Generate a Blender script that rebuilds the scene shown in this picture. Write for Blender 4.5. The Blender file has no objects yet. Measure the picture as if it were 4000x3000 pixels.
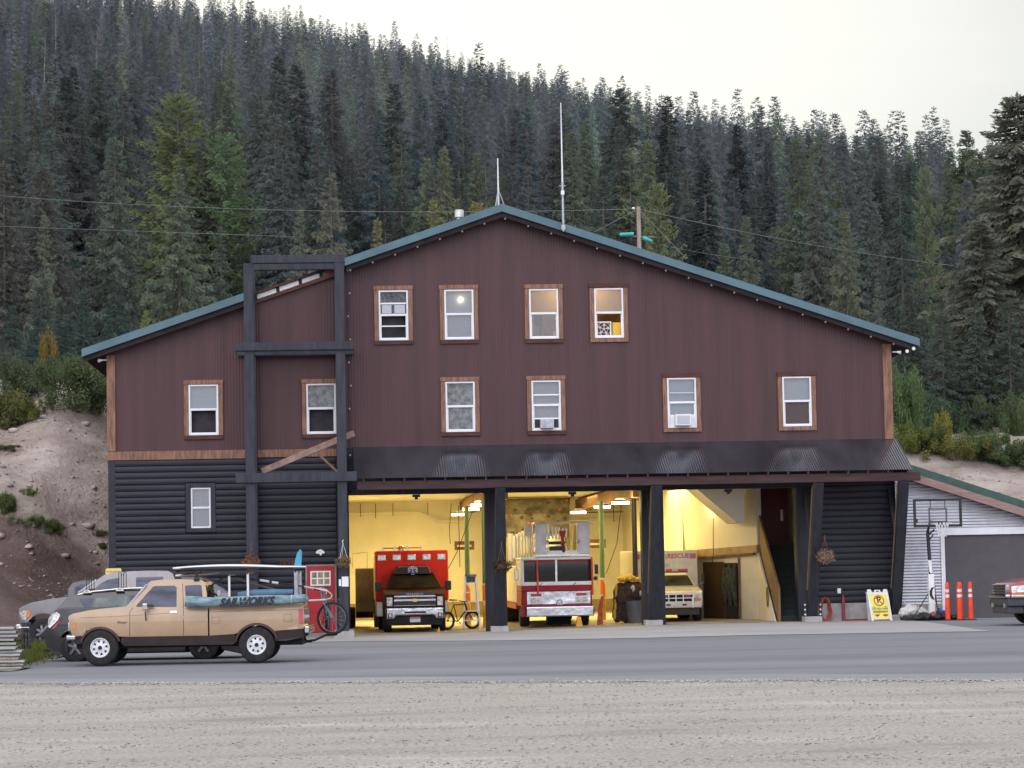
import bpy, bmesh, math, random
import numpy as np
from mathutils import Vector, Matrix
from math import sin, cos, pi, radians, sqrt, atan2

random.seed(11)
rng = np.random.default_rng(5)
SC = bpy.context.scene
COL = SC.collection

# ------------------------------------------------------------------ helpers
def lin(r, g, b):
    f = lambda c: (c / 255) / 12.92 if c / 255 <= 0.04045 else ((c / 255 + 0.055) / 1.055) ** 2.4
    return (f(r), f(g), f(b))

def empty(name, loc=(0, 0, 0), rz=0.0):
    o = bpy.data.objects.new(name, None)
    o.empty_display_size = 0.2
    COL.objects.link(o)
    o.location = loc
    o.rotation_euler = (0, 0, rz)
    return o

def tag(o, label=None, cat=None, group=None, kind=None):
    if label: o['label'] = label
    if cat: o['category'] = cat
    if group: o['group'] = group
    if kind: o['kind'] = kind
    return o

def thing(name, label, cat, loc=(0, 0, 0), rz=0.0, group=None):
    return tag(empty(name, loc, rz), label, cat, group)

def copy_tree(o, parent=None):
    c = o.copy()
    COL.objects.link(c)
    if parent is not None:
        c.parent = parent
    for ch in list(o.children):
        copy_tree(ch, c)
    return c

def S(t):
    t = max(0.0, min(1.0, t))
    return t * t * (3 - 2 * t)

class MB:
    """collects shapes and links them as ONE mesh object"""
    def __init__(self):
        self.v = []; self.f = []; self.m = []; self.mi = 0
    def add(self, vs, fs):
        b = len(self.v)
        self.v += [tuple(p) for p in vs]
        for f in fs:
            self.f.append(tuple(b + i for i in f)); self.m.append(self.mi)
        return self
    def quad(self, a, b, c, d):
        return self.add([a, b, c, d], [(0, 1, 2, 3)])
    def box(self, x0, x1, y0, y1, z0, z1):
        if x0 > x1: x0, x1 = x1, x0
        if y0 > y1: y0, y1 = y1, y0
        if z0 > z1: z0, z1 = z1, z0
        return self.add([(x0,y0,z0),(x1,y0,z0),(x1,y1,z0),(x0,y1,z0),(x0,y0,z1),(x1,y0,z1),(x1,y1,z1),(x0,y1,z1)],
            [(0,3,2,1),(4,5,6,7),(0,1,5,4),(1,2,6,5),(2,3,7,6),(3,0,4,7)])
    def beam(self, p0, p1, w, h, up=(0, 0, 1)):
        p0 = Vector(p0); p1 = Vector(p1); d = (p1 - p0).normalized(); up = Vector(up)
        s = d.cross(up)
        if s.length < 1e-4: s = d.cross(Vector((0, 1, 0)))
        s.normalize(); u = s.cross(d).normalized()
        vs = []
        for p in (p0, p1):
            for a, b in ((-1,-1),(1,-1),(1,1),(-1,1)):
                vs.append(p + s * (a * w / 2) + u * (b * h / 2))
        return self.add(vs, [(0,1,2,3),(7,6,5,4),(0,4,5,1),(1,5,6,2),(2,6,7,3),(3,7,4,0)])
    def prism(self, poly, axis, a0, a1):
        n = len(poly)
        def P(u, w, a):
            return (u, a, w) if axis == 'y' else ((a, u, w) if axis == 'x' else (u, w, a))
        vs = [P(u, w, a0) for u, w in poly] + [P(u, w, a1) for u, w in poly]
        fs = [tuple(range(n)), tuple(range(2 * n - 1, n - 1, -1))]
        fs += [(i, i + n, (i + 1) % n + n, (i + 1) % n) for i in range(n)]
        return self.add(vs, fs)
    def tube(self, pts, r, n=8, cap=True):
        pts = [Vector(p) for p in pts]; k = len(pts)
        rs = r if isinstance(r, (list, tuple)) else [r] * k
        vs = []; prev = None
        for i, p in enumerate(pts):
            d = (pts[min(i + 1, k - 1)] - pts[max(i - 1, 0)]).normalized()
            if prev is None:
                a = Vector((0, 0, 1)) if abs(d.z) < 0.9 else Vector((1, 0, 0))
                s = d.cross(a).normalized()
            else:
                s = (prev - d * prev.dot(d)).normalized()
            prev = s; u = d.cross(s)
            for j in range(n):
                t = 2 * pi * j / n
                vs.append(p + (s * cos(t) + u * sin(t)) * rs[i])
        fs = []
        for i in range(k - 1):
            for j in range(n):
                a = i * n + j; b = i * n + (j + 1) % n
                fs.append((a, b, b + n, a + n))
        if cap:
            fs.append(tuple(range(n - 1, -1, -1))); fs.append(tuple(range((k - 1) * n, k * n)))
        return self.add(vs, fs)
    def lathe(self, prof, o, axis, n=24, cap=False):
        """prof: (radius, height along axis)"""
        o = Vector(o); a = Vector(axis).normalized()
        s = a.cross(Vector((0, 0, 1)) if abs(a.z) < 0.9 else Vector((1, 0, 0))).normalized(); u = a.cross(s)
        vs = []
        for r, h in prof:
            for j in range(n):
                t = 2 * pi * j / n
                vs.append(o + a * h + (s * cos(t) + u * sin(t)) * r)
        fs = []
        for i in range(len(prof) - 1):
            for j in range(n):
                p = i * n + j; q = i * n + (j + 1) % n
                fs.append((p, q, q + n, p + n))
        if cap:
            fs.append(tuple(range(n - 1, -1, -1))); fs.append(tuple(range((len(prof) - 1) * n, len(prof) * n)))
        return self.add(vs, fs)
    def ball(self, c, r, n=10, m=6, sz=1.0):
        prof = [(r * sin(pi * i / m) + 1e-5, -r * sz * cos(pi * i / m)) for i in range(m + 1)]
        return self.lathe(prof, c, (0, 0, 1), n)
    def build(self, name, mat, parent=None, bevel=0.0, smooth=False, seg=2, ang=35, fixn=True):
        me = bpy.data.meshes.new(name)
        me.from_pydata([tuple(p) for p in self.v], [], self.f)
        mats = mat if isinstance(mat, (list, tuple)) else [mat]
        for m in mats: me.materials.append(m)
        if len(mats) > 1: me.polygons.foreach_set('material_index', self.m)
        if fixn:
            bm = bmesh.new(); bm.from_mesh(me)
            bmesh.ops.recalc_face_normals(bm, faces=bm.faces)
            bm.to_mesh(me); bm.free()
        if smooth: smooth_by_angle(me, ang)
        o = bpy.data.objects.new(name, me); COL.objects.link(o)
        if parent is not None: o.parent = parent
        if bevel:
            md = o.modifiers.new('bevel', 'BEVEL'); md.width = bevel; md.segments = seg
            md.limit_method = 'ANGLE'; md.angle_limit = radians(40)
        return o

def smooth_by_angle(me, ang=35):
    bm = bmesh.new(); bm.from_mesh(me)
    bmesh.ops.remove_doubles(bm, verts=bm.verts, dist=1e-5)
    for f in bm.faces: f.smooth = True
    for e in bm.edges:
        e.smooth = not (len(e.link_faces) == 2 and e.calc_face_angle(0) > radians(ang))
    bm.to_mesh(me); bm.free()

def mesh_np(name, V, F, mat, parent=None, smooth=False, attr=None, matidx=None):
    """fast mesh from numpy; F is (n,3) or (n,4)"""
    me = bpy.data.meshes.new(name)
    V = np.asarray(V, np.float32); F = np.asarray(F, np.int32); k = F.shape[1]
    me.vertices.add(len(V)); me.vertices.foreach_set('co', V.ravel())
    me.loops.add(F.size); me.loops.foreach_set('vertex_index', F.ravel())
    me.polygons.add(len(F)); me.polygons.foreach_set('loop_start', np.arange(0, F.size, k, dtype=np.int32))
    if matidx is not None: me.polygons.foreach_set('material_index', np.asarray(matidx, np.int32))
    if smooth: me.polygons.foreach_set('use_smooth', np.ones(len(F), bool))
    if attr is not None:
        a = me.attributes.new('tint', 'FLOAT_COLOR', 'POINT')
        c = np.ones((len(V), 4), np.float32); c[:, :3] = attr; a.data.foreach_set('color', c.ravel())
    for m in (mat if isinstance(mat, (list, tuple)) else [mat]): me.materials.append(m)
    me.update(calc_edges=True); me.validate()
    o = bpy.data.objects.new(name, me); COL.objects.link(o)
    if parent is not None: o.parent = parent
    return o

def text(s, size, mat, parent, M, name='lettering', align='CENTER', shear=0.0, sx=1.0, extrude=0.003, bold=0.0):
    cu = bpy.data.curves.new('tmp', 'FONT'); cu.body = s; cu.size = size; cu.align_x = align; cu.align_y = 'CENTER'
    cu.shear = shear; cu.extrude = extrude; cu.offset = bold; cu.resolution_u = 3
    t = bpy.data.objects.new('tmp', cu); COL.objects.link(t)
    bpy.context.view_layer.update()
    me = bpy.data.meshes.new_from_object(t.evaluated_get(bpy.context.evaluated_depsgraph_get()))
    COL.objects.unlink(t); bpy.data.objects.remove(t)
    me.transform(M @ Matrix.Diagonal((sx, 1, 1, 1)))
    me.name = name; me.materials.clear(); me.materials.append(mat)
    o = bpy.data.objects.new(name, me); COL.objects.link(o); o.parent = parent
    return o

def front_text_matrix(x, y, z, rz=0.0):
    """lettering standing upright, read from the -y side"""
    return Matrix.Translation((x, y, z)) @ Matrix.Rotation(rz, 4, 'Z') @ Matrix.Rotation(pi / 2, 4, 'X')

# ------------------------------------------------------------------ materials
def new_mat(name):
    m = bpy.data.materials.new(name); m.use_nodes = True
    nt = m.node_tree; nt.nodes.clear()
    out = nt.nodes.new('ShaderNodeOutputMaterial')
    return m, nt, out

def N(nt, t, **kw):
    n = nt.nodes.new(t)
    for k, v in kw.items():
        if k in n.inputs: n.inputs[k].default_value = v
        else: setattr(n, k, v)
    return n

def L(nt, a, ao, b, bi): nt.links.new(a.outputs[ao], b.inputs[bi])

def mat(name, rgb, rough=0.6, metal=0.0, var=0.12, scale=3.0, bump=0.0, bscale=60.0, stretch=(1, 1, 1), rgb2=None,
        spec=0.5, coat=0.0, dirt=0.0):
    """principled with two octaves of colour variation, optional bump"""
    m, nt, out = new_mat(name)
    p = N(nt, 'ShaderNodeBsdfPrincipled', Roughness=rough, Metallic=metal)
    p.inputs['Specular IOR Level'].default_value = spec
    p.inputs['Coat Weight'].default_value = coat; p.inputs['Coat Roughness'].default_value = 0.06
    tc = N(nt, 'ShaderNodeTexCoord'); mp = N(nt, 'ShaderNodeMapping'); mp.inputs['Scale'].default_value = stretch
    L(nt, tc, 'Object', mp, 'Vector')
    n1 = N(nt, 'ShaderNodeTexNoise', Scale=scale, Detail=8.0, Roughness=0.65)
    L(nt, mp, 'Vector', n1, 'Vector')
    r = N(nt, 'ShaderNodeValToRGB')
    c2 = rgb2 or tuple(c * (1 - 2.2 * var) for c in rgb)
    c1 = tuple(min(1, c * (1 + var)) for c in rgb)
    r.color_ramp.elements[0].position = 0.32; r.color_ramp.elements[0].color = (*c2, 1)
    r.color_ramp.elements[1].position = 0.62; r.color_ramp.elements[1].color = (*c1, 1)
    L(nt, n1, 'Fac', r, 'Fac')
    L(nt, r, 'Color', p, 'Base Color')
    if dirt > 0:  # brown dirt low down; also paints in the darker lower-body shading
        gm = N(nt, 'ShaderNodeSeparateXYZ'); L(nt, tc, 'Object', gm, 'Vector')
        mr = N(nt, 'ShaderNodeMapRange'); mr.inputs['From Min'].default_value = 0.35; mr.inputs['From Max'].default_value = 0.9
        mr.inputs['To Min'].default_value = dirt; mr.inputs['To Max'].default_value = 0.0
        L(nt, gm, 'Z', mr, 'Value')
        mx = N(nt, 'ShaderNodeMix', data_type='RGBA'); L(nt, mr, 'Result', mx, 0); L(nt, r, 'Color', mx, 6)
        mx.inputs[7].default_value = (0.15, 0.11, 0.08, 1); L(nt, mx, 2, p, 'Base Color')
    if bump > 0:
        n2 = N(nt, 'ShaderNodeTexNoise', Scale=bscale, Detail=5.0); L(nt, mp, 'Vector', n2, 'Vector')
        b = N(nt, 'ShaderNodeBump', Strength=bump, Distance=0.02); L(nt, n2, 'Fac', b, 'Height'); L(nt, b, 'Normal', p, 'Normal')
    L(nt, p, 'BSDF', out, 'Surface')
    return m

def emit(name, rgb, strength):
    m, nt, out = new_mat(name)
    e = N(nt, 'ShaderNodeEmission', Strength=strength); e.inputs['Color'].default_value = (*rgb, 1)
    L(nt, e, 'Emission', out, 'Surface'); return m

def glass(name, tint=(0.8, 0.85, 0.88), refl=0.12, rough=0.03, trans=0.85):
    m, nt, out = new_mat(name)
    t = N(nt, 'ShaderNodeBsdfTransparent'); t.inputs['Color'].default_value = (*[c * trans for c in tint], 1)
    g = N(nt, 'ShaderNodeBsdfGlossy', Roughness=rough)
    fr = N(nt, 'ShaderNodeFresnel', IOR=1.5)
    ad = N(nt, 'ShaderNodeMath', operation='ADD', use_clamp=True); ad.inputs[1].default_value = refl
    L(nt, fr, 'Fac', ad, 0)
    mx = N(nt, 'ShaderNodeMixShader'); L(nt, ad, 'Value', mx, 'Fac'); L(nt, t, 'BSDF', mx, 1); L(nt, g, 'BSDF', mx, 2)
    L(nt, mx, 'Shader', out, 'Surface'); return m

M = {}
M['chrome'] = mat('chrome', (0.52, 0.52, 0.55), 0.16, 1.0, var=0.05, bump=0.16, bscale=4)
M['steel'] = mat('galvanised steel', (0.42, 0.43, 0.46), 0.42, 0.85, var=0.15, scale=6, bump=0.1)
M['alu'] = mat('aluminium', (0.62, 0.61, 0.58), 0.35, 0.9, var=0.12, scale=5)
M['black'] = mat('black plastic', (0.013, 0.013, 0.015), 0.5, var=0.2)
M['rubber'] = mat('tyre rubber', (0.018, 0.017, 0.018), 0.85, var=0.3, scale=9, bump=0.25, bscale=80)
M['under'] = mat('dark underbody', (0.012, 0.011, 0.012), 0.9, var=0.3)
M['white'] = mat('white paint', (0.78, 0.78, 0.78), 0.45, var=0.05)
M['vinyl'] = mat('white vinyl window frame', (0.80, 0.80, 0.84), 0.4, var=0.03)
M['red_lens'] = mat('red lens', (0.45, 0.02, 0.03), 0.15, var=0.15, scale=20, coat=0.6)
M['amber'] = mat('amber lens', (0.75, 0.22, 0.02), 0.15, var=0.15, scale=20, coat=0.6)
M['lamp'] = mat('clear headlamp', (0.62, 0.62, 0.62), 0.12, 0.5, var=0.3, scale=14, coat=0.8)
M['carglass'] = mat('dark car glass', (0.055, 0.062, 0.100), 0.06, var=0.6, scale=1.6, spec=0.35, stretch=(.4, 1, 2))  # blue reflections are put into the colour and its variation
M['concrete'] = mat('pale concrete', (0.27, 0.26, 0.26), 0.9, var=0.16, scale=1.1, bump=0.3, bscale=40)
M['footing'] = mat('footing concrete', (0.40, 0.385, 0.38), 0.9, var=0.12, scale=3, bump=0.4, bscale=35)
M['pier'] = mat('pier boards with canopy shade', lin(36, 37, 46), 0.7, var=.25, scale=2.5, bump=.3, bscale=16, stretch=(3, 3, .5))  # canopy shadow is put into this darker timber colour
M['timber_black'] = mat('charcoal stained timber', lin(52, 54, 64), 0.75, var=0.22, scale=2.2, bump=0.35, bscale=18, stretch=(3, 3, 0.5))
M['timber_brown'] = mat('weathered orange brown timber', lin(138, 101, 82), 0.75, var=0.24, scale=3.0, bump=0.3, bscale=14, stretch=(5, 5, 0.7))
M['trim_dark'] = mat('dark weathered head trim', lin(84, 48, 40), 0.75, var=0.3, scale=5, bump=0.3, bscale=14, stretch=(0.6, 4, 4))
M['timber_h'] = mat('reddish stained beam', lin(62, 38, 39), 0.7, var=0.25, scale=2, bump=0.3, bscale=14, stretch=(0.4, 4, 4))
M['oldwood'] = mat('old grey pink lumber', lin(150, 122, 112), 0.8, var=0.2, scale=3, bump=0.3, bscale=20)
M['fascia'] = mat('blue green metal fascia', lin(80, 108, 118), 0.42, 0.15, var=0.12, scale=0.8)
M['soffit'] = mat('dark soffit', lin(44, 32, 36), 0.85, var=0.25)
M['innerwall'] = mat('cream interior wall', (0.74, 0.70, 0.60), 0.75, var=0.06, scale=0.5)
M['innerceil'] = mat('cream interior ceiling', (0.66, 0.62, 0.54), 0.8, var=0.06, scale=0.4)
M['brownbeam'] = mat('brown glulam beam', (0.18, 0.085, 0.038), 0.7, var=0.2, scale=1.5, stretch=(4, 0.4, 4))
M['reddoor'] = mat('red door paint', lin(172, 20, 30), 0.42, var=0.08, scale=2)
M['yellow'] = mat('yellow sign face', lin(236, 226, 110), 0.5, var=0.06)
M['orange'] = mat('safety orange plastic', lin(240, 72, 30), 0.45, var=0.08, scale=4)
M['reflect'] = mat('white reflective band', (0.72, 0.70, 0.70), 0.3, var=0.08, scale=8)
M['signred'] = mat('sign red', lin(196, 62, 36), 0.5, var=0.06)
M['signblack'] = mat('sign black', lin(46, 44, 26), 0.6, var=0.05)
M['paper'] = mat('white paper', (0.82, 0.82, 0.9), 0.6, var=0.03)
m, nt, out = new_mat('peach curtain')
_d = N(nt, 'ShaderNodeBsdfDiffuse'); _d.inputs['Color'].default_value = (.72, .60, .50, 1); _t = N(nt, 'ShaderNodeBsdfTranslucent'); _t.inputs['Color'].default_value = (.80, .62, .42, 1)
_m = N(nt, 'ShaderNodeMixShader', Fac=.5); L(nt, _d, 'BSDF', _m, 1); L(nt, _t, 'BSDF', _m, 2); L(nt, _m, 'Shader', out, 'Surface'); M['curtain_peach'] = m
M['curtain_grey'] = mat('pale grey blind', (0.50, 0.50, 0.56), 0.8, var=0.05, scale=3, stretch=(1, 1, 8))
M['curtain_blue'] = mat('pale blue blind', (0.54, 0.60, 0.68), 0.8, var=0.05, scale=3, stretch=(1, 1, 8))
M['screen'] = mat('brown insect screen', (0.10, 0.075, 0.07), 0.9, var=0.12, scale=30)
M['chrome_blotch'] = mat('dented chrome', (0.62, 0.62, 0.65), 0.14, 1.0, var=0.05, bump=0.55, bscale=1.6)
M['chrome_dim'] = mat('dull chrome', (0.30, 0.30, 0.33), 0.2, 1.0, var=0.05, bump=0.2, bscale=4)
M['dark'] = mat('dark interior', (0.035, 0.032, 0.036), 0.9, var=0.2)  # darkness of unlit rooms put into the colour
M['pane'] = glass('window pane', refl=0.10)
M['clear'] = glass('clear pane', refl=0.03, trans=0.97)
M['bluegloss'] = mat('blue plastic', lin(38, 80, 180), 0.4, var=0.1)
# ------------------------------------------------------------------ camera
PSI = radians(3.85)
cam = bpy.data.cameras.new('camera'); CAM = bpy.data.objects.new('camera', cam); COL.objects.link(CAM)
cam.sensor_width = 36.0; cam.lens = 36.0 * 5600 / 2212; cam.clip_start = 0.5; cam.clip_end = 6000
CAM.matrix_world = Matrix.Translation((-80.9 * sin(PSI), -80.9 * cos(PSI), 2.0)) @ Matrix.Rotation(-PSI, 4, 'Z') @ \
    Matrix.Rotation(pi / 2 + radians(3.958), 4, 'X') @ Matrix.Rotation(radians(-1.08), 4, 'Z')
SC.camera = CAM
SC.view_settings.view_transform = 'Standard'; SC.view_settings.look = 'None'; SC.view_settings.exposure = 0; SC.view_settings.gamma = 1

# ------------------------------------------------------------------ sky and sun
SUN_EL, SUN_ROT = radians(38), radians(205)
w = bpy.data.worlds.new('World'); SC.world = w; w.use_nodes = True
nt = w.node_tree; nt.nodes.clear()
wo = N(nt, 'ShaderNodeOutputWorld')
sky = N(nt, 'ShaderNodeTexSky', sky_type='NISHITA'); sky.sun_disc = False; sky.sun_elevation = SUN_EL; sky.sun_rotation = SUN_ROT
sky.dust_density = 3.0; sky.air_density = 1.0
bg1 = N(nt, 'ShaderNodeBackground', Strength=0.03); L(nt, sky, 'Color', bg1, 'Color')
# thin high cloud: cream over the ridge, cooler and made brighter behind the viewer to light the facade
tc = N(nt, 'ShaderNodeTexCoord'); dt = N(nt, 'ShaderNodeVectorMath', operation='DOT_PRODUCT')
dt.inputs[1].default_value = Vector((-0.10, 0.97, 0.20)).normalized()
L(nt, tc, 'Generated', dt, 0)
cr = N(nt, 'ShaderNodeValToRGB'); e = cr.color_ramp.elements
e[0].position = 0.0; e[0].color = (0.52, 0.54, 0.62, 1)
e[1].position = 1.0; e[1].color = (0.345, 0.330, 0.285, 1)
for p_, c_ in ((0.5, (0.37, 0.385, 0.43, 1)), (0.9, (0.245, 0.239, 0.217, 1)), (0.970, (0.245, 0.238, 0.216, 1)), (0.984, (0.305, 0.294, 0.258, 1))):
    q_ = cr.color_ramp.elements.new(p_); q_.color = c_
mr = N(nt, 'ShaderNodeMapRange'); mr.inputs['From Min'].default_value = -1; mr.inputs['From Max'].default_value = 1
L(nt, dt, 'Value', mr, 'Value'); cn = N(nt, 'ShaderNodeTexNoise', Scale=2.2, Detail=5.0); cm_ = N(nt, 'ShaderNodeMapping'); cm_.inputs['Scale'].default_value = (1, 1, 4); L(nt, tc, 'Generated', cm_, 'Vector'); L(nt, cm_, 'Vector', cn, 'Vector')
ca = N(nt, 'ShaderNodeMath', operation='MULTIPLY_ADD'); ca.inputs[1].default_value = .05; L(nt, cn, 'Fac', ca, 0); L(nt, mr, 'Result', ca, 2)
cs = N(nt, 'ShaderNodeMath', operation='SUBTRACT'); cs.inputs[1].default_value = .025; L(nt, ca, 'Value', cs, 0)
L(nt, cs, 'Value', cr, 'Fac')
bg2 = N(nt, 'ShaderNodeBackground', Strength=3.0); L(nt, cr, 'Color', bg2, 'Color')
ads = N(nt, 'ShaderNodeAddShader'); L(nt, bg1, 'Background', ads, 0); L(nt, bg2, 'Background', ads, 1)
L(nt, ads, 'Shader', wo, 'Surface')
sun = bpy.data.lights.new('sun', 'SUN'); sun.energy = 0.5; sun.angle = radians(50); sun.color = (1.0, 0.95, 0.9)
so = bpy.data.objects.new('sun', sun); COL.objects.link(so)
sd = Vector((sin(SUN_ROT) * cos(SUN_EL), cos(SUN_ROT) * cos(SUN_EL), sin(SUN_EL)))
so.rotation_euler = sd.to_track_quat('Z', 'Y').to_euler()

# ------------------------------------------------------------------ ground levels
def gz(x, y):
    return -0.14 * S((6 - x) / 10) * S((y + 20) / 10)

def interp(x, xs, ys): return float(np.interp(x, xs, ys))
_h = [(0.9, 1.3, 0.35), (2.1, -1.4, 0.2), (-1.7, 2.9, 0.13), (5.1, 3.7, 0.06), (-4.3, 6.1, 0.05)]
_rr = np.random.default_rng(77); _fb = [(_rr.uniform(0, 6.28), f_, _rr.uniform(0, 6.28), .30 / f_ ** 1.05) for f_ in np.geomspace(.5, 5.5, 34)]
def fbm(x, y):
    return sum(a * np.sin(f_ * (np.cos(t) * x + np.sin(t) * y) + p + .8 * np.sin(.7 * x + t) ) for t, f_, p, a in _fb)
def rough2(x, y):
    return sum(a * np.sin(kx * x * 0.6 + ky * y * 0.6 + kx * 3.1) * np.cos(ky * x * 0.37 - kx * y * 0.5 + ky) for kx, ky, a in _h)

def hill_z(x, y):
    """cut bank behind the building, a bench, then the wooded hillside"""
    x = np.asarray(x, float); y = np.asarray(y, float)
    zt = np.interp(x, [-14, -5, 10, 15], [9.1, 8.6, 6.9, 6.3])
    toe = np.interp(x, [-30, -16, -12.6, 11, 14], [1.5, 3.0, 7.0, 25, 12])
    t = np.clip((y - toe) / 17.0, 0, 1); t = t * t * (3 - 2 * t) * 0.35 + t * 0.65
    zb = zt * t
    bench = np.interp(y, [24, 120], [0, 7.5]); bench = np.where(y > 24, bench, 0)
    Zr = np.interp(x, [-160, -107, -24, 32, 74, 116, 158, 186, 240], [181, 177, 160.5, 146, 133, 120.5, 106, 93, 76])
    th = (y - 120) / 580.0
    up = np.where(th > 0, (Zr - zt - 7.5) * np.minimum(th, 1.0), 0)
    over = np.where(y > 700, -(y - 700) * 0.25, 0)
    # a mound of dark spoil in front of the cut, beside the parked cars
    md = 2.6 * np.exp(-(((x + 19.5) / 4.6) ** 2 + ((y - 0.5) / 4.5) ** 2))
    amp = np.clip(t * 1.3, 0, 1) * np.where(y < 40, 1.0, 1.8)
    am2 = np.clip(t * 2 + md * .6, 0, 1) * np.where(y < 45, 1.0, 0.0)
    return zb + bench + up + over + md + rough2(x, y) * amp * 0.55 + fbm(x, y) * am2 * .22 - 0.02

def sheet(name, xs, yfun, ny, zoff, m, kind='structure'):
    V = []; F = []
    for x in xs:
        a, b = yfun(x)
        for j in range(ny + 1):
            y = a + (b - a) * j / ny
            V.append((x, y, gz(x, y) + zoff))
    for i in range(len(xs) - 1):
        for j in range(ny):
            p = i * (ny + 1) + j
            F.append((p, p + ny + 1, p + ny + 2, p + 1))
    return tag(mesh_np(name, V, F, m, smooth=True), kind=kind)

def ground_mat(name, cols, streak=(0.15, 1.0, 1), rot=0.0, speck=None, scale=0.35, bump=0.4, fine=55.0, rough=0.95, grain=(.72, 1.2)):
    m, nt, out = new_mat(name)
    p = N(nt, 'ShaderNodeBsdfPrincipled', Roughness=rough); p.inputs['Specular IOR Level'].default_value = 0.25
    tc = N(nt, 'ShaderNodeTexCoord'); mp = N(nt, 'ShaderNodeMapping'); mp.inputs['Scale'].default_value = streak
    mp.inputs['Rotation'].default_value = (0, 0, rot)
    L(nt, tc, 'Object', mp, 'Vector')
    n1 = N(nt, 'ShaderNodeTexNoise', Scale=scale, Detail=9.0, Roughness=0.7, Distortion=0.3); L(nt, mp, 'Vector', n1, 'Vector')
    cr = N(nt, 'ShaderNodeValToRGB'); el = cr.color_ramp.elements
    el[0].position = 0.3; el[0].color = (*cols[0], 1); el[1].position = 0.7; el[1].color = (*cols[-1], 1)
    for i, c in enumerate(cols[1:-1]):
        q = el.new(0.3 + 0.4 * (i + 1) / (len(cols) - 1)); q.color = (*c, 1)
    L(nt, n1, 'Fac', cr, 'Fac')
    n2 = N(nt, 'ShaderNodeTexNoise', Scale=fine, Detail=3.0, Roughness=0.6); L(nt, tc, 'Object', n2, 'Vector')
    mx = N(nt, 'ShaderNodeMix', data_type='RGBA', blend_type='MULTIPLY'); mx.inputs[0].default_value = 1.0
    r2 = N(nt, 'ShaderNodeMapRange'); r2.inputs['From Min'].default_value = 0.3; r2.inputs['From Max'].default_value = 0.7
    r2.inputs['To Min'].default_value = grain[0]; r2.inputs['To Max'].default_value = grain[1]
    L(nt, n2, 'Fac', r2, 'Value'); L(nt, cr, 'Color', mx, 6); L(nt, r2, 'Result', mx, 7)
    last = mx, 2
    if speck:
        vo = N(nt, 'ShaderNodeTexVoronoi', Scale=speck[0]); L(nt, tc, 'Object', vo, 'Vector')
        ct = N(nt, 'ShaderNodeMapRange'); ct.inputs['From Min'].default_value = speck[2]; ct.inputs['From Max'].default_value = speck[2] * 1.35
        ct.inputs['To Min'].default_value = 1; ct.inputs['To Max'].default_value = 0
        L(nt, vo, 'Distance', ct, 'Value')
        # only some of the cells carry a stone
        sp = N(nt, 'ShaderNodeSeparateColor'); L(nt, vo, 'Color', sp, 'Color')
        gt = N(nt, 'ShaderNodeMath', operation='GREATER_THAN'); gt.inputs[1].default_value = speck[3]; L(nt, sp, 'Red', gt, 0)
        mu = N(nt, 'ShaderNodeMath', operation='MULTIPLY'); L(nt, gt, 'Value', mu, 0); L(nt, ct, 'Result', mu, 1)
        m2 = N(nt, 'ShaderNodeMix', data_type='RGBA'); L(nt, mu, 'Value', m2, 0); L(nt, mx, 2, m2, 6); m2.inputs[7].default_value = (*speck[1], 1)
        last = m2, 2
    L(nt, last[0], last[1], p, 'Base Color')
    b = N(nt, 'ShaderNodeBump', Strength=bump, Distance=0.03); L(nt, n2, 'Fac', b, 'Height'); L(nt, b, 'Normal', p, 'Normal')
    L(nt, p, 'BSDF', out, 'Surface'); return m

M['gravel'] = ground_mat('gravel', [(0.28, 0.254, 0.222), (0.385, 0.355, 0.314), (0.435, 0.40, 0.352), (0.55, 0.50, 0.425)], streak=(0.26, 0.8, 1), rot=radians(-14),
    speck=(11.0, (0.30, 0.285, 0.27), 0.12, 0.80), scale=0.75, bump=0.9, fine=17, grain=(.60, 1.28))
M['asphalt'] = ground_mat('asphalt', [(0.165, 0.165, 0.179), (0.205, 0.205, 0.222), (0.24, 0.24, 0.258), (0.30, 0.299, 0.32)], streak=(0.05, 0.55, 1), rot=radians(16),
    scale=0.5, bump=0.25, fine=70)
M['apron'] = ground_mat('apron concrete', [(0.31, 0.30, 0.30), (0.385, 0.37, 0.365), (0.44, 0.425, 0.415)], streak=(0.3, 0.6, 1), scale=0.6, bump=0.2, fine=60)
M['garagefloor'] = ground_mat('garage floor concrete', [(0.30, 0.28, 0.26), (0.40, 0.37, 0.34)], scale=0.6, bump=0.15, fine=50, rough=0.6)
M['verge'] = ground_mat('dirt verge', [(0.11, 0.10, 0.075), (0.20, 0.18, 0.15), (0.26, 0.23, 0.2)], streak=(0.8, 0.8, 1), scale=1.4, bump=0.9, fine=25)

def edge_y(x): return -33.2 - 0.408 * (x + 11.6) + 0.12 * sin(x * 0.9) + 0.06 * sin(x * 2.7 + 1)
o = mesh_np('ground', [(-2500,-2500,-0.45),(2500,-2500,-0.45),(2500,60,-0.45),(-2500,60,-0.45)], [(0,1,2,3)], M['gravel']); tag(o, kind='structure')
xs = list(np.arange(-60, 60.1, 0.4))
sheet('gravel_lot', xs, lambda x: (-120.0, edge_y(x) + 1.2), 70, 0.0, M['gravel'])
sheet('asphalt_road', xs, lambda x: (edge_y(x), 8.0), 60, 0.006, M['asphalt'])
def apron_y(x): return interp(x, [-20, -4.6, 2.6, 11.4], [-6.2, -6.4, -12.8, -14.2])
sheet('concrete_apron', list(np.arange(-13.5, 11.41, 0.35)) + [11.5, 11.7, 11.9, 12.1], lambda x: (apron_y(x) if x < 11.45 else interp(x, [11.4, 12.2], [-13.2, -2.5]), 0.02), 30, 0.016, M['apron'])

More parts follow.
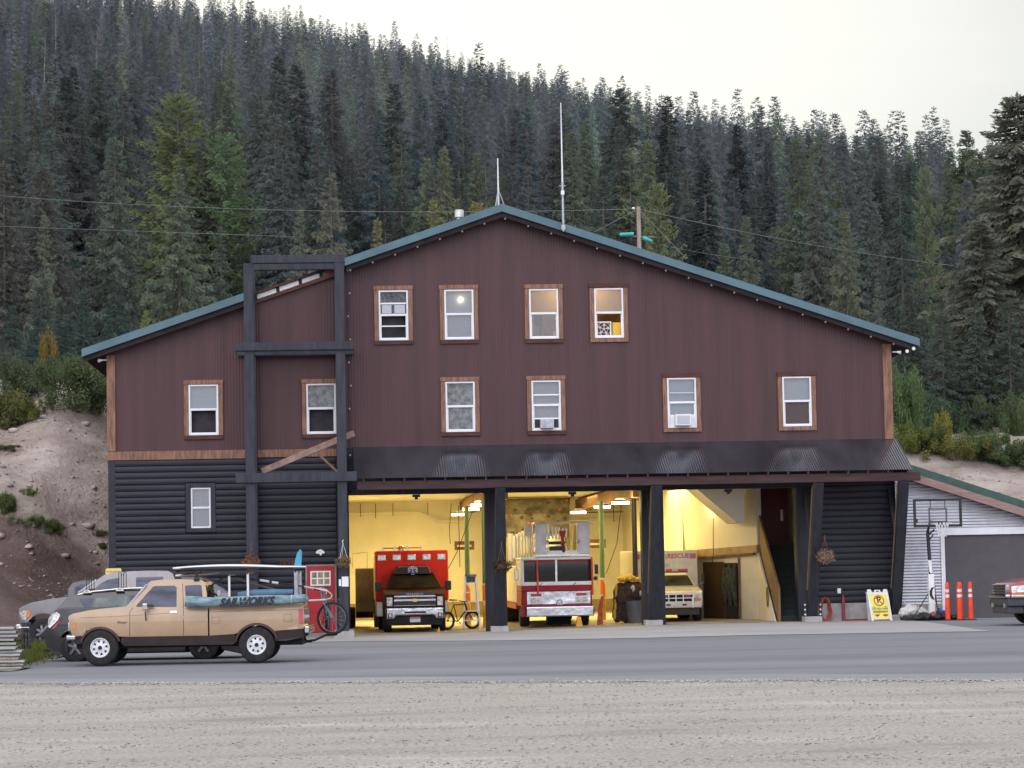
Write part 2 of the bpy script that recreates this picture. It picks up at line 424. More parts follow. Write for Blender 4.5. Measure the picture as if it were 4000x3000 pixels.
M['band'] = ground_mat('paler road edge', [(0.235, 0.235, 0.252), (0.275, 0.275, 0.295), (0.31, 0.31, 0.33), (0.36, 0.36, 0.38)], streak=(0.05, 0.6, 1), rot=radians(20), scale=.6, bump=.3, fine=60)
sheet('road_edge_band', xs, lambda x: (edge_y(x) + .03, edge_y(x) + 2.3 + .35 * sin(x * .23) + .12 * sin(x * 1.3)), 3, .0105, M['band'])
# hillside: one sheet, finer near the building
def soil_mat():
    m, nt, out = new_mat('hillside soil')
    p = N(nt, 'ShaderNodeBsdfPrincipled', Roughness=0.95); p.inputs['Specular IOR Level'].default_value = 0.1
    tc = N(nt, 'ShaderNodeTexCoord'); mp = N(nt, 'ShaderNodeMapping'); mp.inputs['Scale'].default_value = (0.5, 0.5, 1.6); L(nt, tc, 'Object', mp, 'Vector')
    n1 = N(nt, 'ShaderNodeTexNoise', Scale=0.7, Detail=10.0, Roughness=0.7); L(nt, mp, 'Vector', n1, 'Vector')
    cr = N(nt, 'ShaderNodeValToRGB'); el = cr.color_ramp.elements
    el[0].position = 0.24; el[0].color = (0.30, 0.235, 0.20, 1); el[1].position = 0.74; el[1].color = (0.78, 0.72, 0.70, 1)
    for q_, c_ in ((0.40, (0.44, 0.355, 0.305, 1)), (0.54, (0.58, 0.485, 0.43, 1)), (0.64, (0.67, 0.58, 0.53, 1))):
        z_ = el.new(q_); z_.color = c_
    L(nt, n1, 'Fac', cr, 'Fac')
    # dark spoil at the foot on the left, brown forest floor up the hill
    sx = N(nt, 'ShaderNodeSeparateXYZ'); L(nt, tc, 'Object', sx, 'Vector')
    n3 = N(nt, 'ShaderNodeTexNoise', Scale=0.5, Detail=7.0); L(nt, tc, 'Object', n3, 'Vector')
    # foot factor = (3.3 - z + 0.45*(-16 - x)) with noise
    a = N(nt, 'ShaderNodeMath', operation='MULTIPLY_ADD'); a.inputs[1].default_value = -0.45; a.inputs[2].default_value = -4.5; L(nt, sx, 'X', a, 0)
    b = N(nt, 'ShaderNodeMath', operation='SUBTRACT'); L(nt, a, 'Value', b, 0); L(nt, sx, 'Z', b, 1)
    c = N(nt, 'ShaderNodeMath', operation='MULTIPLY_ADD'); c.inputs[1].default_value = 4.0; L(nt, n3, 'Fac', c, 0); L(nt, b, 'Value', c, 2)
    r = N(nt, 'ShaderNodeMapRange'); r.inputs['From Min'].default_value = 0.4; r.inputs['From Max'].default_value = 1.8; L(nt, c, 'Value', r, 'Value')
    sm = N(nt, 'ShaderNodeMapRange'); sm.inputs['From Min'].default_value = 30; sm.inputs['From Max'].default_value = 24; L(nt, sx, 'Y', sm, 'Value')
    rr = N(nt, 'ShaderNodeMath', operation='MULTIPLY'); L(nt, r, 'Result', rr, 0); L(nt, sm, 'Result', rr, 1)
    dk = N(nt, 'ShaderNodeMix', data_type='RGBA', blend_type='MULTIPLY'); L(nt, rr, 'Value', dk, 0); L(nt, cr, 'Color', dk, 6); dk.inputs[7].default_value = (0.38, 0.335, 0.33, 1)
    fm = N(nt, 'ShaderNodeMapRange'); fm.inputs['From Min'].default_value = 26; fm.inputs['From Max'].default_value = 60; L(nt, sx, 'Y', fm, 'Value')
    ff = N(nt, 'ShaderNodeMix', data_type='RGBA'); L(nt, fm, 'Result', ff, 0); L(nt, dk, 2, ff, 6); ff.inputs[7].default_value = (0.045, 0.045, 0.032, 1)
    L(nt, ff, 2, p, 'Base Color')
    n2 = N(nt, 'ShaderNodeTexNoise', Scale=4.0, Detail=8.0, Roughness=0.7); L(nt, tc, 'Object', n2, 'Vector')
    bu = N(nt, 'ShaderNodeBump', Strength=1.0, Distance=0.3); L(nt, n2, 'Fac', bu, 'Height'); L(nt, bu, 'Normal', p, 'Normal')
    L(nt, p, 'BSDF', out, 'Surface'); return m
M['soil'] = soil_mat()
hx = np.unique(np.concatenate([np.arange(-300, -40, 12), np.arange(-40, -26, 0.6), np.arange(-26, -12, .22), np.arange(-12, 13, 1.0), np.arange(13, 27, .22), np.arange(27, 40, .6), np.arange(40, 341, 12)]))
hy = np.unique(np.concatenate([np.arange(-6, 32, 0.25), np.arange(32, 42, .6), np.arange(42, 130, 6), np.arange(130, 821, 14)]))
GX, GY = np.meshgrid(hx, hy, indexing='ij')
GZ = hill_z(GX, GY)
# behind and under the buildings the slope stays below the floors
under = (GX > -12.4) & (GX < 24) & (GY < 27.5)
GZ = np.where(under, np.minimum(GZ, np.where(GX > 13, np.where(GY < 11, -0.4, GZ), -0.4)), GZ)
GZ = np.where((GX > -13.5) & (GY < 2.5), -0.4, GZ)
nx, ny = GX.shape
idx = np.arange(nx * ny).reshape(nx, ny)
F = np.stack([idx[:-1, :-1], idx[1:, :-1], idx[1:, 1:], idx[:-1, 1:]], -1).reshape(-1, 4)
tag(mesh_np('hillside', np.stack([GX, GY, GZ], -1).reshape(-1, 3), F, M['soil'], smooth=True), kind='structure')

# verge of dirt beside the parked cars
V = []; F = []
for i in range(25):
    t = i / 24; y = -27.5 + 24 * t
    xe = -12.1 + 0.5 * sin(i * 0.9) * 0.4 - 0.9 * S((y + 10) / 6)
    for j in range(12):
        V.append((xe - 14 * (j / 11) ** 1.3, y, gz(xe, y) + 0.014 + 0.10 * S((j - 0.2) / 6) + 0.03 * sin(i * 1.7 + j)))
for i in range(24):
    for j in range(11):
        p_ = i * 12 + j; F.append((p_, p_ + 12, p_ + 13, p_ + 1))
tag(mesh_np('dirt_verge', V, F, M['verge'], smooth=True), kind='structure')
# ------------------------------------------------------------------ the fire station
def ribbed_mat(name, rgb, period, axis, rib_shade=0.35, rough=0.5, var=0.14):
    """painted metal cladding with fine standing ribs"""
    m, nt, out = new_mat(name)
    p = N(nt, 'ShaderNodeBsdfPrincipled', Roughness=rough)
    tc = N(nt, 'ShaderNodeTexCoord')
    wv = N(nt, 'ShaderNodeTexWave', wave_type='BANDS', bands_direction=axis, wave_profile='SIN', Scale=2 * pi / period / 20.0 * 1.0)
    L(nt, tc, 'Object', wv, 'Vector')
    mp = N(nt, 'ShaderNodeMapping'); mp.inputs['Scale'].default_value = (2.2, 2.2, 0.12) if axis == 'X' else (0.2, 2, 2); L(nt, tc, 'Object', mp, 'Vector')
    n1 = N(nt, 'ShaderNodeTexNoise', Scale=1.0, Detail=7.0, Roughness=0.65); L(nt, mp, 'Vector', n1, 'Vector')
    cr = N(nt, 'ShaderNodeValToRGB'); el = cr.color_ramp.elements
    el[0].position = 0.3; el[0].color = (*[c * (1 - 1.6 * var) for c in rgb], 1); el[1].position = 0.7; el[1].color = (*[c * (1 + var) for c in rgb], 1)
    L(nt, n1, 'Fac', cr, 'Fac')
    r2 = N(nt, 'ShaderNodeMapRange'); r2.inputs['To Min'].default_value = 1 - rib_shade; r2.inputs['To Max'].default_value = 1 + rib_shade * 0.4  # rib shading put into the colour: darker grooves, lighter crests
    L(nt, wv, 'Fac', r2, 'Value')
    mx = N(nt, 'ShaderNodeMix', data_type='RGBA', blend_type='MULTIPLY'); mx.inputs[0].default_value = 1; L(nt, cr, 'Color', mx, 6); L(nt, r2, 'Result', mx, 7)
    L(nt, mx, 2, p, 'Base Color')
    b = N(nt, 'ShaderNodeBump', Strength=0.35, Distance=0.012); L(nt, wv, 'Fac', b, 'Height'); L(nt, b, 'Normal', p, 'Normal')
    L(nt, p, 'BSDF', out, 'Surface'); return m
M['maroon'] = ribbed_mat('maroon ribbed metal cladding', (0.071, 0.0245, 0.028), 0.095, 'X', rib_shade=0.08, var=.22)
M['siding'] = mat('charcoal log siding', (0.0165, 0.017, 0.027), 0.6, var=0.18, scale=1.4, bump=0.15, bscale=20, stretch=(0.5, 3, 3))

station = thing('fire_station', 'maroon and charcoal gabled fire station with three open lit vehicle bays', 'building')
SLOPE = 0.336; APX, APZ = -0.25, 13.2
XL, XR = -12.55, 12.0
def roof_z(x): return APZ - SLOPE * abs(x - APX)

def wall_holes(mb, x0, x1, z0, top, holes, y, extra=()):
    xs = sorted({x0, x1, *extra, *[h[0] for h in holes], *[h[1] for h in holes]})
    xs = [x for x in xs if x0 <= x <= x1]
    for a, b in zip(xs[:-1], xs[1:]):
        c = (a + b) / 2
        cut = sorted((h[2], h[3]) for h in holes if h[0] < c < h[1])
        z = z0
        for lo, hi in cut:
            if lo > z: mb.quad((a, y, z), (b, y, z), (b, y, lo), (a, y, lo))
            z = hi
        mb.quad((a, y, z), (b, y, z), (b, y, top(b)), (a, y, top(a)))

# (x0, z0) of the white frame; every upper window has the same size
WIN = {'a': (-4.13, 9.01), 'b': (-2.08, 9.01), 'c': (0.58, 9.0), 'd': (2.63, 9.0), 'e': (-2.09, 6.12), 'f': (0.6, 6.12), 'g': (4.87, 6.14), 'h': (8.52, 6.13), 'i': (-10.06, 6.14), 'j': (-6.42, 6.12)}
WW, WH = 0.92, 1.575
holes = [(x, x + WW, z, z + WH) for x, z in WIN.values()]
mb = MB(); wall_holes(mb, XL, XR, 5.68, lambda x: roof_z(x) - 0.30, holes, 0.0, extra=(APX,))
mb.build('upper_wall', M['maroon'], station, fixn=False)
# lower walls: log siding as a real profile, in panels round the openings
def siding(x0, x1, z0, z1, y, mbx, lap=0.193):
    for i in range(int(z0 / lap) - 2, int(z1 / lap) + 2):
        a = i * lap
        cl = lambda h: min(max(a + h, z0), z1)
        if a + lap <= z0 or a >= z1: continue
        pr = [(0.0, 0.0), (0.032, 0.018), (0.046, 0.07), (0.046, 0.125), (0.03, 0.172), (0.0, 0.186), (0.0, lap)]
        for (d0, h0), (d1, h1) in zip(pr[:-1], pr[1:]):
            mbx.quad((x0, y - d0, cl(h0)), (x1, y - d0, cl(h0)), (x1, y - d1, cl(h1)), (x0, y - d1, cl(h1)))
mb = MB()
siding(XL + 0.22, -10.2, -0.1, 5.38, -0.02, mb); siding(-9.25, -6.56, -0.1, 5.38, -0.02, mb)
siding(-10.2, -9.25, -0.1, 3.12, -0.02, mb); siding(-10.2, -9.25, 4.68, 5.38, -0.02, mb)
siding(-6.56, -5.55, 2.12, 5.38, -0.02, mb)
mb.box(XL, XL + 0.22, -0.05, 0.15, -0.3, 5.38)
mb.build('siding', M['siding'], station, fixn=False, smooth=False)
mb = MB(); siding(9.3, 12.0, 0.57, 4.3, -0.02, mb); mb.build('siding', M['siding'], station, fixn=False)
# backing wall behind the siding
mb = MB(); wall_holes(mb, XL, XR, -0.3, lambda x: 5.68, [(-5.15, -0.93, -0.5, 4.2), (-0.28, 3.98, -0.5, 4.2), (4.67, 8.86, -0.5, 4.2), (-10.03, -9.4, 3.26, 4.53), (-6.5, -5.6, -0.3, 2.06)], 0.0)
mb.build('lower_wall', M['siding'], station, fixn=False)
mb = MB(); mb.box(9.42, 11.75, -0.06, 0.0, -0.2, 0.565); mb.build('stem_wall', M['footing'], station)
# belt board and corner boards
mb = MB(); mb.box(XL, -8.3, -0.08, 0.0, 5.40, 5.67); mb.build('belt_board', M['timber_brown'], station, bevel=0.008)
mb = MB(); mb.box(-7.95, -5.5, -0.08, 0.0, 5.42, 5.66); mb.build('belt_board', M['timber_brown'], station, bevel=0.008)
mb = MB(); mb.box(XL - 0.02, XL + 0.24, -0.09, 0.2, 5.68, 8.66); mb.build('corner_board', M['timber_brown'], station, bevel=0.008)
mb = MB(); mb.box(XR - 0.26, XR + 0.02, -0.09, 0.2, 5.68, 8.70); mb.build('corner_board', M['timber_brown'], station, bevel=0.008)
# side and rear walls
BD = 25.0
mb = MB(); mb.quad((XL, 0, -0.4), (XL, BD, -0.4), (XL, BD, roof_z(XL) - 0.25), (XL, 0, roof_z(XL) - 0.25))
mb.quad((XR, 0, -0.4), (XR, BD, -0.4), (XR, BD, roof_z(XR) - 0.25), (XR, 0, roof_z(XR) - 0.25))
mb.add([(XL, BD, -0.4), (XR, BD, -0.4), (XR, BD, roof_z(XR) - 0.25), (APX, BD, APZ - 0.25), (XL, BD, roof_z(XL) - 0.25)], [(0, 1, 2, 3, 4)])
mb.build('side_wall', M['maroon'], station)
# roof: two slabs with a notch in the left one behind the timber tower
EL, ER = -13.28, 12.82
def slab(mbx, x0, x1, y0, y1, t=0.24):
    a, b = roof_z(x0), roof_z(x1)
    mbx.add([(x0,y0,a-t),(x1,y0,b-t),(x1,y1,b-t),(x0,y1,a-t),(x0,y0,a),(x1,y0,b),(x1,y1,b),(x0,y1,a)],
        [(0,3,2,1),(4,5,6,7),(0,1,5,4),(1,2,6,5),(2,3,7,6),(3,0,4,7)])
mb = MB()
slab(mb, EL, -8.02, -0.6, BD + 0.6); slab(mb, -8.02, -5.17, 0.25, BD + 0.6); slab(mb, -5.17, APX, -0.6, BD + 0.6); slab(mb, APX, ER, -0.6, BD + 0.6)
mb.build('roof', M['fascia'], station)
# soffit under the overhang, and the dark barge rafter
mb = MB()
for x0, x1, y0 in ((EL + 0.04, -8.06, -0.5), (-5.13, APX, -0.5), (APX, ER - 0.04, -0.5)):
    a, b = roof_z(x0) - 0.245, roof_z(x1) - 0.245
    mb.quad((x0, y0, a - 0.05), (x1, y0, b - 0.05), (x1, 0.0, b - 0.05), (x0, 0.0, a - 0.05))
    mb.quad((x0, y0, a), (x1, y0, b), (x1, y0, b - 0.16), (x0, y0, a - 0.16))
for x0, x1 in ((EL + 0.04, XL), (XR, ER - 0.04)):
    a, b = roof_z(x0) - 0.245, roof_z(x1) - 0.245
    mb.quad((x0, -0.5, a - 0.05), (x1, -0.5, b - 0.05), (x1, BD, b - 0.05), (x0, BD, a - 0.05))
mb.build('soffit', M['soffit'], station)
# the stripped rake in the notch: rafter with pale board ends
mb = MB(); mb.prism([(-7.98, 10.20), (-5.2, 11.13), (-5.2, 11.25), (-7.98, 10.32)], 'y', -0.14, 0.0); mb.build('rake_board', M['trim_dark'], station)
for x0, x1 in ((-7.9, -7.3), (-7.2, -6.6), (-6.5, -5.95), (-5.85, -5.3)):
    z0 = 10.33 + (x0 + 7.98) * 0.3345; z1 = 10.33 + (x1 + 7.98) * 0.3345
    mb = MB(); mb.prism([(x0, z0), (x1, z1), (x1 - 0.02, z1 + 0.15), (x0 - 0.02, z0 + 0.15)], 'y', 0.03, 0.24)
    mb.build('blocking_board', M['oldwood'] if x0 > -5.9 else M['white'], station, bevel=0.006)
mb = MB(); mb.prism([(-7.98, 10.50), (-5.2, 11.43), (-5.2, 11.50), (-7.98, 10.57)], 'y', -0.06, 0.24); mb.build('rake_board', M['trim_dark'], station)

# ---- windows
def window(key, trim_cols, upper, lower, blind_u=None, blind_l=None, extra=None):
    x, z = WIN[key]; x1, z1 = x + WW, z + WH; zm = z + 0.80
    f = MB(); t = 0.055
    for a in ((x, x + t, z, z1), (x1 - t, x1, z, z1), (x + t, x1 - t, z, z + t), (x + t, x1 - t, z1 - t, z1), (x + t, x1 - t, zm - 0.035, zm + 0.035)):
        f.box(a[0], a[1], -0.055, 0.07, a[2], a[3])
    fr = f.build('window', M['vinyl'], station, bevel=0.006)
    s = MB(); s.box(x + t, x + t + 0.028, -0.03, 0.03, z + t, zm - 0.035); s.box(x1 - t - 0.028, x1 - t, -0.03, 0.03, z + t, zm - 0.035)
    s.box(x + t + 0.028, x1 - t - 0.028, -0.03, 0.03, z + t, z + t + 0.03); s.build('sash', M['vinyl'], fr)
    tt = 0.14
    MB().box(x - tt, x - 0.003, -0.07, 0.0, z - 0.01, z1 + 0.005).build('side_trim', M[trim_cols[0]], fr, bevel=0.008)
    MB().box(x1 + 0.003, x1 + tt, -0.07, 0.0, z - 0.01, z1 + 0.005).build('side_trim', M[trim_cols[0]], fr, bevel=0.008)
    tr = MB(); tr.box(x - tt - 0.015, x1 + tt + 0.015, -0.085, 0.0, z1 + 0.008, z1 + 0.14); tr.build('head_trim', M[trim_cols[1]], fr, bevel=0.008)
    tr = MB(); tr.box(x - tt, x1 + tt, -0.075, 0.0, z - 0.13, z - 0.013); tr.build('sill_trim', M[trim_cols[2]], fr, bevel=0.008)
    if upper:
        p = MB(); p.quad((x + t, 0.02, zm + 0.035), (x1 - t, 0.02, zm + 0.035), (x1 - t, 0.02, z1 - t), (x + t, 0.02, z1 - t)); p.build('pane', M[upper], fr, fixn=False)
    if lower:
        p = MB(); p.quad((x + t + 0.028, 0.0, z + t + 0.03), (x1 - t - 0.028, 0.0, z + t + 0.03), (x1 - t - 0.028, 0.0, zm - 0.035), (x + t + 0.028, 0.0, zm - 0.035)); p.build('pane', M[lower], fr, fixn=False)
    for bl, a, b in ((blind_u, zm, z1), (blind_l, z, zm)):
        if bl:
            p = MB(); p.quad((x - 0.05, 0.14, a), (x1 + 0.05, 0.14, a), (x1 + 0.05, 0.14, b), (x - 0.05, 0.14, b)); p.build('blind', M[bl], fr, fixn=False)  # the dark ones are sheets added to stand in for unlit rooms
    return fr, x, x1, z, z1, zm
B3 = ('timber_brown', 'timber_brown', 'trim_dark'); D3 = ('timber_brown', 'trim_dark', 'timber_brown')
M['treepane'] = mat('pane with painted tree reflection', (0.10, 0.10, 0.11), 0.05, var=0.5, scale=9, rgb2=(0.010, 0.010, 0.012), spec=0.25)  # tree reflections are painted into the base colour
M['greypane'] = mat('pane with painted grey reflection', (0.20, 0.21, 0.22), 0.06, var=0.25, scale=5, rgb2=(0.06, 0.065, 0.06), spec=0.3)  # reflection drawn as a grey colour pattern on the pane
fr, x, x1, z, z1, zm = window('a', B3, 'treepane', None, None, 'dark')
mb = MB(); mb.box(x + .06, x1 - .06, 0.0, 0.03, zm + 0.34, zm + 0.39); mb.build('sash_bar', M['vinyl'], fr)
mb = MB(); mb.box(x + .06, x1 - .06, -0.02, 0.02, z + 0.43, z + 0.47); mb.build('sash_bar', M['vinyl'], fr)
mb = MB(); mb.box(x + .1, x + .40, 0.005, 0.015, zm + 0.06, zm + 0.32); mb.box(x + .49, x + .82, 0.005, 0.015, zm + 0.06, zm + 0.32); mb.build('notice', M['curtain_grey'], fr)
fr, x, x1, z, z1, zm = window('b', B3, 'pane', 'pane', None, 'curtain_grey')
mb = MB(); mb.quad((x - .05, .16, zm), (x1 + .05, .16, zm), (x1 + .05, .16, z1), (x - .05, .16, z1)); mb.build('blind', M['curtain_grey'], fr, fixn=False)
mb = MB(); mb.ball((x + 0.52, 0.10, zm + 0.47), 0.085); mb.build('room_light', emit('room light', (1, .86, .45), 7), fr, smooth=True)
window('c', B3, 'clear', 'pane', 'curtain_peach', None)
fr, dx, dx1, dz, dz1, dzm = window('d', D3, 'clear', None, 'curtain_peach', None)
window('e', B3, 'greypane', 'greypane')
fr, fx, fx1, fz, fz1, fzm = window('f', B3, 'pane', 'pane', 'curtain_grey', 'curtain_grey')
for a, q in ((fzm + .30, fr), (fz + 0.36, fr)):
    mb = MB(); mb.box(fx + .055, fx1 - .055, -0.01, 0.03, a, a + 0.045); mb.build('sash_bar', M['vinyl'], q)
fr, gx, gx1, gz0, gz1, gzm = window('g', D3, 'pane', 'pane', 'curtain_blue', 'curtain_blue')
mb = MB(); mb.box(gx + .055, gx1 - .055, -0.005, 0.03, gzm + .29, gzm + .32); mb.build('sash_bar', M['curtain_blue'], fr)
window('h', D3, 'pane', 'screen', 'curtain_blue', None)
window('i', B3, 'pane', None, 'curtain_blue', 'dark')
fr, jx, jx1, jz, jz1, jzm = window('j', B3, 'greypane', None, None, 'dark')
# the small window of the ground floor, framed in charcoal boards
f = MB(); x, x1, z, z1 = -10.02, -9.41, 3.27, 4.52; t = 0.05
for a in ((x, x + t, z, z1), (x1 - t, x1, z, z1), (x + t, x1 - t, z, z + t), (x + t, x1 - t, z1 - t, z1), (x + t, x1 - t, 3.87, 3.93)):
    f.box(a[0], a[1], -0.05, 0.06, a[2], a[3])
fr = f.build('window', M['vinyl'], station, bevel=0.005)
mb = MB(); mb.box(x - .15, x - .002, -.075, 0, z - .12, z1 + .13); mb.box(x1 + .002, x1 + .15, -.075, 0, z - .12, z1 + .13); mb.box(x, x1, -.075, 0, z1 + .002, z1 + .13); mb.box(x, x1, -.075, 0, z - .12, z - .002)
mb.build('side_trim', M['timber_black'], fr, bevel=.006)
for a, b in ((3.32, 3.87), (3.93, 4.47)):
    mb = MB(); mb.quad((x + t, .0, a), (x1 - t, .0, a), (x1 - t, .0, b), (x + t, .0, b)); mb.build('pane', M['pane'], fr, fixn=False)
mb = MB(); mb.quad((x, .1, z), (x1, .1, z), (x1, .1, z1), (x, .1, z1)); mb.build('blind', M['curtain_grey'], fr, fixn=False)
mb = MB()
for k in range(1, 4): mb.box(x + k * .152, x + k * .152 + .006, .085, .095, z, z1)
mb.build('muntin', M['vinyl'], fr)
# rooms behind the upper windows
mb = MB(); mb.quad((XL + .1, .0, 5.5), (XR - .1, .0, 5.5), (XR - .1, 6, 5.5), (XL + .1, 6, 5.5)); mb.quad((XL + .1, 3.0, 5.5), (XR - .1, 3.0, 5.5), (XR - .1, 3.0, 8.7), (XL + .1, 3.0, 8.7)); mb.build('room_partition', M['dark'], station)
mb = MB(); mb.box(0.2, 4.2, .25, 3.2, 8.75, 11.2); ob = mb.build('room_partition', mat('brown room wall', (.20, .125, .06), .8, var=.25, scale=2), station)
bm = bmesh.new(); bm.from_mesh(ob.data)
bmesh.ops.delete(bm, geom=[f_ for f_ in bm.faces if f_.calc_center_median().y < 0.3], context='FACES'); bm.to_mesh(ob.data); bm.free()
li = bpy.data.lights.new('room_lamp', 'POINT'); li.energy = 120; li.color = (1, .68, .34); li.shadow_soft_size = .15
lo = bpy.data.objects.new('room_lamp', li); COL.objects.link(lo); lo.location = (2.1, .9, 10.75); lo.parent = station
# what stands in the two lit windows
o = thing('box_fan', 'white box fan standing in the lit window with the yellow panel', 'fan', (dx + .07, .06, dz + .06))
mb = MB(); fw, fh = .47, .47
for a in ((0, .04, 0, fh), (fw - .04, fw, 0, fh), (.04, fw - .04, 0, .04), (.04, fw - .04, fh - .04, fh)): mb.box(a[0], a[1], 0, .08, a[2], a[3])
mb.build('fan_frame', M['white'], o, bevel=.008)
mb = MB()
for k in range(5):
    a = 2 * pi * k / 5 + .3
    c = [(fw / 2 + cos(a + q) * r, .045, fh / 2 + sin(a + q) * r) for q, r in ((-.1, .03), (-.34, .19), (.16, .19), (.1, .03))]
    mb.quad(*c)
mb.lathe([(.001, 0), (.04, 0), (.04, .03)], (fw / 2, .03, fh / 2), (0, 1, 0), 14); mb.build('fan_blade', M['curtain_grey'], o)
mb = MB(); mb.lathe([(.205, 0), (.215, 0)], (fw / 2, .01, fh / 2), (0, 1, 0), 24); mb.lathe([(.12, 0), (.13, 0)], (fw / 2, .01, fh / 2), (0, 1, 0), 20); mb.build('grille', M['white'], o)
tag(MB().box(dx + .58, dx1 - .07, .12, .14, dz + .05, dz + .5).build('wall_panel', mat('yellow panel', (0.8, .48, .05), .5, var=.05)), 'yellow panel beside the white box fan in the window', 'panel')
o = tag(MB().box(1.33, 1.40, .06, .1, 9.07, 9.25).build('container', mat('yellow tub', (.8, .48, .05), .5)), 'small yellow tub on the window ledge of the warm lit room', 'container')
mb = MB(); mb.prism([(0.74, 9.78), (1.02, 9.78), (1.04, 9.5), (1.0, 9.42), (.98, 9.1), (.92, 9.1), (.9, 9.42), (.78, 9.46)], 'y', .32, .36)
tag(mb.build('hanging_coat', mat('dark coat', (.03, .03, .035), .9)), 'dark coat hanging inside the warm lit window', 'coat')
def aircon(x, z, wd, hd, label, face, wings):
    o = thing('air_conditioner', label, 'air conditioner', (x, 0, z))
    MB().box(-wd / 2, wd / 2, -.30, .12, 0, hd).build('casing', M['white'] if wings == 'vinyl' else M['curtain_grey'], o, bevel=.015)
    mb = MB(); mb.box(-wd / 2 + .05, wd / 2 - .05, -.309, -.30, .05, hd - .05)
    mb.build('grille', face, o)
    for s in (-1, 1):
        a, b = sorted((s * (wd / 2 + .002), s * .40))
        MB().box(a, b, -.012, .01, .0, hd).build('side_panel', M[wings], o)
aircon((fx + fx1) / 2, fz + .06, .42, .30, 'grey window air conditioner between two black side panels', M['steel'], 'black')
aircon((gx + gx1) / 2, gz0 + .06, .50, .36, 'white window air conditioner with white side panels', M['curtain_grey'], 'vinyl')

# ---- canopy
mb = MB(); nseg = int((12.12 + 4.98) / 0.0127); V = []; Fq = []
for i in range(nseg + 1):
    x = -4.98 + i * 0.0127; dzc = 0.0030 * sin(2 * pi * x / 0.076)
    V += [(x, -0.02, 5.70 + dzc), (x, -2.32, 4.645 + dzc)]
    if i: Fq.append((2 * i - 2, 2 * i - 1, 2 * i + 1, 2 * i))
M['canopy'] = mat('dark corrugated roofing', (0.155, 0.16, 0.19), 0.17, .82, var=0.2, scale=0.7, stretch=(1, .3, .3))
mesh_np('canopy_roof', V, Fq, M['canopy'], station, smooth=True)
mb = MB(); mb.beam((-4.9, -2.12, 4.43), (12.36, -2.12, 4.43), .14, .26); mb.build('canopy_beam', M['timber_h'], station, bevel=.01)
mb = MB(); x = -4.7
while x < 12.0:
    mb.beam((x, -.02, 5.61), (x, -2.26, 4.585), .05, .12); x += .617
mb.build('rafter', mat('canopy rafters', lin(92, 58, 56), .8, var=.2), station)
mb = MB(); mb.box(-5.1, 9.3, -.07, -.004, 4.20, 4.37); mb.build('door_header', M['pier'], station, bevel=.01)
M['bolt'] = mat('pale bolt head', (.7, .72, .74), .4, var=.05)
for x, mt in ((-.56, 'pier'), (4.22, 'pier'), (9.2, 'pier'), (11.84, 'pier')):
    b = .15
    mb = MB(); mb.beam((x, -.42, b + gz(x, -.4)), (x, -2.12, 4.31), .30, .28); st = mb.build('strut', M[mt], station, bevel=.012)
    if x > 4: MB().beam((x, -.08, 4.12), (x, -1.12, 2.0), .14, .16).build('brace', M['pier'], st); MB().beam((x - .165, -.62, 1.0), (x - .165, -1.98, 4.2), .03, .05).build('lit_edge_strip', mat('painted lit edge', (.20, .14, .085), .8), st)  # tan strip added to stand in for the strut's lit edge
    mb = MB(); mb.box(x - .27, x + .27, -.72, -.12, gz(x, -.4) - .1, b + .03 + gz(x, -.4)); mb.build('footing', M['footing'], station, bevel=.015)
    if x > 9:
        for s in (-1, 1):
            pl = MB().box(x + s * .24 - .05, x + s * .24 + .05, -.585, -.575, .17, .66).build('anchor_plate', M['black'], st)
            for k in range(3): MB().ball((x + s * .24, -.60, .24 + k * .15), .034).build('bolt', M['bolt'], st, smooth=True)
# piers between the bays run back as the jambs of the openings
for x0, x1 in ((-5.44, -5.15), (-.93, -.28), (3.98, 4.67), (8.86, 9.3)):
    mb = MB(); mb.box(x0, x1, -.03, .55, -.3, 4.2); mb.build('pier', M['pier'], station, bevel=.01)
for x0, x1 in ((-5.15, -.93), (-.28, 3.98), (4.67, 8.86)):
    c = (x0 + x1) / 2
    mb = MB(); mb.box(c - .12, c + .12, .2, .45, 4.12, 4.2); mb.box(c - .05, c + .05, .18, .4, 4.05, 4.12); mb.build('door_bracket', M['black'], station)

# ---- timber tower standing in front of the left part
tower = empty('timber_tower'); tower.parent = station
for x in (-8.10, -5.345):
    g = gz(x, -2)
    for y in (-2.1, -.25):
        MB().box(x - .145, x + .145, y - .15, y + .15, g, 11.22).build('post', M['timber_black'], tower, bevel=.012)
        MB().box(x - .30, x + .30, y - .32, y + .32, g - .1, g + .20).build('footing', M['footing'], tower, bevel=.015)
for y in (-2.1, -.25):
    MB().box(-8.02, -5.17, y - .13, y + .13, 11.225, 11.47).build('beam', M['timber_brown'] if False else M['timber_black'], tower, bevel=.012)
    MB().box(-8.53, -4.95, y - .24, y - .152, 8.56, 8.80).build('beam', M['timber_black'], tower, bevel=.012)
    MB().box(-8.53, -4.95, y + .152, y + .24, 8.56, 8.80).build('beam', M['timber_black'], tower, bevel=.012)
MB().box(-8.55, -4.9, -2.34, -2.252, 4.57, 4.86).build('beam', M['timber_black'], tower, bevel=.012)
MB().box(-8.55, -4.9, -1.948, -1.86, 4.57, 4.86).build('beam', M['timber_black'], tower, bevel=.012)
MB().beam((-7.78, -1.6, 4.93), (-4.96, -1.6, 6.05), .17, .19).build('old_rafter', M['oldwood'], tower, bevel=.015)
MB().beam((-6.05, -1.55, 5.42), (-5.5, -1.5, 4.9), .07, .07).build('brace', M['timber_brown'], tower)

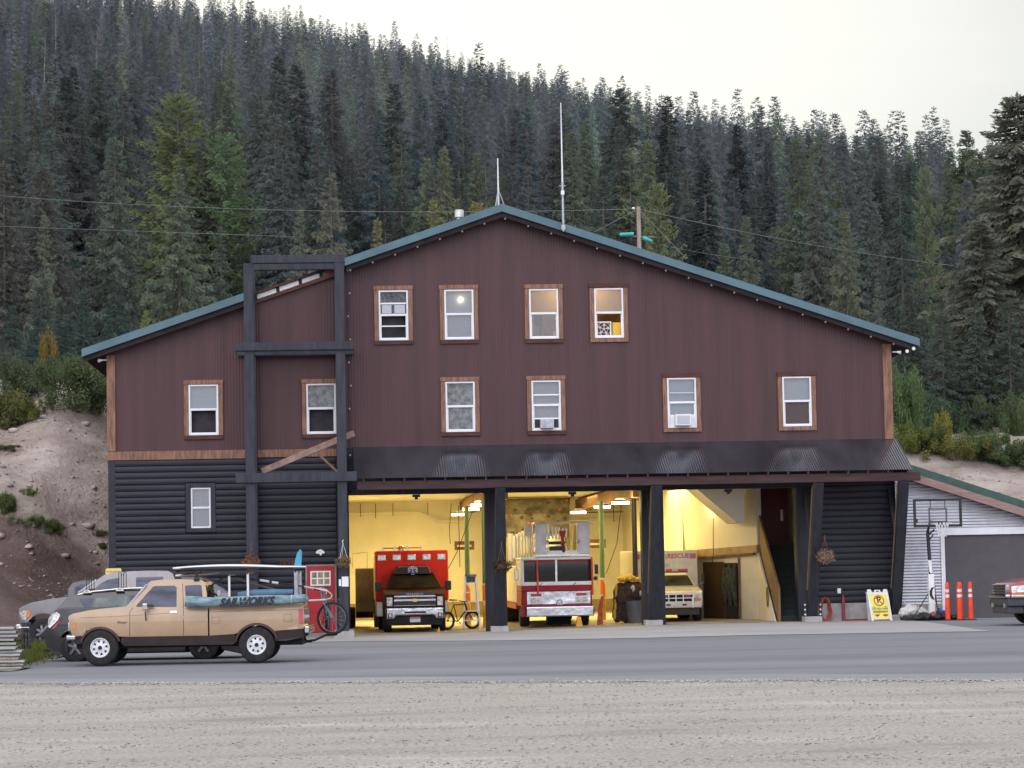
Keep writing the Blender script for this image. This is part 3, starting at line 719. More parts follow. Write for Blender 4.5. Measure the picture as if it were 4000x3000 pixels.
# ---- red entrance door
dr = empty('door'); dr.parent = station
mb = MB(); X0, X1, Z0, Z1 = -6.46, -5.62, -.02, 2.02
mb.box(X0, X1, -.05, 0.0, Z0, Z1)
for a, b in ((.08, .40), (.46, .78)):
    for c, d in ((.12, .52), (.62, .98)):
        mb.box(X0 + a, X0 + b, -.056, -.05, Z0 + c, Z0 + d)
mb.build('leaf', M['reddoor'], dr, bevel=.006)
mb = MB(); mb.box(X0 - .06, X0 - .005, -.06, 0, Z0 - .05, Z1 + .06); mb.box(X1 + .005, X1 + .06, -.06, 0, Z0 - .05, Z1 + .06); mb.box(X0, X1, -.06, 0, Z1 + .003, Z1 + .06); mb.build('door_frame', mat('grey red frame', lin(150, 120, 122), .5), dr)
mb = MB(); a0, a1, c0, c1 = X0 + .09, X1 - .12, 1.42, 1.88
for q in range(4): mb.box(a0 + q * (a1 - a0 - .045) / 3, a0 + q * (a1 - a0 - .045) / 3 + .045, -.075, -.05, c0, c1)
for q in range(3): mb.box(a0, a1, -.0755, -.051, c0 + q * (c1 - c0 - .045) / 2, c0 + q * (c1 - c0 - .045) / 2 + .045)
mb.build('glazing_frame', M['white'], dr)
mb = MB(); mb.quad((a0, -.055, c0), (a1, -.055, c0), (a1, -.055, c1), (a0, -.055, c1)); mb.build('pane', mat('door glass painted as lit room', (.34, .24, .10), .15, var=.4, scale=5, rgb2=(.05, .035, .02)), dr, fixn=False)  # lit room behind the glass is painted on the pane
MB().box(-6.15, -5.93, -.062, -.05, 1.31, 1.37).build('letter_plate', M['steel'], dr)
MB().ball((X1 - .07, -.09, .98), .035).build('handle', M['steel'], dr, smooth=True)
mb = MB(); mb.box(-6.5, -5.58, -.25, 0, -.14, -.03); mb.build('door_sill', M['concrete'], dr)
# copper house numbers and a pale ornament over the door, a notice on the post
M['copper'] = mat('copper numerals', lin(110, 62, 48), .5, .4)
text('7694', .24, M['copper'], station, front_text_matrix(-7.10, -.075, 2.14), name='house_number')
mb = MB(); mb.prism([(-6.20, 2.44), (-6.15, 2.52), (-6.04, 2.55), (-5.95, 2.50), (-5.90, 2.44), (-5.96, 2.40), (-6.0, 2.42), (-6.01, 2.36), (-6.07, 2.36), (-6.08, 2.42), (-6.14, 2.40)], 'y', -.14, -.07)
tag(mb.build('wall_ornament', M['white'], None, bevel=.01), 'white winged ornament fixed above the red door', 'ornament')
mb = MB(); mb.box(-5.40, -5.20, -2.262, -2.254, 1.40, 1.70); tag(mb.build('notice_sheet', M['paper']), 'white paper notice on the charcoal post beside the red door', 'notice')
mb = MB(); mb.box(-5.49, -5.42, -2.262, -2.254, 1.42, 1.62); tag(mb.build('notice_strip', M['paper']), 'narrow white strip of paper beside the larger notice', 'notice')

# ---- lights on the building
sl = thing('string_lights', 'string of small bulbs hung under the gable edge', 'string lights')
bulb = MB().ball((0, 0, 0), .030, 8, 5).build('bulb', emit('faintly glowing bulb', (.75, .72, .70), .30), sl, smooth=True)  # a weak glow is put into the bulb material
first = True; xs = list(np.arange(-5.0, APX, .70)) + list(np.arange(APX + .1, 12.6, .715))
for x in xs:
    b = bulb if first else bulb.copy()
    if not first: COL.objects.link(b); b.parent = sl
    first = False; b.location = (x, -.52, roof_z(x) - .43)
for k in range(9):
    b = bulb.copy(); COL.objects.link(b); b.parent = sl; b.location = (-5.08 + .05 * (k % 2), -.32, 11.2 - k * .72)
wire = MB(); wire.tube([(x, -.52, roof_z(x) - .395) for x in xs], .008, 5); wire.tube([(-5.06, -.33, 11.3), (-5.06, -.33, 5.3)], .008, 5); wire.build('wire', M['black'], sl)
def floodlight(x, z, s, label):
    o = thing('flood_light', label, 'light', (x, -.25, z))
    MB().tube([(0, 0, 0), (s * .14, 0, .0)], .018, 8).build('arm', M['white'], o)
    MB().lathe([(.01, 0), (.03, 0), (.06, .12), (.05, .13), (.002, .13)], (s * .14, 0, 0), (s, -.3, -.2), 14).build('lamp_head', M['white'], o, smooth=True)
floodlight(-12.55, 8.50, -1, 'white flood light under the eave at the end above the dirt bank')
floodlight(12.02, 8.42, 1, 'white flood light under the eave at the end beside the big spruce')
o = thing('security_camera', 'pair of round white lamps hanging at the eave tip', 'light', (12.55, -.45, 8.45))
MB().box(-.02, .02, -.02, .02, 0, .2).build('bracket', M['black'], o)
for dx_, dz_ in ((-.12, -.03), (.09, .05)): MB().ball((dx_, -.06, dz_), .055).build('lamp_head', emit('pale lamp face', (.9, .92, .95), .9), o, smooth=True)

# ---- roof furniture
o = thing('antenna', 'short white antenna on a tripod at the roof ridge', 'antenna', (-.28, .6, 13.2))
MB().tube([(0, 0, .1), (0, 0, 1.62)], [.03, .018], 8).build('mast', M['white'], o)
for a in (0, 2.1, 4.2): MB().tube([(.26 * cos(a), .26 * sin(a), -.1), (0, 0, .62)], .016, 6).build('leg', M['steel'], o)
o = thing('antenna', 'tall thin white antenna mast bracketed to the roof edge', 'antenna', (1.65, -.68, 12.3))
MB().tube([(0, 0, 0), (0, 0, 1.55)], .035, 8).build('mast', M['steel'], o)
MB().tube([(0, 0, 1.5), (0, 0, 4.05)], [.028, .014], 8).build('whip', M['white'], o)
MB().box(-.05, .05, -.05, .05, 1.15, 1.28).build('clamp', M['white'], o); MB().box(-.06, .06, -.03, .12, .05, .2).build('bracket', M['steel'], o)
MB().box(-.09, .09, -.01, .01, 1.42, 1.44).build('crossbar', M['steel'], o)
o = thing('chimney_pipe', 'short metal flue pipe with cap on the left roof slope', 'flue', (-1.52, .8, 12.65))
MB().lathe([(.085, -.1), (.085, .30)], (0, 0, 0), (0, 0, 1), 16).build('flue', M['alu'], o, smooth=True)
MB().lathe([(.1, .30), (.15, .32), (.15, .52), (.12, .56), (.002, .57)], (0, 0, 0), (0, 0, 1), 16).build('cap', M['alu'], o, smooth=True)

# ---- interior of the bays
mb = MB(); nxs = 40
Vq = []; Fq = []
for i in range(nxs + 1):
    x = -5.15 + (9.9 + 5.15) * i / nxs
    for y in (0.0, 6, 12, 24): Vq.append((x, y, gz(x, y) + .022))
for i in range(nxs):
    for j in range(3): Fq.append((i * 4 + j, i * 4 + 4 + j, i * 4 + 5 + j, i * 4 + 1 + j))
mesh_np('bay_floor', Vq, Fq, M['garagefloor'], station, smooth=True)
CZ = 4.56
mb = MB(); mb.quad((-5.3, .02, CZ), (9.9, .02, CZ), (9.9, 24, CZ), (-5.3, 24, CZ)); mb.build('bay_ceiling', M['innerceil'], station, fixn=False)
mb = MB(); mb.quad((-5.3, 24, .5), (9.9, 24, .5), (9.9, 24, CZ), (-5.3, 24, CZ)); mb.quad((-5.3, .02, .5), (-5.3, 24, .5), (-5.3, 24, CZ), (-5.3, .02, CZ))
mb.quad((-5.3, .03, 4.2), (9.9, .03, 4.2), (9.9, .03, CZ), (-5.3, .03, CZ)); mb.quad((9.9, .02, -.3), (9.9, 24, -.3), (9.9, 24, CZ), (9.9, .02, CZ))
mb.build('bay_wall', M['innerwall'], station, fixn=False)
mb = MB(); mb.box(-5.3, 9.9, 23.9, 24.1, -.3, .5); mb.box(-5.4, -5.22, .6, 23.9, -.3, .5); mb.build('wainscot', mat('ochre base of wall', (.36, .28, .16), .8), station)
# conduit line on the rear wall with drop wires
mb = MB(); mb.tube([(-5.2, 23.8, 4.12), (-2.2, 23.8, 4.12), (-1.5, 23.8, 3.75), (-.4, 23.8, 3.75)], .05, 8); mb.tube([(1.5, 23.8, 3.7), (9, 23.8, 3.7)], .05, 8)
mb.build('conduit', M['innerwall'], station)
mb = MB()
for x, z0_, z1_ in ((-4.6, 3.98, 4.5), (-4.0, 3.9, 4.5), (-3.3, 4.0, 4.5), (-1.9, 4.0, 4.5), (5.6, 3.6, 4.5), (6.6, 3.4, 4.5)): mb.tube([(x, 23.6, z0_), (x, 23.6, z1_)], .014, 5)
mb.tube([(4.5, 23.7, 4.0), (9, 23.7, 4.0)], .02, 6); mb.build('pipe_hanger', M['soffit'], station)
# brown beams carry the row of work lights
for bx in (-.35, 4.30):
    MB().box(bx - .30, bx + .32, 2.5, 23, 4.05, 4.5).build('beam', M['brownbeam'], station, bevel=.02)
tube_e = emit('work light tube', (1.0, .80, .46), 16)
for bx in (-.80, 3.88):
    for y in (5.2, 11.2, 20.5):
        fx_ = MB().box(bx - .30, bx + .30, y - .10, y + .10, 3.99, 4.04).build('work_light', M['brownbeam'], station)
        t = MB()
        for s in (-.15, .15): t.tube([(bx + s - .14, y - .12, 3.94), (bx + s + .14, y - .12, 3.94)], .045, 8)
        t.build('tube', tube_e, fx_)
        rf = MB(); rf.prism([(bx - .26, 3.98), (bx + .26, 3.98), (bx + .12, 4.10), (bx - .12, 4.10)], 'y', y - .10, y + .06); rf.build('reflector', M['alu'], fx_)
for i, (x, y, p_) in enumerate(((-3.0, 9.5, 75), (-3.0, 17, 175), (1.8, 9.5, 75), (1.8, 17, 155), (5.4, 9.5, 62), (5.0, 16, 78))):
    li = bpy.data.lights.new('bay_fill', 'AREA'); li.shape = 'RECTANGLE'; li.size = 2.2; li.size_y = 4; li.energy = p_ * 4.3; li.color = (1.0, .755, .25)  # unseen ceiling fill lights added to brighten the bays
    lo = bpy.data.objects.new('bay_fill', li); COL.objects.link(lo); lo.location = (x, y, CZ - .1); lo.parent = station
for x, y, p_ in ((-.80, 2.6, 150), (3.88, 2.6, 130), (6.9, 6.2, 22)):
    li = bpy.data.lights.new('work_lamp', 'POINT'); li.energy = p_; li.color = (1.0, .78, .32); li.shadow_soft_size = .18
    lo = bpy.data.objects.new('work_lamp', li); COL.objects.link(lo); lo.location = (x, y, 3.8); lo.parent = station
# stairs, landing and the oblique partition of the third bay
mb = MB(); SX0, SX1 = 8.36, 9.6
for k in range(13): mb.box(SX0, SX1, .35 + k * .27, 5.2, k * .188 - .1, (k + 1) * .188)
mb.build('stairs', mat('dark stair carpet', (.018, .024, .022), .9), station)
mb = MB(); mb.box(8.5, 9.44, 5.0, 5.06, 2.45, 4.5); sd_ = mb.build('stair_door', mat('dark red door', (.12, .012, .016), .5), station)
mb = MB(); mb.box(9.22, 9.30, 4.97, 5.0, 3.25, 3.62); mb.build('door_plate', M['paper'], sd_)
mb = MB(); mb.quad((8.36, 5.1, 2.3), (9.9, 5.1, 2.3), (9.9, 5.1, 4.5), (8.36, 5.1, 4.5)); mb.build('stair_wall', mat('brown stair wall', (.16, .115, .07), .8), station)
mb = MB(); mb.box(9.48, 9.6, .3, 5.0, 1.2, 4.5); mb.build('stair_wall', mat('tan stair wall', (.36, .27, .17), .8), station)
mb = MB(); mb.prism([(.25, -.1), (.25, 1.05), (3.65, 3.42), (3.65, 2.35)], 'x', 8.27, 8.34); mb.build('stair_railing', mat('brown stair boarding', (.20, .115, .05), .65, var=.2, stretch=(3, 6, .6)), station)
mb = MB(); mb.prism([(.45, -.1), (3.66, 2.25), (3.66, -.1)], 'x', 8.20, 8.26)
mb.quad((8.23, 3.66, -.1), (6.35, 8.2, -.1), (6.35, 8.2, 2.2), (8.23, 3.66, 2.25)); mb.quad((8.23, 3.66, 2.25), (8.23, 3.66, CZ), (6.25, 8.4, CZ), (6.35, 8.4, 2.2)); mb.quad((6.35, 8.2, -.1), (6.0, 24, -.1), (6.0, 24, CZ), (6.35, 8.2, CZ))
mb.quad((8.2, 3.66, 2.25), (8.36, 3.7, 2.25), (8.36, 3.7, CZ), (8.2, 3.66, CZ))
mb.build('partition', M['innerwall'], station, fixn=False)
mb = MB(); mb.beam((8.22, 3.56, 2.33), (6.38, 8.0, 2.20), .16, .24); mb.build('ledge', mat('tan ledge board', (.42, .30, .16), .7), station)
mb = MB(); mb.beam((8.1, 3.7, 2.17), (6.40, 7.8, 2.05), .10, .07); mb.build('hose_rack', M['brownbeam'], station)
# soffit of the upper flight
mb = MB(); mb.prism([(5.75, 4.56), (7.35, 3.17), (7.6, 3.17), (7.6, 4.56)], 'y', 2.4, 4.6); mb.build('stair_soffit', M['innerceil'], station)
# brown storage door, one leaf open
da = Vector((8.23, 3.66, 0)); db = Vector((6.35, 8.2, 0)); dd = (db - da).normalized(); nn = Vector((-dd.y, dd.x, 0)); nn = nn if nn.y < 0 else -nn
def onwall(t, off, z): p = da + dd * t + nn * off; return (p.x, p.y, z)
dr = empty('storage_door'); dr.parent = station
mb = MB(); mb.quad(onwall(2.15, .03, -.05), onwall(3.55, .03, -.05), onwall(3.55, .03, 1.92), onwall(2.15, .03, 1.92)); mb.build('door_leaf', mat('brown door leaf', (.085, .045, .022), .55), dr, fixn=False)
mb = MB(); mb.quad(onwall(1.2, .02, -.05), onwall(2.15, .02, -.05), onwall(2.15, .02, 1.88), onwall(1.2, .02, 1.88)); mb.build('doorway', M['dark'], dr, fixn=False)
mb = MB(); mb.beam(onwall(1.17, .05, -.05), onwall(1.17, .05, 2.05), .06, .06); mb.build('door_frame', M['brownbeam'], dr)
mb = MB(); n_ = 7
for k in range(n_):
    t = 1.35 + .11 * k
    mb.tube([onwall(t, .08, 1.82 - .05 * (k % 3)), onwall(t + .03 * (k % 2), .14, 1.2), onwall(t - .04, .10, .45 + .12 * (k % 3))], [.05, .10, .03], 7)
tag(mb.build('hanging_gear', mat('grey green turnout coats', (.055, .065, .05), .85, var=.4, scale=8), None, smooth=True), 'grey green coats hanging in the dark storage doorway', 'coats')
# climbing wall at the back of the middle bay
cw = thing('climbing_wall', 'grey indoor climbing panel studded with dark holds behind the ladder truck', 'climbing wall', (0, 0, 0))
mb = MB(); mb.prism([(20.0, 0), (20.0, 3.9), (19.4, 4.5), (20.3, 4.5), (20.3, 0)], 'x', .55, 3.48); mb.build('panel', mat('grey panel', (.065, .055, .045), .9, var=.4, scale=2.2, bump=.4), cw)
hc = [mat('dark hold', (.02, .018, .02), .7), mat('red hold', (.4, .04, .02), .6)]
for k in range(46):
    x = random.uniform(.7, 3.35); z = random.uniform(2.4, 4.42)
    y = 19.98 if z < 3.9 else 19.98 - .6 * (z - 3.9) / .6
    MB().ball((x, y, z), random.uniform(.035, .075), 7, 5, random.uniform(.6, 1.1)).build('hold', hc[1] if k % 9 == 0 else hc[0], cw)
# ------------------------------------------------------------------ conifers
def foliage_mat(name, dark, light, sheen=0.0, usecol=True):
    m, nt, out = new_mat(name)
    p = N(nt, 'ShaderNodeBsdfPrincipled', Roughness=0.85); p.inputs['Specular IOR Level'].default_value = 0.05
    tc = N(nt, 'ShaderNodeTexCoord')
    n1 = N(nt, 'ShaderNodeTexNoise', Scale=0.9, Detail=6.0, Roughness=0.7); L(nt, tc, 'Object', n1, 'Vector')
    cr = N(nt, 'ShaderNodeValToRGB'); el = cr.color_ramp.elements
    el[0].position = 0.32; el[0].color = (*dark, 1); el[1].position = 0.68; el[1].color = (*light, 1)
    L(nt, n1, 'Fac', cr, 'Fac')
    mx = N(nt, 'ShaderNodeMix', data_type='RGBA', blend_type='MULTIPLY'); mx.inputs[0].default_value = 1.0
    L(nt, cr, 'Color', mx, 6)
    if usecol:
        oi = N(nt, 'ShaderNodeObjectInfo'); L(nt, oi, 'Color', mx, 7)
    else:
        at = N(nt, 'ShaderNodeAttribute', attribute_name='tint'); L(nt, at, 'Color', mx, 7)
    L(nt, mx, 2, p, 'Base Color'); tl = N(nt, 'ShaderNodeBsdfTranslucent'); L(nt, mx, 2, tl, 'Color'); ms = N(nt, 'ShaderNodeMixShader', Fac=.42); L(nt, p, 'BSDF', ms, 1); L(nt, tl, 'BSDF', ms, 2); L(nt, ms, 'Shader', out, 'Surface'); return m
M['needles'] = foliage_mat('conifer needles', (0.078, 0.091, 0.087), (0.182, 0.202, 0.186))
M['needles_far'] = foliage_mat('distant conifer needles', (0.094, 0.108, 0.113), (0.185, 0.203, 0.202), usecol=False)  # bluer and paler: distance haze put into the needle colour
M['bark'] = mat('grey bark', (0.13, 0.115, 0.10), 0.9, var=0.25, scale=3, bump=0.4, bscale=12, stretch=(2, 2, .4))
M['snag'] = mat('bleached dead wood', (0.20, 0.19, 0.185), 0.9, var=0.25, scale=3)

def conifer_np(seed, nb, nt_, width, crown0, droop, upturn, taper_pow, ragged, feather, gap=0.0):
    """unit-height conifer: returns crown triangles V,F and trunk V,F (quads)"""
    r = np.random.default_rng(seed)
    V = []; F = []
    bark_v = []; bark_f = []
    def tri(a, b, c):
        k = len(V); V.extend([a, b, c]); F.append((k, k + 1, k + 2))
    h = crown0
    golden = 2.399963
    for i in range(nb):
        u = (i + r.random()) / nb
        z = crown0 + (1 - crown0) * (1 - (1 - u) ** 1.12) * 0.985
        q = (z - crown0) / (1 - crown0)
        if r.random() < gap: continue
        Lb = width * ((1 - q) ** taper_pow) * (0.72 + 0.28 * min(1, q * 6 + .25)) * (1 + ragged * (r.random() - .5) * 2) + 0.012
        az = i * golden + r.normal() * .35
        ca, sa = cos(az), sin(az); side = np.array([-sa, ca, 0])
        pts = []
        for k in range(6):
            t = k / 5
            rad = Lb * t
            zz = z - droop * Lb * (t ** 1.15) + upturn * Lb * t ** 3 + (.22 * Lb * t if q > .8 else 0)
            pts.append(np.array([ca * rad, sa * rad, zz]))
        pts = np.array(pts)
        # branch wood shows as a thin sliver
        wb = 0.0016
        k0 = len(bark_v)
        for p in (pts[0], pts[3]):
            bark_v.extend([p + side * wb, p - side * wb, p + np.array([0, 0, wb * 2])])
        for a, b in ((0, 1), (1, 2), (2, 0)): bark_f.append((k0 + a, k0 + b, k0 + 3 + b, k0 + 3 + a))
        n_t = max(7, int(nt_ * (0.35 + 0.65 * Lb / width)))
        for j in range(n_t):
            t = 0.12 + 0.88 * (j + r.random()) / n_t
            s = t * 5; k = min(4, int(s)); p = pts[k] + (pts[k + 1] - pts[k]) * (s - k)
            d = pts[k + 1] - pts[k]; d = d / (np.linalg.norm(d) + 1e-9)
            sg = 1 if j % 2 else -1
            l = feather * (0.44 + .56 * min(1, Lb / (width * .55))) * (0.55 + .75 * r.random()) * (0.45 + 0.55 * (1 - abs(t - .45)))
            dirv = d * (0.35 + .5 * r.random()) + side * sg * (0.35 + .75 * r.random()) + np.array([0, 0, -0.45 - .75 * r.random() + (1.0 if q > .86 else 0)])
            dirv /= np.linalg.norm(dirv)
            wv = np.cross(dirv, d); wv /= (np.linalg.norm(wv) + 1e-9)
            wv = wv * .5 + np.array([r.normal(), r.normal(), r.normal()]) * .35 + d * .6; wv /= np.linalg.norm(wv)
            w_ = l * (0.16 + .14 * r.random())
            a = p + wv * w_; b = p - wv * w_; m_ = p + dirv * l * .55; e = p + dirv * l
            tri(a, b, m_ + wv * w_ * 1.1)
            tri(m_ + wv * w_ * .9, m_ - wv * w_ * 1.0, e)
    # leader
    for k in range(7):
        a_ = k * 2.4; zz = .955 + .045 * k / 7
        tri(np.array([0, 0, zz + .012]), np.array([cos(a_) * .010, sin(a_) * .010, zz - .012]), np.array([cos(a_ + .8) * .008, sin(a_ + .8) * .008, zz]))
    V = np.array(V); F = np.array(F)
    n = 7; rings = [(0, .014), (.12, .0115), (.4, .0085), (.7, .005), (.97, .0015)]
    off = len(bark_v)
    for z, rad in rings:
        for j in range(n):
            t = 2 * pi * j / n; bark_v.append(np.array([cos(t) * rad, sin(t) * rad, z]))
    for i in range(len(rings) - 1):
        for j in range(n):
            a = off + i * n + j; b = off + i * n + (j + 1) % n
            bark_f.append((a, b, b + n, a + n))
    return V, F, np.array(bark_v), np.array(bark_f)

KINDS = {
 'spruce':  dict(width=.200, crown0=.06, droop=.42, upturn=.22, taper_pow=1.02, ragged=.34, feather=.040),
 'wide':    dict(width=.245, crown0=.04, droop=.48, upturn=.26, taper_pow=.98, ragged=.38, feather=.043),
 'giant':   dict(width=.215, crown0=.03, droop=.60, upturn=.22, taper_pow=.82, ragged=.45, feather=.036),
 'fir':     dict(width=.140, crown0=.05, droop=.30, upturn=.12, taper_pow=1.0, ragged=.30, feather=.034),
 'sparse':  dict(width=.185, crown0=.12, droop=.30, upturn=.30, taper_pow=1.05, ragged=.40, feather=.036, gap=.25),
 'high':    dict(width=.180, crown0=.34, droop=.38, upturn=.25, taper_pow=.95, ragged=.42, feather=.040, gap=.08),
 'larch':   dict(width=.185, crown0=.16, droop=-.02, upturn=.25, taper_pow=.66, ragged=.40, feather=.034),
}
PROTO = {}
def proto(kind, var, dense=1.0):
    key = (kind, var, dense)
    if key not in PROTO:
        a = KINDS[kind]
        V, F, BV, BF = conifer_np(100 + hash_name(kind) + var * 17, int((150 if kind != 'giant' else 260) * dense), int((34 if kind != 'giant' else 64) * dense), **a)
        PROTO[key] = (V, F, BV, BF)
    return PROTO[key]
def hash_name(s): return sum(ord(c) * (i + 3) for i, c in enumerate(s)) % 997

TREE_SRC = {}
def tree(name, kind, var, x, y, h, wscale, tint, label, group, lean=0.0, z=None):
    key = (kind, var)
    if key not in TREE_SRC:
        V, F, BV, BF = proto(kind, var)
        cm = mesh_np('crown', V, F, M['needles']); tm = mesh_np('trunk', BV, BF, M['bark'])
        for q in (cm, tm): COL.objects.unlink(q)
        TREE_SRC[key] = (cm.data, tm.data)
        bpy.data.objects.remove(cm); bpy.data.objects.remove(tm)
    z = float(hill_z(x, y)) - .3 if z is None else z
    t = thing(name, label, 'tree', (x, y, z), random.uniform(0, 6.28), group)
    for nm, me in zip(('crown', 'trunk'), TREE_SRC[key]):
        o = bpy.data.objects.new(nm, me); COL.objects.link(o); o.parent = t
        o.scale = (h * wscale, h * wscale, h)
        o.color = (*tint, 1)
    return t

# placement from image pixels: (x, y, height) worked out through the camera and terrain
def place(px, ptop, d):
    """a tree standing distance d from the viewpoint in image column px, its top at row ptop (image pixels)"""
    bx = PSI + (px - 1106) / 5600.0
    x = -5.43 + d * sin(bx); y = -80.7 + d * cos(bx)
    el = (1218 - 0.0189 * (px - 1106) - ptop) / 5600.0
    zt = 2 + el * d
    z = float(hill_z(x, y)) - .3
    return x, y, z, zt - z
G1 = (1.0, 1.0, 1.0)
grey = (1.18, 1.05, 1.0); olive = (1.55, 1.5, .95); ygreen = (1.6, 1.7, .85); dark = (.55, .62, .66); brown = (1.45, 1.10, .92); bluish = (.86, 1.02, 1.18)
LEAD = [
 # px, ptop, dist, kind, var, wscale, tint, label
 (392, 203, 215, 'larch', 0, 1.45, (1.55, 1.62, .80), 'tall bright yellow green larch standing out of the dark forest'),
 (490, 286, 213, 'larch', 1, 1.25, (1.3, 1.7, .95), 'rounded mid green larch just beside the bright yellow green larch'),
 (392, 376, 176, 'wide', 0, .95, (1.45, 1.55, 1.1), 'pale grey green spruce in front of the yellow green larch'),
 (257, 298, 182, 'wide', 1, .95, (1.15, 1.25, 1.05), 'tall grey green spruce with a thin bare top in the front row'),
 (105, 368, 178, 'high', 0, 1.1, grey, 'front row spruce with a bare lower trunk above the bank shrubs'),
 (22, 360, 176, 'spruce', 1, 1.1, grey, 'grey green spruce at the very edge of the picture above the bank'),
 (128, 155, 232, 'sparse', 0, 1.0, (1.0, .92, .92), 'very tall dark ragged spruce with pale bare trunk showing through'),
 (183, 195, 236, 'spruce', 0, .9, (.9, .86, .88), 'dark spruce close beside the tall ragged one'),
 (275, 195, 240, 'wide', 2, .85, (.9, .9, .92), 'broad dark spruce between the ragged spruce and the larch'),
 (610, 112, 255, 'spruce', 2, .95, dark, 'tallest dark spruce left of the gable peak'),
 (725, 140, 250, 'wide', 0, .85, (.78, .72, .74), 'tall dark brownish spruce above the left roof slope'),
 (625, 262, 212, 'spruce', 0, .95, (.9, .84, .84), 'dusky spruce in front of the two tallest dark spruces'),
 (720, 368, 170, 'sparse', 1, 1.0, (1.7, 1.5, 1.2), 'thin brownish spruce with open branches beside the timber tower'),
 (652, 450, 165, 'sparse', 2, .9, (1.5, 1.6, 1.2), 'small pale open spruce beside the thin brownish one'),
 (820, 470, 162, 'spruce', 1, .8, (2.3, 2.0, .95), 'small yellowish young conifer peeping over the left roof slope'),
 (942, 424, 168, 'fir', 0, 1.0, (2.3, 2.1, .9), 'little yellowish fir next to the roof flue'),
 (1037, 434, 165, 'larch', 1, .8, (2.4, 1.9, .8), 'low yellow brown treetop behind the tripod antenna'),
 (967, 312, 205, 'spruce', 2, .85, olive, 'light olive green spruce left of the gable peak'),
 (825, 250, 236, 'spruce', 1, .9, bluish, 'blue green spruce midway up above the left roof slope'),
 (920, 188, 252, 'wide', 1, .8, bluish, 'broad blue green spruce rising behind the olive one'),
 (1246, 274, 235, 'spruce', 0, .95, (1.25, 1.35, 1.05), 'green spruce directly behind the tall thin antenna'),
 (1351, 264, 240, 'wide', 2, .85, (.9, .98, .92), 'broad shaggy spruce right of the tall thin antenna'),
 (1148, 222, 262, 'fir', 1, 1.1, bluish, 'slim bluish fir just right of the gable peak'),
 (1431, 392, 190, 'larch', 0, .8, (1.7, 1.75, .95), 'rounded olive tree directly behind the utility pole'),
 (1533, 348, 200, 'fir', 2, 1.15, (.34, .38, .42), 'nearly black slender fir right of the utility pole'),
 (1496, 357, 206, 'fir', 0, 1.1, (1.2, 1.2, 1.15), 'grey green fir between the utility pole and the black fir'),
 (1596, 382, 205, 'spruce', 1, .85, bluish, 'bluish spruce just beyond the nearly black fir'),
 (1621, 465, 176, 'spruce', 2, .8, (1.3, 1.42, 1.05), 'light green small spruce above the right roof slope'),
 (1736, 294, 235, 'wide', 0, .9, (1.15, 1.3, .9), 'large green spruce high above the right roof slope'),
 (1780, 296, 240, 'larch', 1, .8, (1.2, 1.35, .9), 'rounded green tree touching the large green spruce'),
 (1771, 375, 215, 'spruce', 0, .85, (1.25, 1.2, 1.1), 'pale grey spruce below the rounded green tree'),
 (1833, 455, 172, 'wide', 1, .78, (1.5, 1.45, 1.05), 'light olive spruce standing over the right end of the roof'),
 (1951, 352, 190, 'wide', 2, .8, (.72, .85, .78), 'dark green spruce between the olive spruce and the big right hand spruce'),
 (2006, 368, 205, 'larch', 0, .62, (1.45, 1.6, .95), 'slim yellow green larch left of the big right hand spruce'),
 (1898, 612, 150, 'sparse', 0, .8, (1.6, 1.6, 1.35), 'small grey sapling conifer by the right roof edge'),
 (1728, 590, 150, 'sparse', 2, .8, (1.5, 1.6, 1.5), 'thin grey sapling peeping over the middle of the right slope'),
 (2206, 212, 138, 'giant', 1, 1.6, (1.55, 1.45, 1.15), 'huge shaggy brownish green spruce at the edge beside the garage'),
 (2120, 480, 134, 'giant', 2, 1.5, (1.4, 1.32, 1.08), 'lower shaggy spruce merging into the huge one beside it'),
 (2035, 640, 150, 'spruce', 1, 1.0, (.9, 1.0, .85), 'dark mid height spruce behind the shrubs right of the building'),
 (107, 470, 160, 'sparse', 1, .9, (1.5, 1.55, 1.2), 'small light green spruce low in the front row'),
 (320, 676, 148, 'larch', 1, .8, (2.2, 2.4, .9), 'little yellow green bush top above the left eave'),
]
for px, pt, d, kd, vr, ws, tn, lb in LEAD:
    x, y, z, h = place(px, pt, d)
    tree('conifer_tree', kd, vr, x, y, h, ws, tn, lb, 'conifers on the hillside', z=z)
# dead standing trunks
def snag(px, pt, d, hh):
    x, y, z, h = place(px, pt, d)
    o = thing('dead_tree', 'bare pale dead trunk standing among the dark conifers', 'dead tree', (x, y, z + h - hh), 0, 'bare dead trunks on the hillside')
    lean = random.uniform(-.03, .03) * hh
    MB().tube([(0, 0, 0), (lean * .4, 0, hh * .5), (lean, 0, hh)], [.07, .05, .02], 6).build('trunk', M['snag'], o)
    for k in range(6):
        z_ = hh * random.uniform(.35, .95); a = random.uniform(0, 6.28); l = random.uniform(.3, 1.1)
        MB().tube([(lean * z_ / hh, 0, z_), (lean * z_ / hh + cos(a) * l, sin(a) * l, z_ - .15 * l)], [.03, .01], 4).build('branch', M['snag'], o)
for px, pt, d, hh in ((133, 2, 420, 9), (218, 55, 420, 12), (448, -10, 460, 9), (108, 78, 380, 8), (486, 95, 380, 8), (440, 80, 400, 9),
                      (978, 66, 690, 9)):
    snag(px, pt, d, hh)

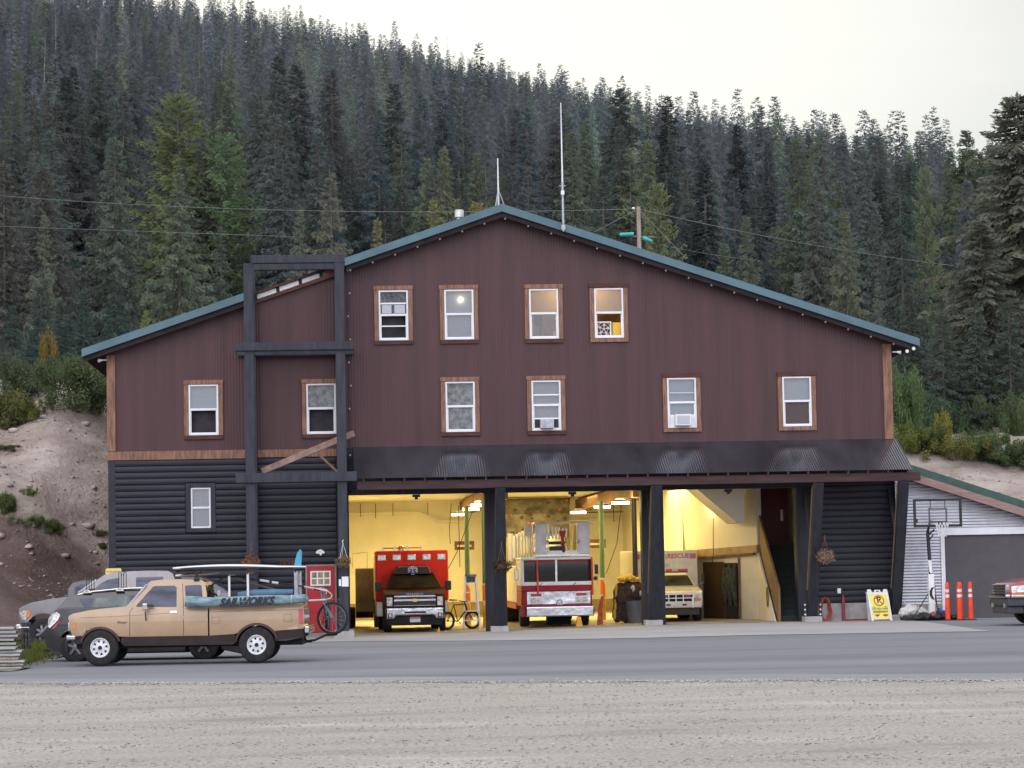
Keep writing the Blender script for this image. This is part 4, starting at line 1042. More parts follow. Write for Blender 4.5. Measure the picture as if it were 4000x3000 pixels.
# the rest of the forest: nearest trees one by one, everything behind them as one wood
fr_ = np.random.default_rng(3)
cand = []
for y in np.arange(112, 716, 5.2):
    d = y + 80.7
    half = d * 0.31
    cx = -5.4 + d * sin(PSI)
    sp = (5.3 + d * 0.0055) if d < 430 else 6.0
    for x in np.arange(cx - half, cx + half, sp):
        if fr_.random() < .56 + .06 * (d > 430) + .30 * (y > 610):
            cand.append((x + fr_.normal() * 1.6, y + fr_.normal() * 2.2))
cand.sort(key=lambda p: (p[1]))
def haze_tint(d):  # bluish lightening with distance paints haze into the tree tint
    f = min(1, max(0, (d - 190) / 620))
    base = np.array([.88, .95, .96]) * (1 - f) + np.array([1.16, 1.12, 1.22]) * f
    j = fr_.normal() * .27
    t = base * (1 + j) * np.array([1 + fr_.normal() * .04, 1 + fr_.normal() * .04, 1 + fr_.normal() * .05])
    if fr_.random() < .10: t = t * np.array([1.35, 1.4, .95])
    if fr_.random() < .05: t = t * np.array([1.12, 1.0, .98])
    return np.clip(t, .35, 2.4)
NEAR = 240
kinds_near = ['spruce', 'spruce', 'fir', 'wide', 'fir', 'high', 'spruce', 'sparse']
far = []
count = 0
for i, (x, y) in enumerate(cand):
    d = sqrt((x + 5.4) ** 2 + (y + 80.7) ** 2)
    h = 15.0 + fr_.normal() * 2.6 + (2.0 if fr_.random() < .15 else 0)
    if y < 125: h *= .78
    h *= 1 - .28 * min(1, max(0, (y - 260) / 300))
    # keep the crowns of the leading trees free
    inview = abs(x + 5.4 - d * sin(PSI)) < d * .207
    if count < NEAR and inview:
        kd = kinds_near[fr_.integers(len(kinds_near))]
        tn = haze_tint(d)
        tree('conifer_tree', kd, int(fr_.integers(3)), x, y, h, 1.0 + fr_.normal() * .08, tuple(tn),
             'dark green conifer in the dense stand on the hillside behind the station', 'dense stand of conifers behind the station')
        count += 1
    else:
        far.append((x, y, h, d))
# the distant wood as one object
LV = []
for kd, vr in (('spruce', 0), ('fir', 1), ('spruce', 2), ('fir', 2), ('wide', 1), ('high', 2)):
    a = KINDS[kd]
    for dn, key in ((.80, 'm'), (.58, 'f')):
        b = dict(a); b['feather'] = a['feather'] * (1.25 if key == 'm' else 1.6)
        V, F, BV, BF = conifer_np(300 + vr * 7 + hash_name(kd), int(105 * dn), int(19 * dn), **b)
        LV.append((key, V, F))
VV = []; FF = []; TT = []; off = 0
hz_ = hill_z(np.array([p[0] for p in far]), np.array([p[1] for p in far]))
for (x, y, h, d), z in zip(far, hz_):
    pool = [q for q in LV if q[0] == ('m' if d < 430 else 'f')]
    k_, V, F = pool[fr_.integers(len(pool))]
    a = fr_.random() * 6.28; ca, sa = cos(a), sin(a); wsc = h * (1.0 + fr_.normal() * .1)
    P = np.empty_like(V); P[:, 0] = (V[:, 0] * ca - V[:, 1] * sa) * wsc + x; P[:, 1] = (V[:, 0] * sa + V[:, 1] * ca) * wsc + y; P[:, 2] = V[:, 2] * h + z - .4
    VV.append(P); FF.append(F + off); TT.append(np.repeat(haze_tint(d)[None], len(V), 0)); off += len(V)
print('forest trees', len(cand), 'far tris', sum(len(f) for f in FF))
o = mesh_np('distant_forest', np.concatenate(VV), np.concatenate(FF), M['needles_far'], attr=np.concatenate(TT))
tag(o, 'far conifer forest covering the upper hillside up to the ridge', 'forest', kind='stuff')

# ------------------------------------------------------------------ shrubs and weeds
M['leaf'] = foliage_mat('shrub leaves', (0.070, 0.085, 0.058), (0.185, 0.208, 0.138))
M['stem'] = mat('shrub stems', (0.10, 0.075, 0.05), .9)
def shrub_np(seed, n, lo=0.0, top=1.0, spread=.5, leaf=.06):
    r = np.random.default_rng(seed); V = []; F = []
    lobes = [(r.normal() * spread * .62, r.normal() * spread * .62, lo + (top - lo) * (.05 + .62 * r.random()), .10 + .16 * r.random()) for _ in range(30)]
    for i in range(n):
        lx, ly, lz, lr = lobes[r.integers(len(lobes))]
        d = r.normal(size=3); d /= np.linalg.norm(d); c = np.array([lx, ly, lz]) + d * lr * (r.random() ** .5) * np.array([1, 1, 1.35]); c[2] += abs(r.normal()) * .03
        if c[2] < .02: continue
        a = r.normal(size=3); a /= np.linalg.norm(a); b = np.cross(a, d); b /= np.linalg.norm(b) + 1e-9
        l = leaf * (.6 + .8 * r.random()); k = len(V)
        V += [c - a * l, c + b * l * .5, c + a * l, c - b * l * .5]; F.append((k, k + 1, k + 2, k + 3))
    return np.array(V), np.array(F)
SHR = {}
def shrub(x, y, w, h, tint, label, group, var=0, name='shrub', z=None):
    if var not in SHR:
        V, F = shrub_np(40 + var, 9500 + 1500 * (var % 3), leaf=[.030, .026, .033, .028][var % 4], spread=[.5, .62, .4, .8][var % 4])
        o = mesh_np('leaves', V, F, M['leaf'])
        mb = MB()
        for k in range(8):
            a = k * .8; mb.tube([(0, 0, -.1), (cos(a) * .15, sin(a) * .15, .3), (cos(a) * .3, sin(a) * .3, .55)], [.012, .009, .003], 4)
        s = mb.build('stem', M['stem'])
        SHR[var] = (o.data, s.data)
        for q in (o, s): COL.objects.unlink(q); bpy.data.objects.remove(q)
    z = float(hill_z(x, y)) - .12 if z is None else z
    t = thing(name, label, 'shrub', (x, y, z), random.uniform(0, 6.28), group)
    for nm, me in zip(('leaves', 'stem'), SHR[var]):
        o = bpy.data.objects.new(nm, me); COL.objects.link(o); o.parent = t; o.scale = (w, w, h); o.color = (*tint, 1)
    return t
def bank_at(px, py, d0=82, d1=190):
    """first point of the bank met by the view ray through image pixel px, py"""
    bx = PSI + (px - 1106) / 5600.0; el = (1218 - 0.0189 * (px - 1106) - py) / 5600.0
    for d in np.arange(d0, d1, .25):
        x = -5.43 + d * sin(bx); y = -80.7 + d * cos(bx)
        if float(hill_z(x, y)) > 2 + el * d: return x, y
    return x, y
SH = [  # px, base py, width m, height m, tint, var, label
 (60, 868, 1.9, 2.1, (.85, .95, .85), 0, 'rounded dark green shrub at the top of the left bank'),
 (170, 895, 2.1, 2.6, (.95, 1.05, .75), 1, 'largest leafy shrub at the top of the left bank beside the corner'),
 (20, 930, 1.5, 1.7, (1.35, 1.2, .75), 2, 'olive shrub at the picture edge below the rounded dark one'),
 (82, 912, .9, 1.0, (1.5, 1.45, .7), 3, 'small yellow green bush between the bigger bank shrubs'),
 (215, 885, 1.0, 1.6, (1.3, 1.4, .75), 0, 'light green shrub touching the building corner'),
 (118, 1150, .55, .65, (1.0, 1.25, .7), 1, 'little green bush halfway down the left bank'),
 (22, 1108, .75, .85, (1.0, 1.2, .7), 2, 'green bush low on the left bank at the picture edge'),
 (60, 1145, .6, .5, (.9, 1.05, .6), 3, 'ragged weed clump on the dark spoil'),
 (75, 1082, .35, .35, (1.3, 1.5, .7), 0, 'tiny bright weed in the bare left bank'),
 (218, 1165, .4, .35, (1.0, 1.1, .7), 1, 'small weed tuft on the bank near the building'),
 (222, 1195, .3, .3, (1.0, 1.1, .7), 2, 'smallest weed tuft low beside the building corner'),
 (20, 985, .7, .35, (.7, .85, .6), 1, 'flat dark sprig lying on the left bank edge'),
]
for px, py, w_, h_, tn, vr, lb in SH:
    x, y = bank_at(px, py); shrub(x, y, w_, h_, tn, lb, 'shrubs on the left bank', vr)
for k in range(15):
    px = -30 + k * 19 + random.uniform(-6, 6); x, y, z, h = place(px, 800, random.uniform(118, 140))
    tn = [(.85, 1.0, .75), (.6, .8, .75), (.7, .85, .7), (1.2, 1.2, .75)][k % 4]
    if k % 3 == 0: shrub(x, y, random.uniform(1.3, 2.0), random.uniform(1.2, 2.0), tn, 'leafy green undergrowth shrub below the front spruces', 'undergrowth along the left bench', k % 4)
    else: tree('young_conifer', ['fir', 'spruce', 'wide'][k % 3], k % 3, x, y + 6, random.uniform(3.2, 6.2), 1.25, (.62, .84, .78), 'dark teal young conifer at the foot of the front spruces', 'young conifers along the left bench')
shrub(*place(107, 800, 126)[:2], .8, 3.6, (2.1, 1.35, .72), 'slim orange autumn sapling in front of the left spruces', 'undergrowth along the left bench', 2, name='sapling')
RS = [(1945, 930, 1.3, 4.4, (1.1, 1.4, .9), 1, 'tall light green alder shrub against the right end of the building'),
 (1985, 935, 1.5, 1.5, (1.2, 1.3, .75), 0, 'leafy green shrub below the alder on the right bank'),
 (2022, 925, 0.7, 2.2, (2.4, 1.9, .75), 2, 'yellow turning sapling in the right bank shrubs'),
 (2060, 945, 1.6, 1.3, (1.5, 1.35, .7), 3, 'yellow green shrub beside the turning sapling'),
 (2105, 930, 1.5, 1.7, (.95, 1.2, .8), 1, 'tall green shrub in front of the huge spruce'),
 (2150, 945, 1.4, 1.3, (.9, 1.1, .8), 0, 'mid green shrub above the pale right bank'),
 (2200, 950, 1.5, 1.5, (1.0, 1.15, .8), 2, 'green shrub at the edge of the right bank'),
 (1960, 955, 1.3, 1.4, (1.5, 1.5, .7), 3, 'low pale bush just above the garage ridge')]
for px, py, w_, h_, tn, vr, lb in RS:
    x, y, z, h = place(px, 900, 112); shrub(x, y, w_, h_, tn, lb, 'shrubs on the right bank', vr)
for k in range(9):
    x, y, z, h = place(1930 + k * 36, 900, random.uniform(124, 134))
    if k % 2: shrub(x, y, random.uniform(1.5, 2.2), random.uniform(1.6, 3), [(.7, .9, .75), (.9, 1.05, .75), (.6, .8, .7)][k % 3], 'dark green thicket shrub behind the right bank', 'thicket behind the right bank', k % 4)
    else: tree('young_conifer', ['wide', 'spruce'][k // 2 % 2], k % 3, x, y + 4, random.uniform(4.5, 8), 1.3, (.82, .92, .80), 'mid green young conifer behind the right bank shrubs', 'young conifers behind the right bank')

# stones on the bank, pebbles on the lot, grass by the guardrails
def rock_np(seed):
    r = np.random.default_rng(seed); bm = bmesh.new(); bmesh.ops.create_icosphere(bm, subdivisions=1, radius=1)
    V = np.array([v.co[:] for v in bm.verts]); F = np.array([[v.index for v in f.verts] for f in bm.faces]); bm.free()
    return V * (1 + r.normal(size=(len(V), 1)) * .22) * np.array([1.25, 1, .62]), F
ROCKS = [rock_np(s) for s in range(6)]
def scatter(name, pts, m, kind='stuff'):
    VV = []; FF = []; off = 0
    for (x, y, z, s) in pts:
        V, F = ROCKS[fr_.integers(6)]; a = fr_.random() * 6.28
        P = np.stack([(V[:, 0] * cos(a) - V[:, 1] * sin(a)) * s + x, (V[:, 0] * sin(a) + V[:, 1] * cos(a)) * s + y, V[:, 2] * s + z], -1)
        VV.append(P); FF.append(F + off); off += len(V)
    return tag(mesh_np(name, np.concatenate(VV), np.concatenate(FF), m), kind=kind)
M['stone'] = mat('pale bank stones', (.40, .35, .31), .9, var=.3, scale=1.5)
M['pebble'] = mat('dark pebbles', (.27, .255, .24), .9, var=.5, scale=2.2, rgb2=(.11, .105, .10))
M['pebble2'] = mat('pale pebbles', (.40, .38, .34), .9, var=.2, scale=1.2)
pts = []
for k in range(2600):
    d = fr_.uniform(84, 112); px = fr_.uniform(-60, 236) if k % 3 else fr_.uniform(1990, 2260)
    bx = PSI + (px - 1106) / 5600; x = -5.43 + d * sin(bx); y = -80.7 + d * cos(bx)
    pts.append((x, y, float(hill_z(x, y)) + .02, abs(fr_.normal()) ** 2 * .016 + .014))
tag(scatter('bank_rubble', pts, M['stone']), 'loose pale stones strewn over the dirt bank', 'rubble')
for k, (px, py, s, lb) in enumerate(((190, 930, .28, 'tan boulder alone on the upper left bank'), (5, 1165, .34, 'tan boulder low at the edge of the spoil'), (192, 1143, .36, 'long pale boulder beside the building corner'), (160, 1138, .17, 'small pale rock beside the long pale boulder'), (70, 1190, .22, 'grey rock in the dark spoil'), (88, 1130, .13, 'little white rock above the spoil'), (40, 940, .3, 'flat pale boulder under the olive shrub'))):
    x, y = bank_at(px, py); V, F = ROCKS[k % 6]
    o = mesh_np('boulder', V * s * .62, F, M['stone']); o.location = (x, y, float(hill_z(x, y)) + .04); tag(o, lb, 'rock')
def lot_points(n, s0, s1):
    out = []
    for k in range(n):
        d = 22.0 + 26 * fr_.random() ** 1.0; half = d * .205
        x = -5.4 + d * sin(PSI) + fr_.uniform(-half, half); y = -80.7 + d * cos(PSI)
        if y > edge_y(x) - .1: continue
        if np.sin(x * .35 + y * 1.9) + np.sin(y * 3.1 - x * .22 + 1) + fr_.normal() * .9 < .2 and s0 < .02: continue
        out.append((x, y, .004, fr_.uniform(s0, s1) * (1 if fr_.random() < .93 else 1.6)))
    return out
tag(scatter('gravel_stones', lot_points(9000, .006, .017), M['pebble']), 'dark stones scattered over the pale gravel lot', 'gravel')
tag(scatter('pale_gravel_stones', lot_points(5000, .008, .02), M['pebble2']), 'pale stones scattered over the gravel lot', 'gravel')
def edge_points(n):
    out = []
    for k in range(n):
        x = fr_.uniform(-22, 16); t = fr_.normal() * .34; out.append((x, edge_y(x) + t, .012, fr_.uniform(.008, .024)))
    return out
tag(scatter('edge_gravel', edge_points(5200), M['pebble2']), 'loose gravel spilling over the road edge', 'gravel')
V = []; F = []; T = []
for k in range(4200):
    y = fr_.uniform(-25.5, -11); x = -12.15 - abs(fr_.normal()) * .75 - .6 * S((y + 12) / 6) + (.35 if fr_.random() < .1 else 0)
    z = gz(x, y) + .04; hgt = fr_.uniform(.08, .34) * (1.35 if -21 < y < -15 else .8); a = fr_.random() * 6.28; lx, ly = fr_.normal() * .09, fr_.normal() * .09
    k0 = len(V); V += [(x + cos(a) * .012, y + sin(a) * .012, z), (x - cos(a) * .012, y - sin(a) * .012, z), (x + lx, y + ly, z + hgt)]; F.append((k0, k0 + 1, k0 + 2))
    c = [(1.0, 1.1, .7), (2.0, 1.7, 1.1), (.8, 1.0, .65)][fr_.integers(3)]; T += [c] * 3
M['grass'] = foliage_mat('verge grass', (0.07, 0.085, 0.035), (0.15, 0.17, 0.07), usecol=False)
tag(mesh_np('verge_grass', V, F, M['grass'], attr=np.array(T)), 'weedy green grass between the guardrails and the parked cars', 'grass', kind='stuff')
# ------------------------------------------------------------------ vehicles
def arc(cx, cz, r, a0, a1, n=10):
    return [(cx + r * cos(radians(a0 + (a1 - a0) * i / n)), cz + r * sin(radians(a0 + (a1 - a0) * i / n))) for i in range(n + 1)]

def shell(name, poly, wfn, m, parent, cuts_u=(), cuts_z=(), bevel=0.02, front=False, open_bottom=False):
    """closed body from a side outline; wfn(u, z) gives the half width, so sides can belly and taper"""
    bm = bmesh.new()
    vs = [bm.verts.new((u, 1.0, z)) for u, z in poly]
    f = bm.faces.new(vs)
    r = bmesh.ops.extrude_face_region(bm, geom=[f])
    bmesh.ops.translate(bm, vec=(0, -2, 0), verts=[g for g in r['geom'] if isinstance(g, bmesh.types.BMVert)])
    bmesh.ops.recalc_face_normals(bm, faces=bm.faces)
    bmesh.ops.bisect_plane(bm, geom=bm.verts[:] + bm.edges[:] + bm.faces[:], plane_co=(0, 0, 0), plane_no=(0, 1, 0))
    bmesh.ops.bisect_plane(bm, geom=bm.verts[:] + bm.edges[:] + bm.faces[:], plane_co=(0, .82, 0), plane_no=(0, 1, 0))
    bmesh.ops.bisect_plane(bm, geom=bm.verts[:] + bm.edges[:] + bm.faces[:], plane_co=(0, -.82, 0), plane_no=(0, 1, 0))
    for c in cuts_z: bmesh.ops.bisect_plane(bm, geom=bm.verts[:] + bm.edges[:] + bm.faces[:], plane_co=(0, 0, c), plane_no=(0, 0, 1))
    for c in cuts_u: bmesh.ops.bisect_plane(bm, geom=bm.verts[:] + bm.edges[:] + bm.faces[:], plane_co=(c, 0, 0), plane_no=(1, 0, 0))
    for v in bm.verts:
        u, s, z = v.co
        wv = wfn(u, z)
        v.co = (s * wv, u, z) if front else (u, s * wv, z)
    bmesh.ops.triangulate(bm, faces=[f for f in bm.faces if len(f.verts) > 4])
    bmesh.ops.recalc_face_normals(bm, faces=bm.faces)
    me = bpy.data.meshes.new(name); bm.to_mesh(me); bm.free()
    smooth_by_angle(me, 38)
    me.materials.append(m)
    o = bpy.data.objects.new(name, me); COL.objects.link(o); o.parent = parent
    if bevel:
        md = o.modifiers.new('bevel', 'BEVEL'); md.width = bevel; md.segments = 3; md.limit_method = 'ANGLE'; md.angle_limit = radians(42); md.harden_normals = False
    return o

def patch(name, poly, wfn, m, parent, off=0.006, side=-1, front=False, thick=0.02):
    """thin plate following the body side"""
    mb = MB(); n = len(poly)
    P = lambda u, z, d: ((side * (wfn(u, z) + d), u, z) if front else (u, side * (wfn(u, z) + d), z))
    mb.add([P(u, z, off) for u, z in poly] + [P(u, z, off - thick) for u, z in poly],
           [tuple(range(n)), tuple(range(2 * n - 1, n - 1, -1))] + [(i, i + n, (i + 1) % n + n, (i + 1) % n) for i in range(n)])
    return mb.build(name, m, parent)

def seam(name, pts, wfn, parent, m=None, r=.005, side=-1, front=False):
    mb = MB(); out = []
    for (u0, z0), (u1, z1) in zip(pts[:-1], pts[1:]):
        for k in range(4): t = k / 4; out.append((u0 + (u1 - u0) * t, z0 + (z1 - z0) * t))
    out.append(pts[-1])
    mb.tube([((side * (wfn(u, z) + .001), u, z) if front else (u, side * (wfn(u, z) + .001), z)) for u, z in out], r, 5)
    return mb.build(name, m or M['seam'], parent)
M['seam'] = mat('panel gap', (.03, .022, .018), .8)
M['rimwhite'] = mat('white steel rim', (.75, .75, .78), .4, var=.08, scale=6)
M['rimgrey'] = mat('grey alloy rim', (.22, .22, .24), .35, .6, var=.2)
M['rimdark'] = mat('dark alloy rim', (.05, .05, .055), .4, .5, var=.2)

def wheel(parent, u, s, r, wd, style, side=-1, front=False, z=None):
    z = r if z is None else z
    c = (s, u, z) if front else (u, s, z); ax = (side, 0, 0) if front else (0, side, 0)
    k = r * (.54 if style == 'spoke' else .60)
    t = MB(); h = wd / 2
    t.lathe([(k, -h * .9), (r * .86, -h), (r * .965, -h * .86), (r, -h * .6), (r * .992, -h * .2), (r, -h * .1), (r, h * .1), (r * .992, h * .2), (r, h * .6), (r * .965, h * .86), (r * .86, h), (k, h * .9)], c, ax, 36)
    tw = t.build('wheel', M['rubber'], parent, smooth=True, ang=50)
    rm = MB()
    if style == 'spoke':
        rm.lathe([(k, h * .9), (k * .96, h * .98), (k * .90, h * .90), (k * .84, h * .55), (k * .60, h * .62), (k * .36, h * .80), (k * .30, h * .82), (.001, h * .82)], c, ax, 40)
        ro = rm.build('rim', M['rimwhite'], tw, smooth=True)
        A = Vector(ax); e1 = Vector((1, 0, 0)) if not front else Vector((0, 1, 0)); e2 = Vector((0, 0, 1))
        for q in range(8):
            hb = MB()
            a = 2 * pi * q / 8 + .2
            pts = []
            for rr, da in ((.50, -.06), (.50, .06), (.76, .19), (.76, -.19)):
                pts.append(Vector(c) + A * (h * (.665 if rr < .6 else .585) + .006) + (e1 * cos(a + da) + e2 * sin(a + da)) * (k * rr))
            hb.quad(*pts); hb.build('rim_slot', M['under'], tw, fixn=False)
        MB().lathe([(k * .20, h * .8), (k * .2, h * 1.02), (k * .13, h * 1.06), (.001, h * 1.06)], c, ax, 16).build('hub', M['rubber'], tw, smooth=True)
    else:
        rm.lathe([(k, h * .9), (k * .95, h * .96), (k * .9, h * .7), (k * .88, h * .25), (k * .3, h * .3)], c, ax, 30)
        ro = rm.build('rim', M['rimdark'], tw, smooth=True)
        A = Vector(ax); e1 = Vector((1, 0, 0)) if not front else Vector((0, 1, 0)); e2 = Vector((0, 0, 1))
        sp = MB(); nsp = 5 if style == 'five' else 8
        for q in range(nsp):
            a = 2 * pi * q / nsp + .3; d = e1 * cos(a) + e2 * sin(a)
            sp.beam(Vector(c) + A * h * .75 + d * k * .12, Vector(c) + A * h * .68 + d * k * .93, k * .26, h * .2, up=A)
        sp.lathe([(k * .26, h * .7), (k * .24, h * .86), (.001, h * .88)], c, ax, 16)
        sp.build('spokes', M['rimgrey'] if style != 'dark' else M['rimdark'], tw)
    return tw

def tracer(ox, oy, k, slope=-0.0166):
    """side view traced in image crop pixels, to metres"""
    return lambda x, y: ((x - ox) / k, (oy + slope * (x - ox) - y) / k)
def T(f, pts): return [f(*p) for p in pts]

# ---- tan pickup in front
M['tan'] = mat('tan pickup paint', (.43, .29, .172), .35, var=.07, scale=1.3, coat=.8, rgb2=(.365, .243, .142), dirt=.42)
M['brown'] = mat('brown lower paint', (.024, .012, .012), .5, var=.25, scale=4)
f = tracer(613, 873, 289)
tp = thing('pickup_truck', 'old tan extended cab pickup with brown flares and white spoked wheels carrying windsurf gear', 'pickup truck', (-10.44, -24.80, 0.012), radians(-3.2))
tp.scale = (.982, 1, 1)
def wT(u, z):
    w = .835 - .06 * max(0, (z - 1.0)) / .25 - .03 * max(0, (.72 - z)) / .3
    w -= .06 * S((-.36 - u) / .34) + .02 * S((u - 4.0) / .35)
    return w
def wC(u, z): return wT(u, 1.2) - .015 - .17 * max(0, z - 1.2) / .6
c1 = f(613, 768); c2 = f(1578, 756)
body = T(f, [(442, 697), (426, 655), (419, 605), (414, 580), (420, 568), (442, 556), (540, 536), (650, 523), (765, 514), (1279, 519)])
body += T(f, [(1279, 690), (800, 697)]) + arc(c1[0], c1[1], .445, 34, 146, 14)
shell('body', body, wT, M['tan'], tp, cuts_u=[-.5, -.3, 0, .5, 1, 1.6], cuts_z=[.7, .8, .9, 1.0, 1.1])
bed = T(f, [(1288, 517), (1400, 514), (1600, 508), (1863, 499), (1870, 520), (1873, 600), (1870, 648), (1712, 660)]) + arc(c2[0], c2[1], .475, 40, 141, 14) + T(f, [(1440, 681), (1288, 690)])
shell('cargo_bed', bed, wT, M['tan'], tp, cuts_u=[2.7, 3.3, 3.9, 4.2], cuts_z=[.7, .8, .9, 1.0, 1.1])
cab = T(f, [(768, 517), (902, 376), (922, 358), (1000, 350), (1100, 348), (1232, 352), (1256, 366), (1268, 430), (1278, 520)])
shell('cab', cab, wC, M['tan'], tp, cuts_z=[1.3, 1.4, 1.5, 1.6, 1.7], cuts_u=[1.0, 1.3, 1.7, 2.0], bevel=.03)
for s in (-1, 1):
    patch('side_window', T(f, [(834, 521), (836, 506), (936, 393), (950, 389), (1068, 387), (1082, 398), (1084, 514)]), wC, M['carglass'], tp, .006, s)
    patch('quarter_window', T(f, [(1146, 508), (1133, 395), (1137, 386), (1225, 383), (1236, 388), (1243, 450), (1243, 508)]), wC, M['carglass'], tp, .006, s)
    seam('door_gap', T(f, [(795, 695), (797, 600), (797, 545), (815, 519)]), wT, tp, side=s)
    seam('door_gap', T(f, [(1128, 689), (1128, 520), (1118, 375)]), lambda u, z: max(wT(u, z) if z < 1.2 else wC(u, z), wC(u, z)), tp, side=s)
    seam('crease', T(f, [(430, 583), (800, 568), (1040, 553)]), wT, tp, mat('crease shade', (.40, .22, .11), .5), .006, s)
    seam('crease', T(f, [(1300, 545), (1600, 540), (1840, 533)]), wT, tp, bpy.data.materials['crease shade'], .006, s)
    seam('fuel_door', T(f, [(1303, 578), (1350, 577), (1352, 617), (1304, 618), (1303, 578)]), wT, tp, bpy.data.materials['crease shade'], .005, s)
    seam('fuel_door', T(f, [(1748, 562), (1797, 560), (1798, 603), (1749, 605), (1748, 562)]), wT, tp, bpy.data.materials['crease shade'], .005, s)
    # brown rocker and flares
    patch('rocker_panel', T(f, [(745, 698), (1280, 691), (1440, 682), (1462, 720), (1430, 744), (760, 752), (738, 725)]), wT, M['brown'], tp, .004, s)
    patch('rocker_panel', T(f, [(1690, 664), (1868, 648), (1868, 700), (1760, 722), (1690, 720)]), wT, M['brown'], tp, .004, s)
    patch('valance', T(f, [(440, 692), (500, 690), (520, 735), (455, 742)]), wT, M['brown'], tp, .004, s)
    for c, r0 in ((c1, .43), (c2, .46)):
        mb = MB(); pts = arc(c[0], c[1], r0 + .035, 22, 158, 20)
        ring = []
        for (u, z), (u2, z2) in zip(pts, arc(c[0], c[1], r0 - .015, 20, 160, 20)):
            ring.append([(u, s * (wT(u, z) + .002), z), (u, s * (wT(u, z) + .035), z - .01), (u2, s * (wT(u2, z2) + .04), z2), (u2, s * (wT(u2, z2) - .1), z2)])
        for a, b in zip(ring[:-1], ring[1:]):
            for q in range(3): mb.quad(a[q], b[q], b[q + 1], a[q + 1])
        mb.build('wheel_flare', mat('brown flare', lin(66, 44, 46), .5, var=.15), tp, smooth=True)
    patch('side_marker', T(f, [(448, 612), (461, 611), (462, 652), (449, 652)]), wT, M['amber'], tp, .008, s)
    patch('tail_lamp', T(f, [(1838, 528), (1866, 526), (1868, 614), (1842, 615)]), wT, M['red_lens'], tp, .024, s, thick=.06)
    patch('door_handle', T(f, [(1046, 540), (1088, 539), (1088, 552), (1046, 553)]), wT, M['chrome'], tp, .02, s)
    for c, st in ((c1, 'spoke'), (c2, 'spoke')): wheel(tp, c[0], s * .745, .385, .25, st, s)
text('Ranger', .075, mat('dark badge', (.10, .07, .05), .5), tp, front_text_matrix((750 - 613) / 289, -wT(.47, .9) - .003, (873 - 2.3 - 608) / 289), name='badge', shear=.25)
mb = MB(); u, z = f(897, 515); mb.box(u - .055, u + .055, -1.0, -.93, z - .07, z + .075); mm = mb.build('wing_mirror', M['chrome'], tp, bevel=.02)
mb = MB(); a, b = f(897, 545), f(898, 596); mb.tube([(a[0], -.95, a[1]), (b[0], -.86, b[1]), (b[0], -.835, b[1])], .012, 6); mb.build('mirror_arm', M['black'], mm)
mb = MB(); mb.box(u + .02, u + .16, -.95, -.82, z + .02, z + .045); mb.build('mirror_arm', M['black'], mm)
mb = MB(); a, b = f(788, 508), f(898, 380)
mb.add([(a[0] - .02, -.70, a[1] + .012), (a[0] - .02, .70, a[1] + .012), (b[0] - .014, .62, b[1] + .004), (b[0] - .014, -.62, b[1] + .004)], [(0, 1, 2, 3)]); mb.build('windscreen', M['carglass'], tp, fixn=False)
mb = MB(); mb.beam((a[0] - .012, -.735, a[1]), (b[0] - .01, -.655, b[1] + .002), .05, .035); mb.build('windscreen_trim', M['chrome'], tp)
mb = MB(); a = f(1272, 385); b = f(1280, 500); mb.quad((a[0] + .004, -.55, a[1]), (a[0] + .004, .55, a[1]), (b[0] + .004, .6, b[1]), (b[0] + .004, -.6, b[1])); mb.build('rear_window', M['carglass'], tp, fixn=False)
mb = MB(); mb.box(-.735, -.60, -.80, .80, .55, .66); mb.box(-.72, -.52, -.87, -.80, .55, .655); mb.box(-.72, -.52, .80, .87, .55, .655); mb.build('front_bumper', M['chrome'], tp, bevel=.03)
mb = MB(); mb.box(-.70, -.655, -.62, .62, .70, .95); mb.build('grille', M['black'], tp, bevel=.01)
for s in (-.56, .56): MB().box(-.705, -.66, s - .13, s + .13, .74, .93).build('headlamp', M['lamp'], tp, bevel=.02)
a = f(1872, 640); mb = MB(); mb.box(a[0] + .005, a[0] + .115, -.82, .82, .60, .76); mb.build('rear_bumper', M['chrome'], tp, bevel=.03)
mb = MB(); mb.box(-.55, 4.30, -.55, .55, .36, .70); mb.box(.5, 2.9, -.70, .70, .40, .62); mb.build('underbody', M['under'], tp)
mb = MB(); mb.tube([(0, -.7, .37), (0, .7, .37)], .05, 8); mb.build('axle', M['under'], tp); mb = MB(); mb.tube([(c2[0], -.7, .38), (c2[0], .7, .38)], .06, 8); mb.build('axle', M['under'], tp)
mb = MB(); a = f(780, 722); mb.lathe([(.001, 0), (.06, 0), (.06, .35), (.001, .35)], (a[0] - .15, -.70, a[1]), (1, 0, 0), 12); mb.build('step_tube', M['under'], tp, smooth=True)
mb = MB(); P_ = [f(1690, 728), f(1790, 715), f(1850, 702), f(1875, 735), f(1905, 732)]; mb.tube([(u, -.05, z) for u, z in P_], .03, 6); mb.build('hitch', M['under'], tp)
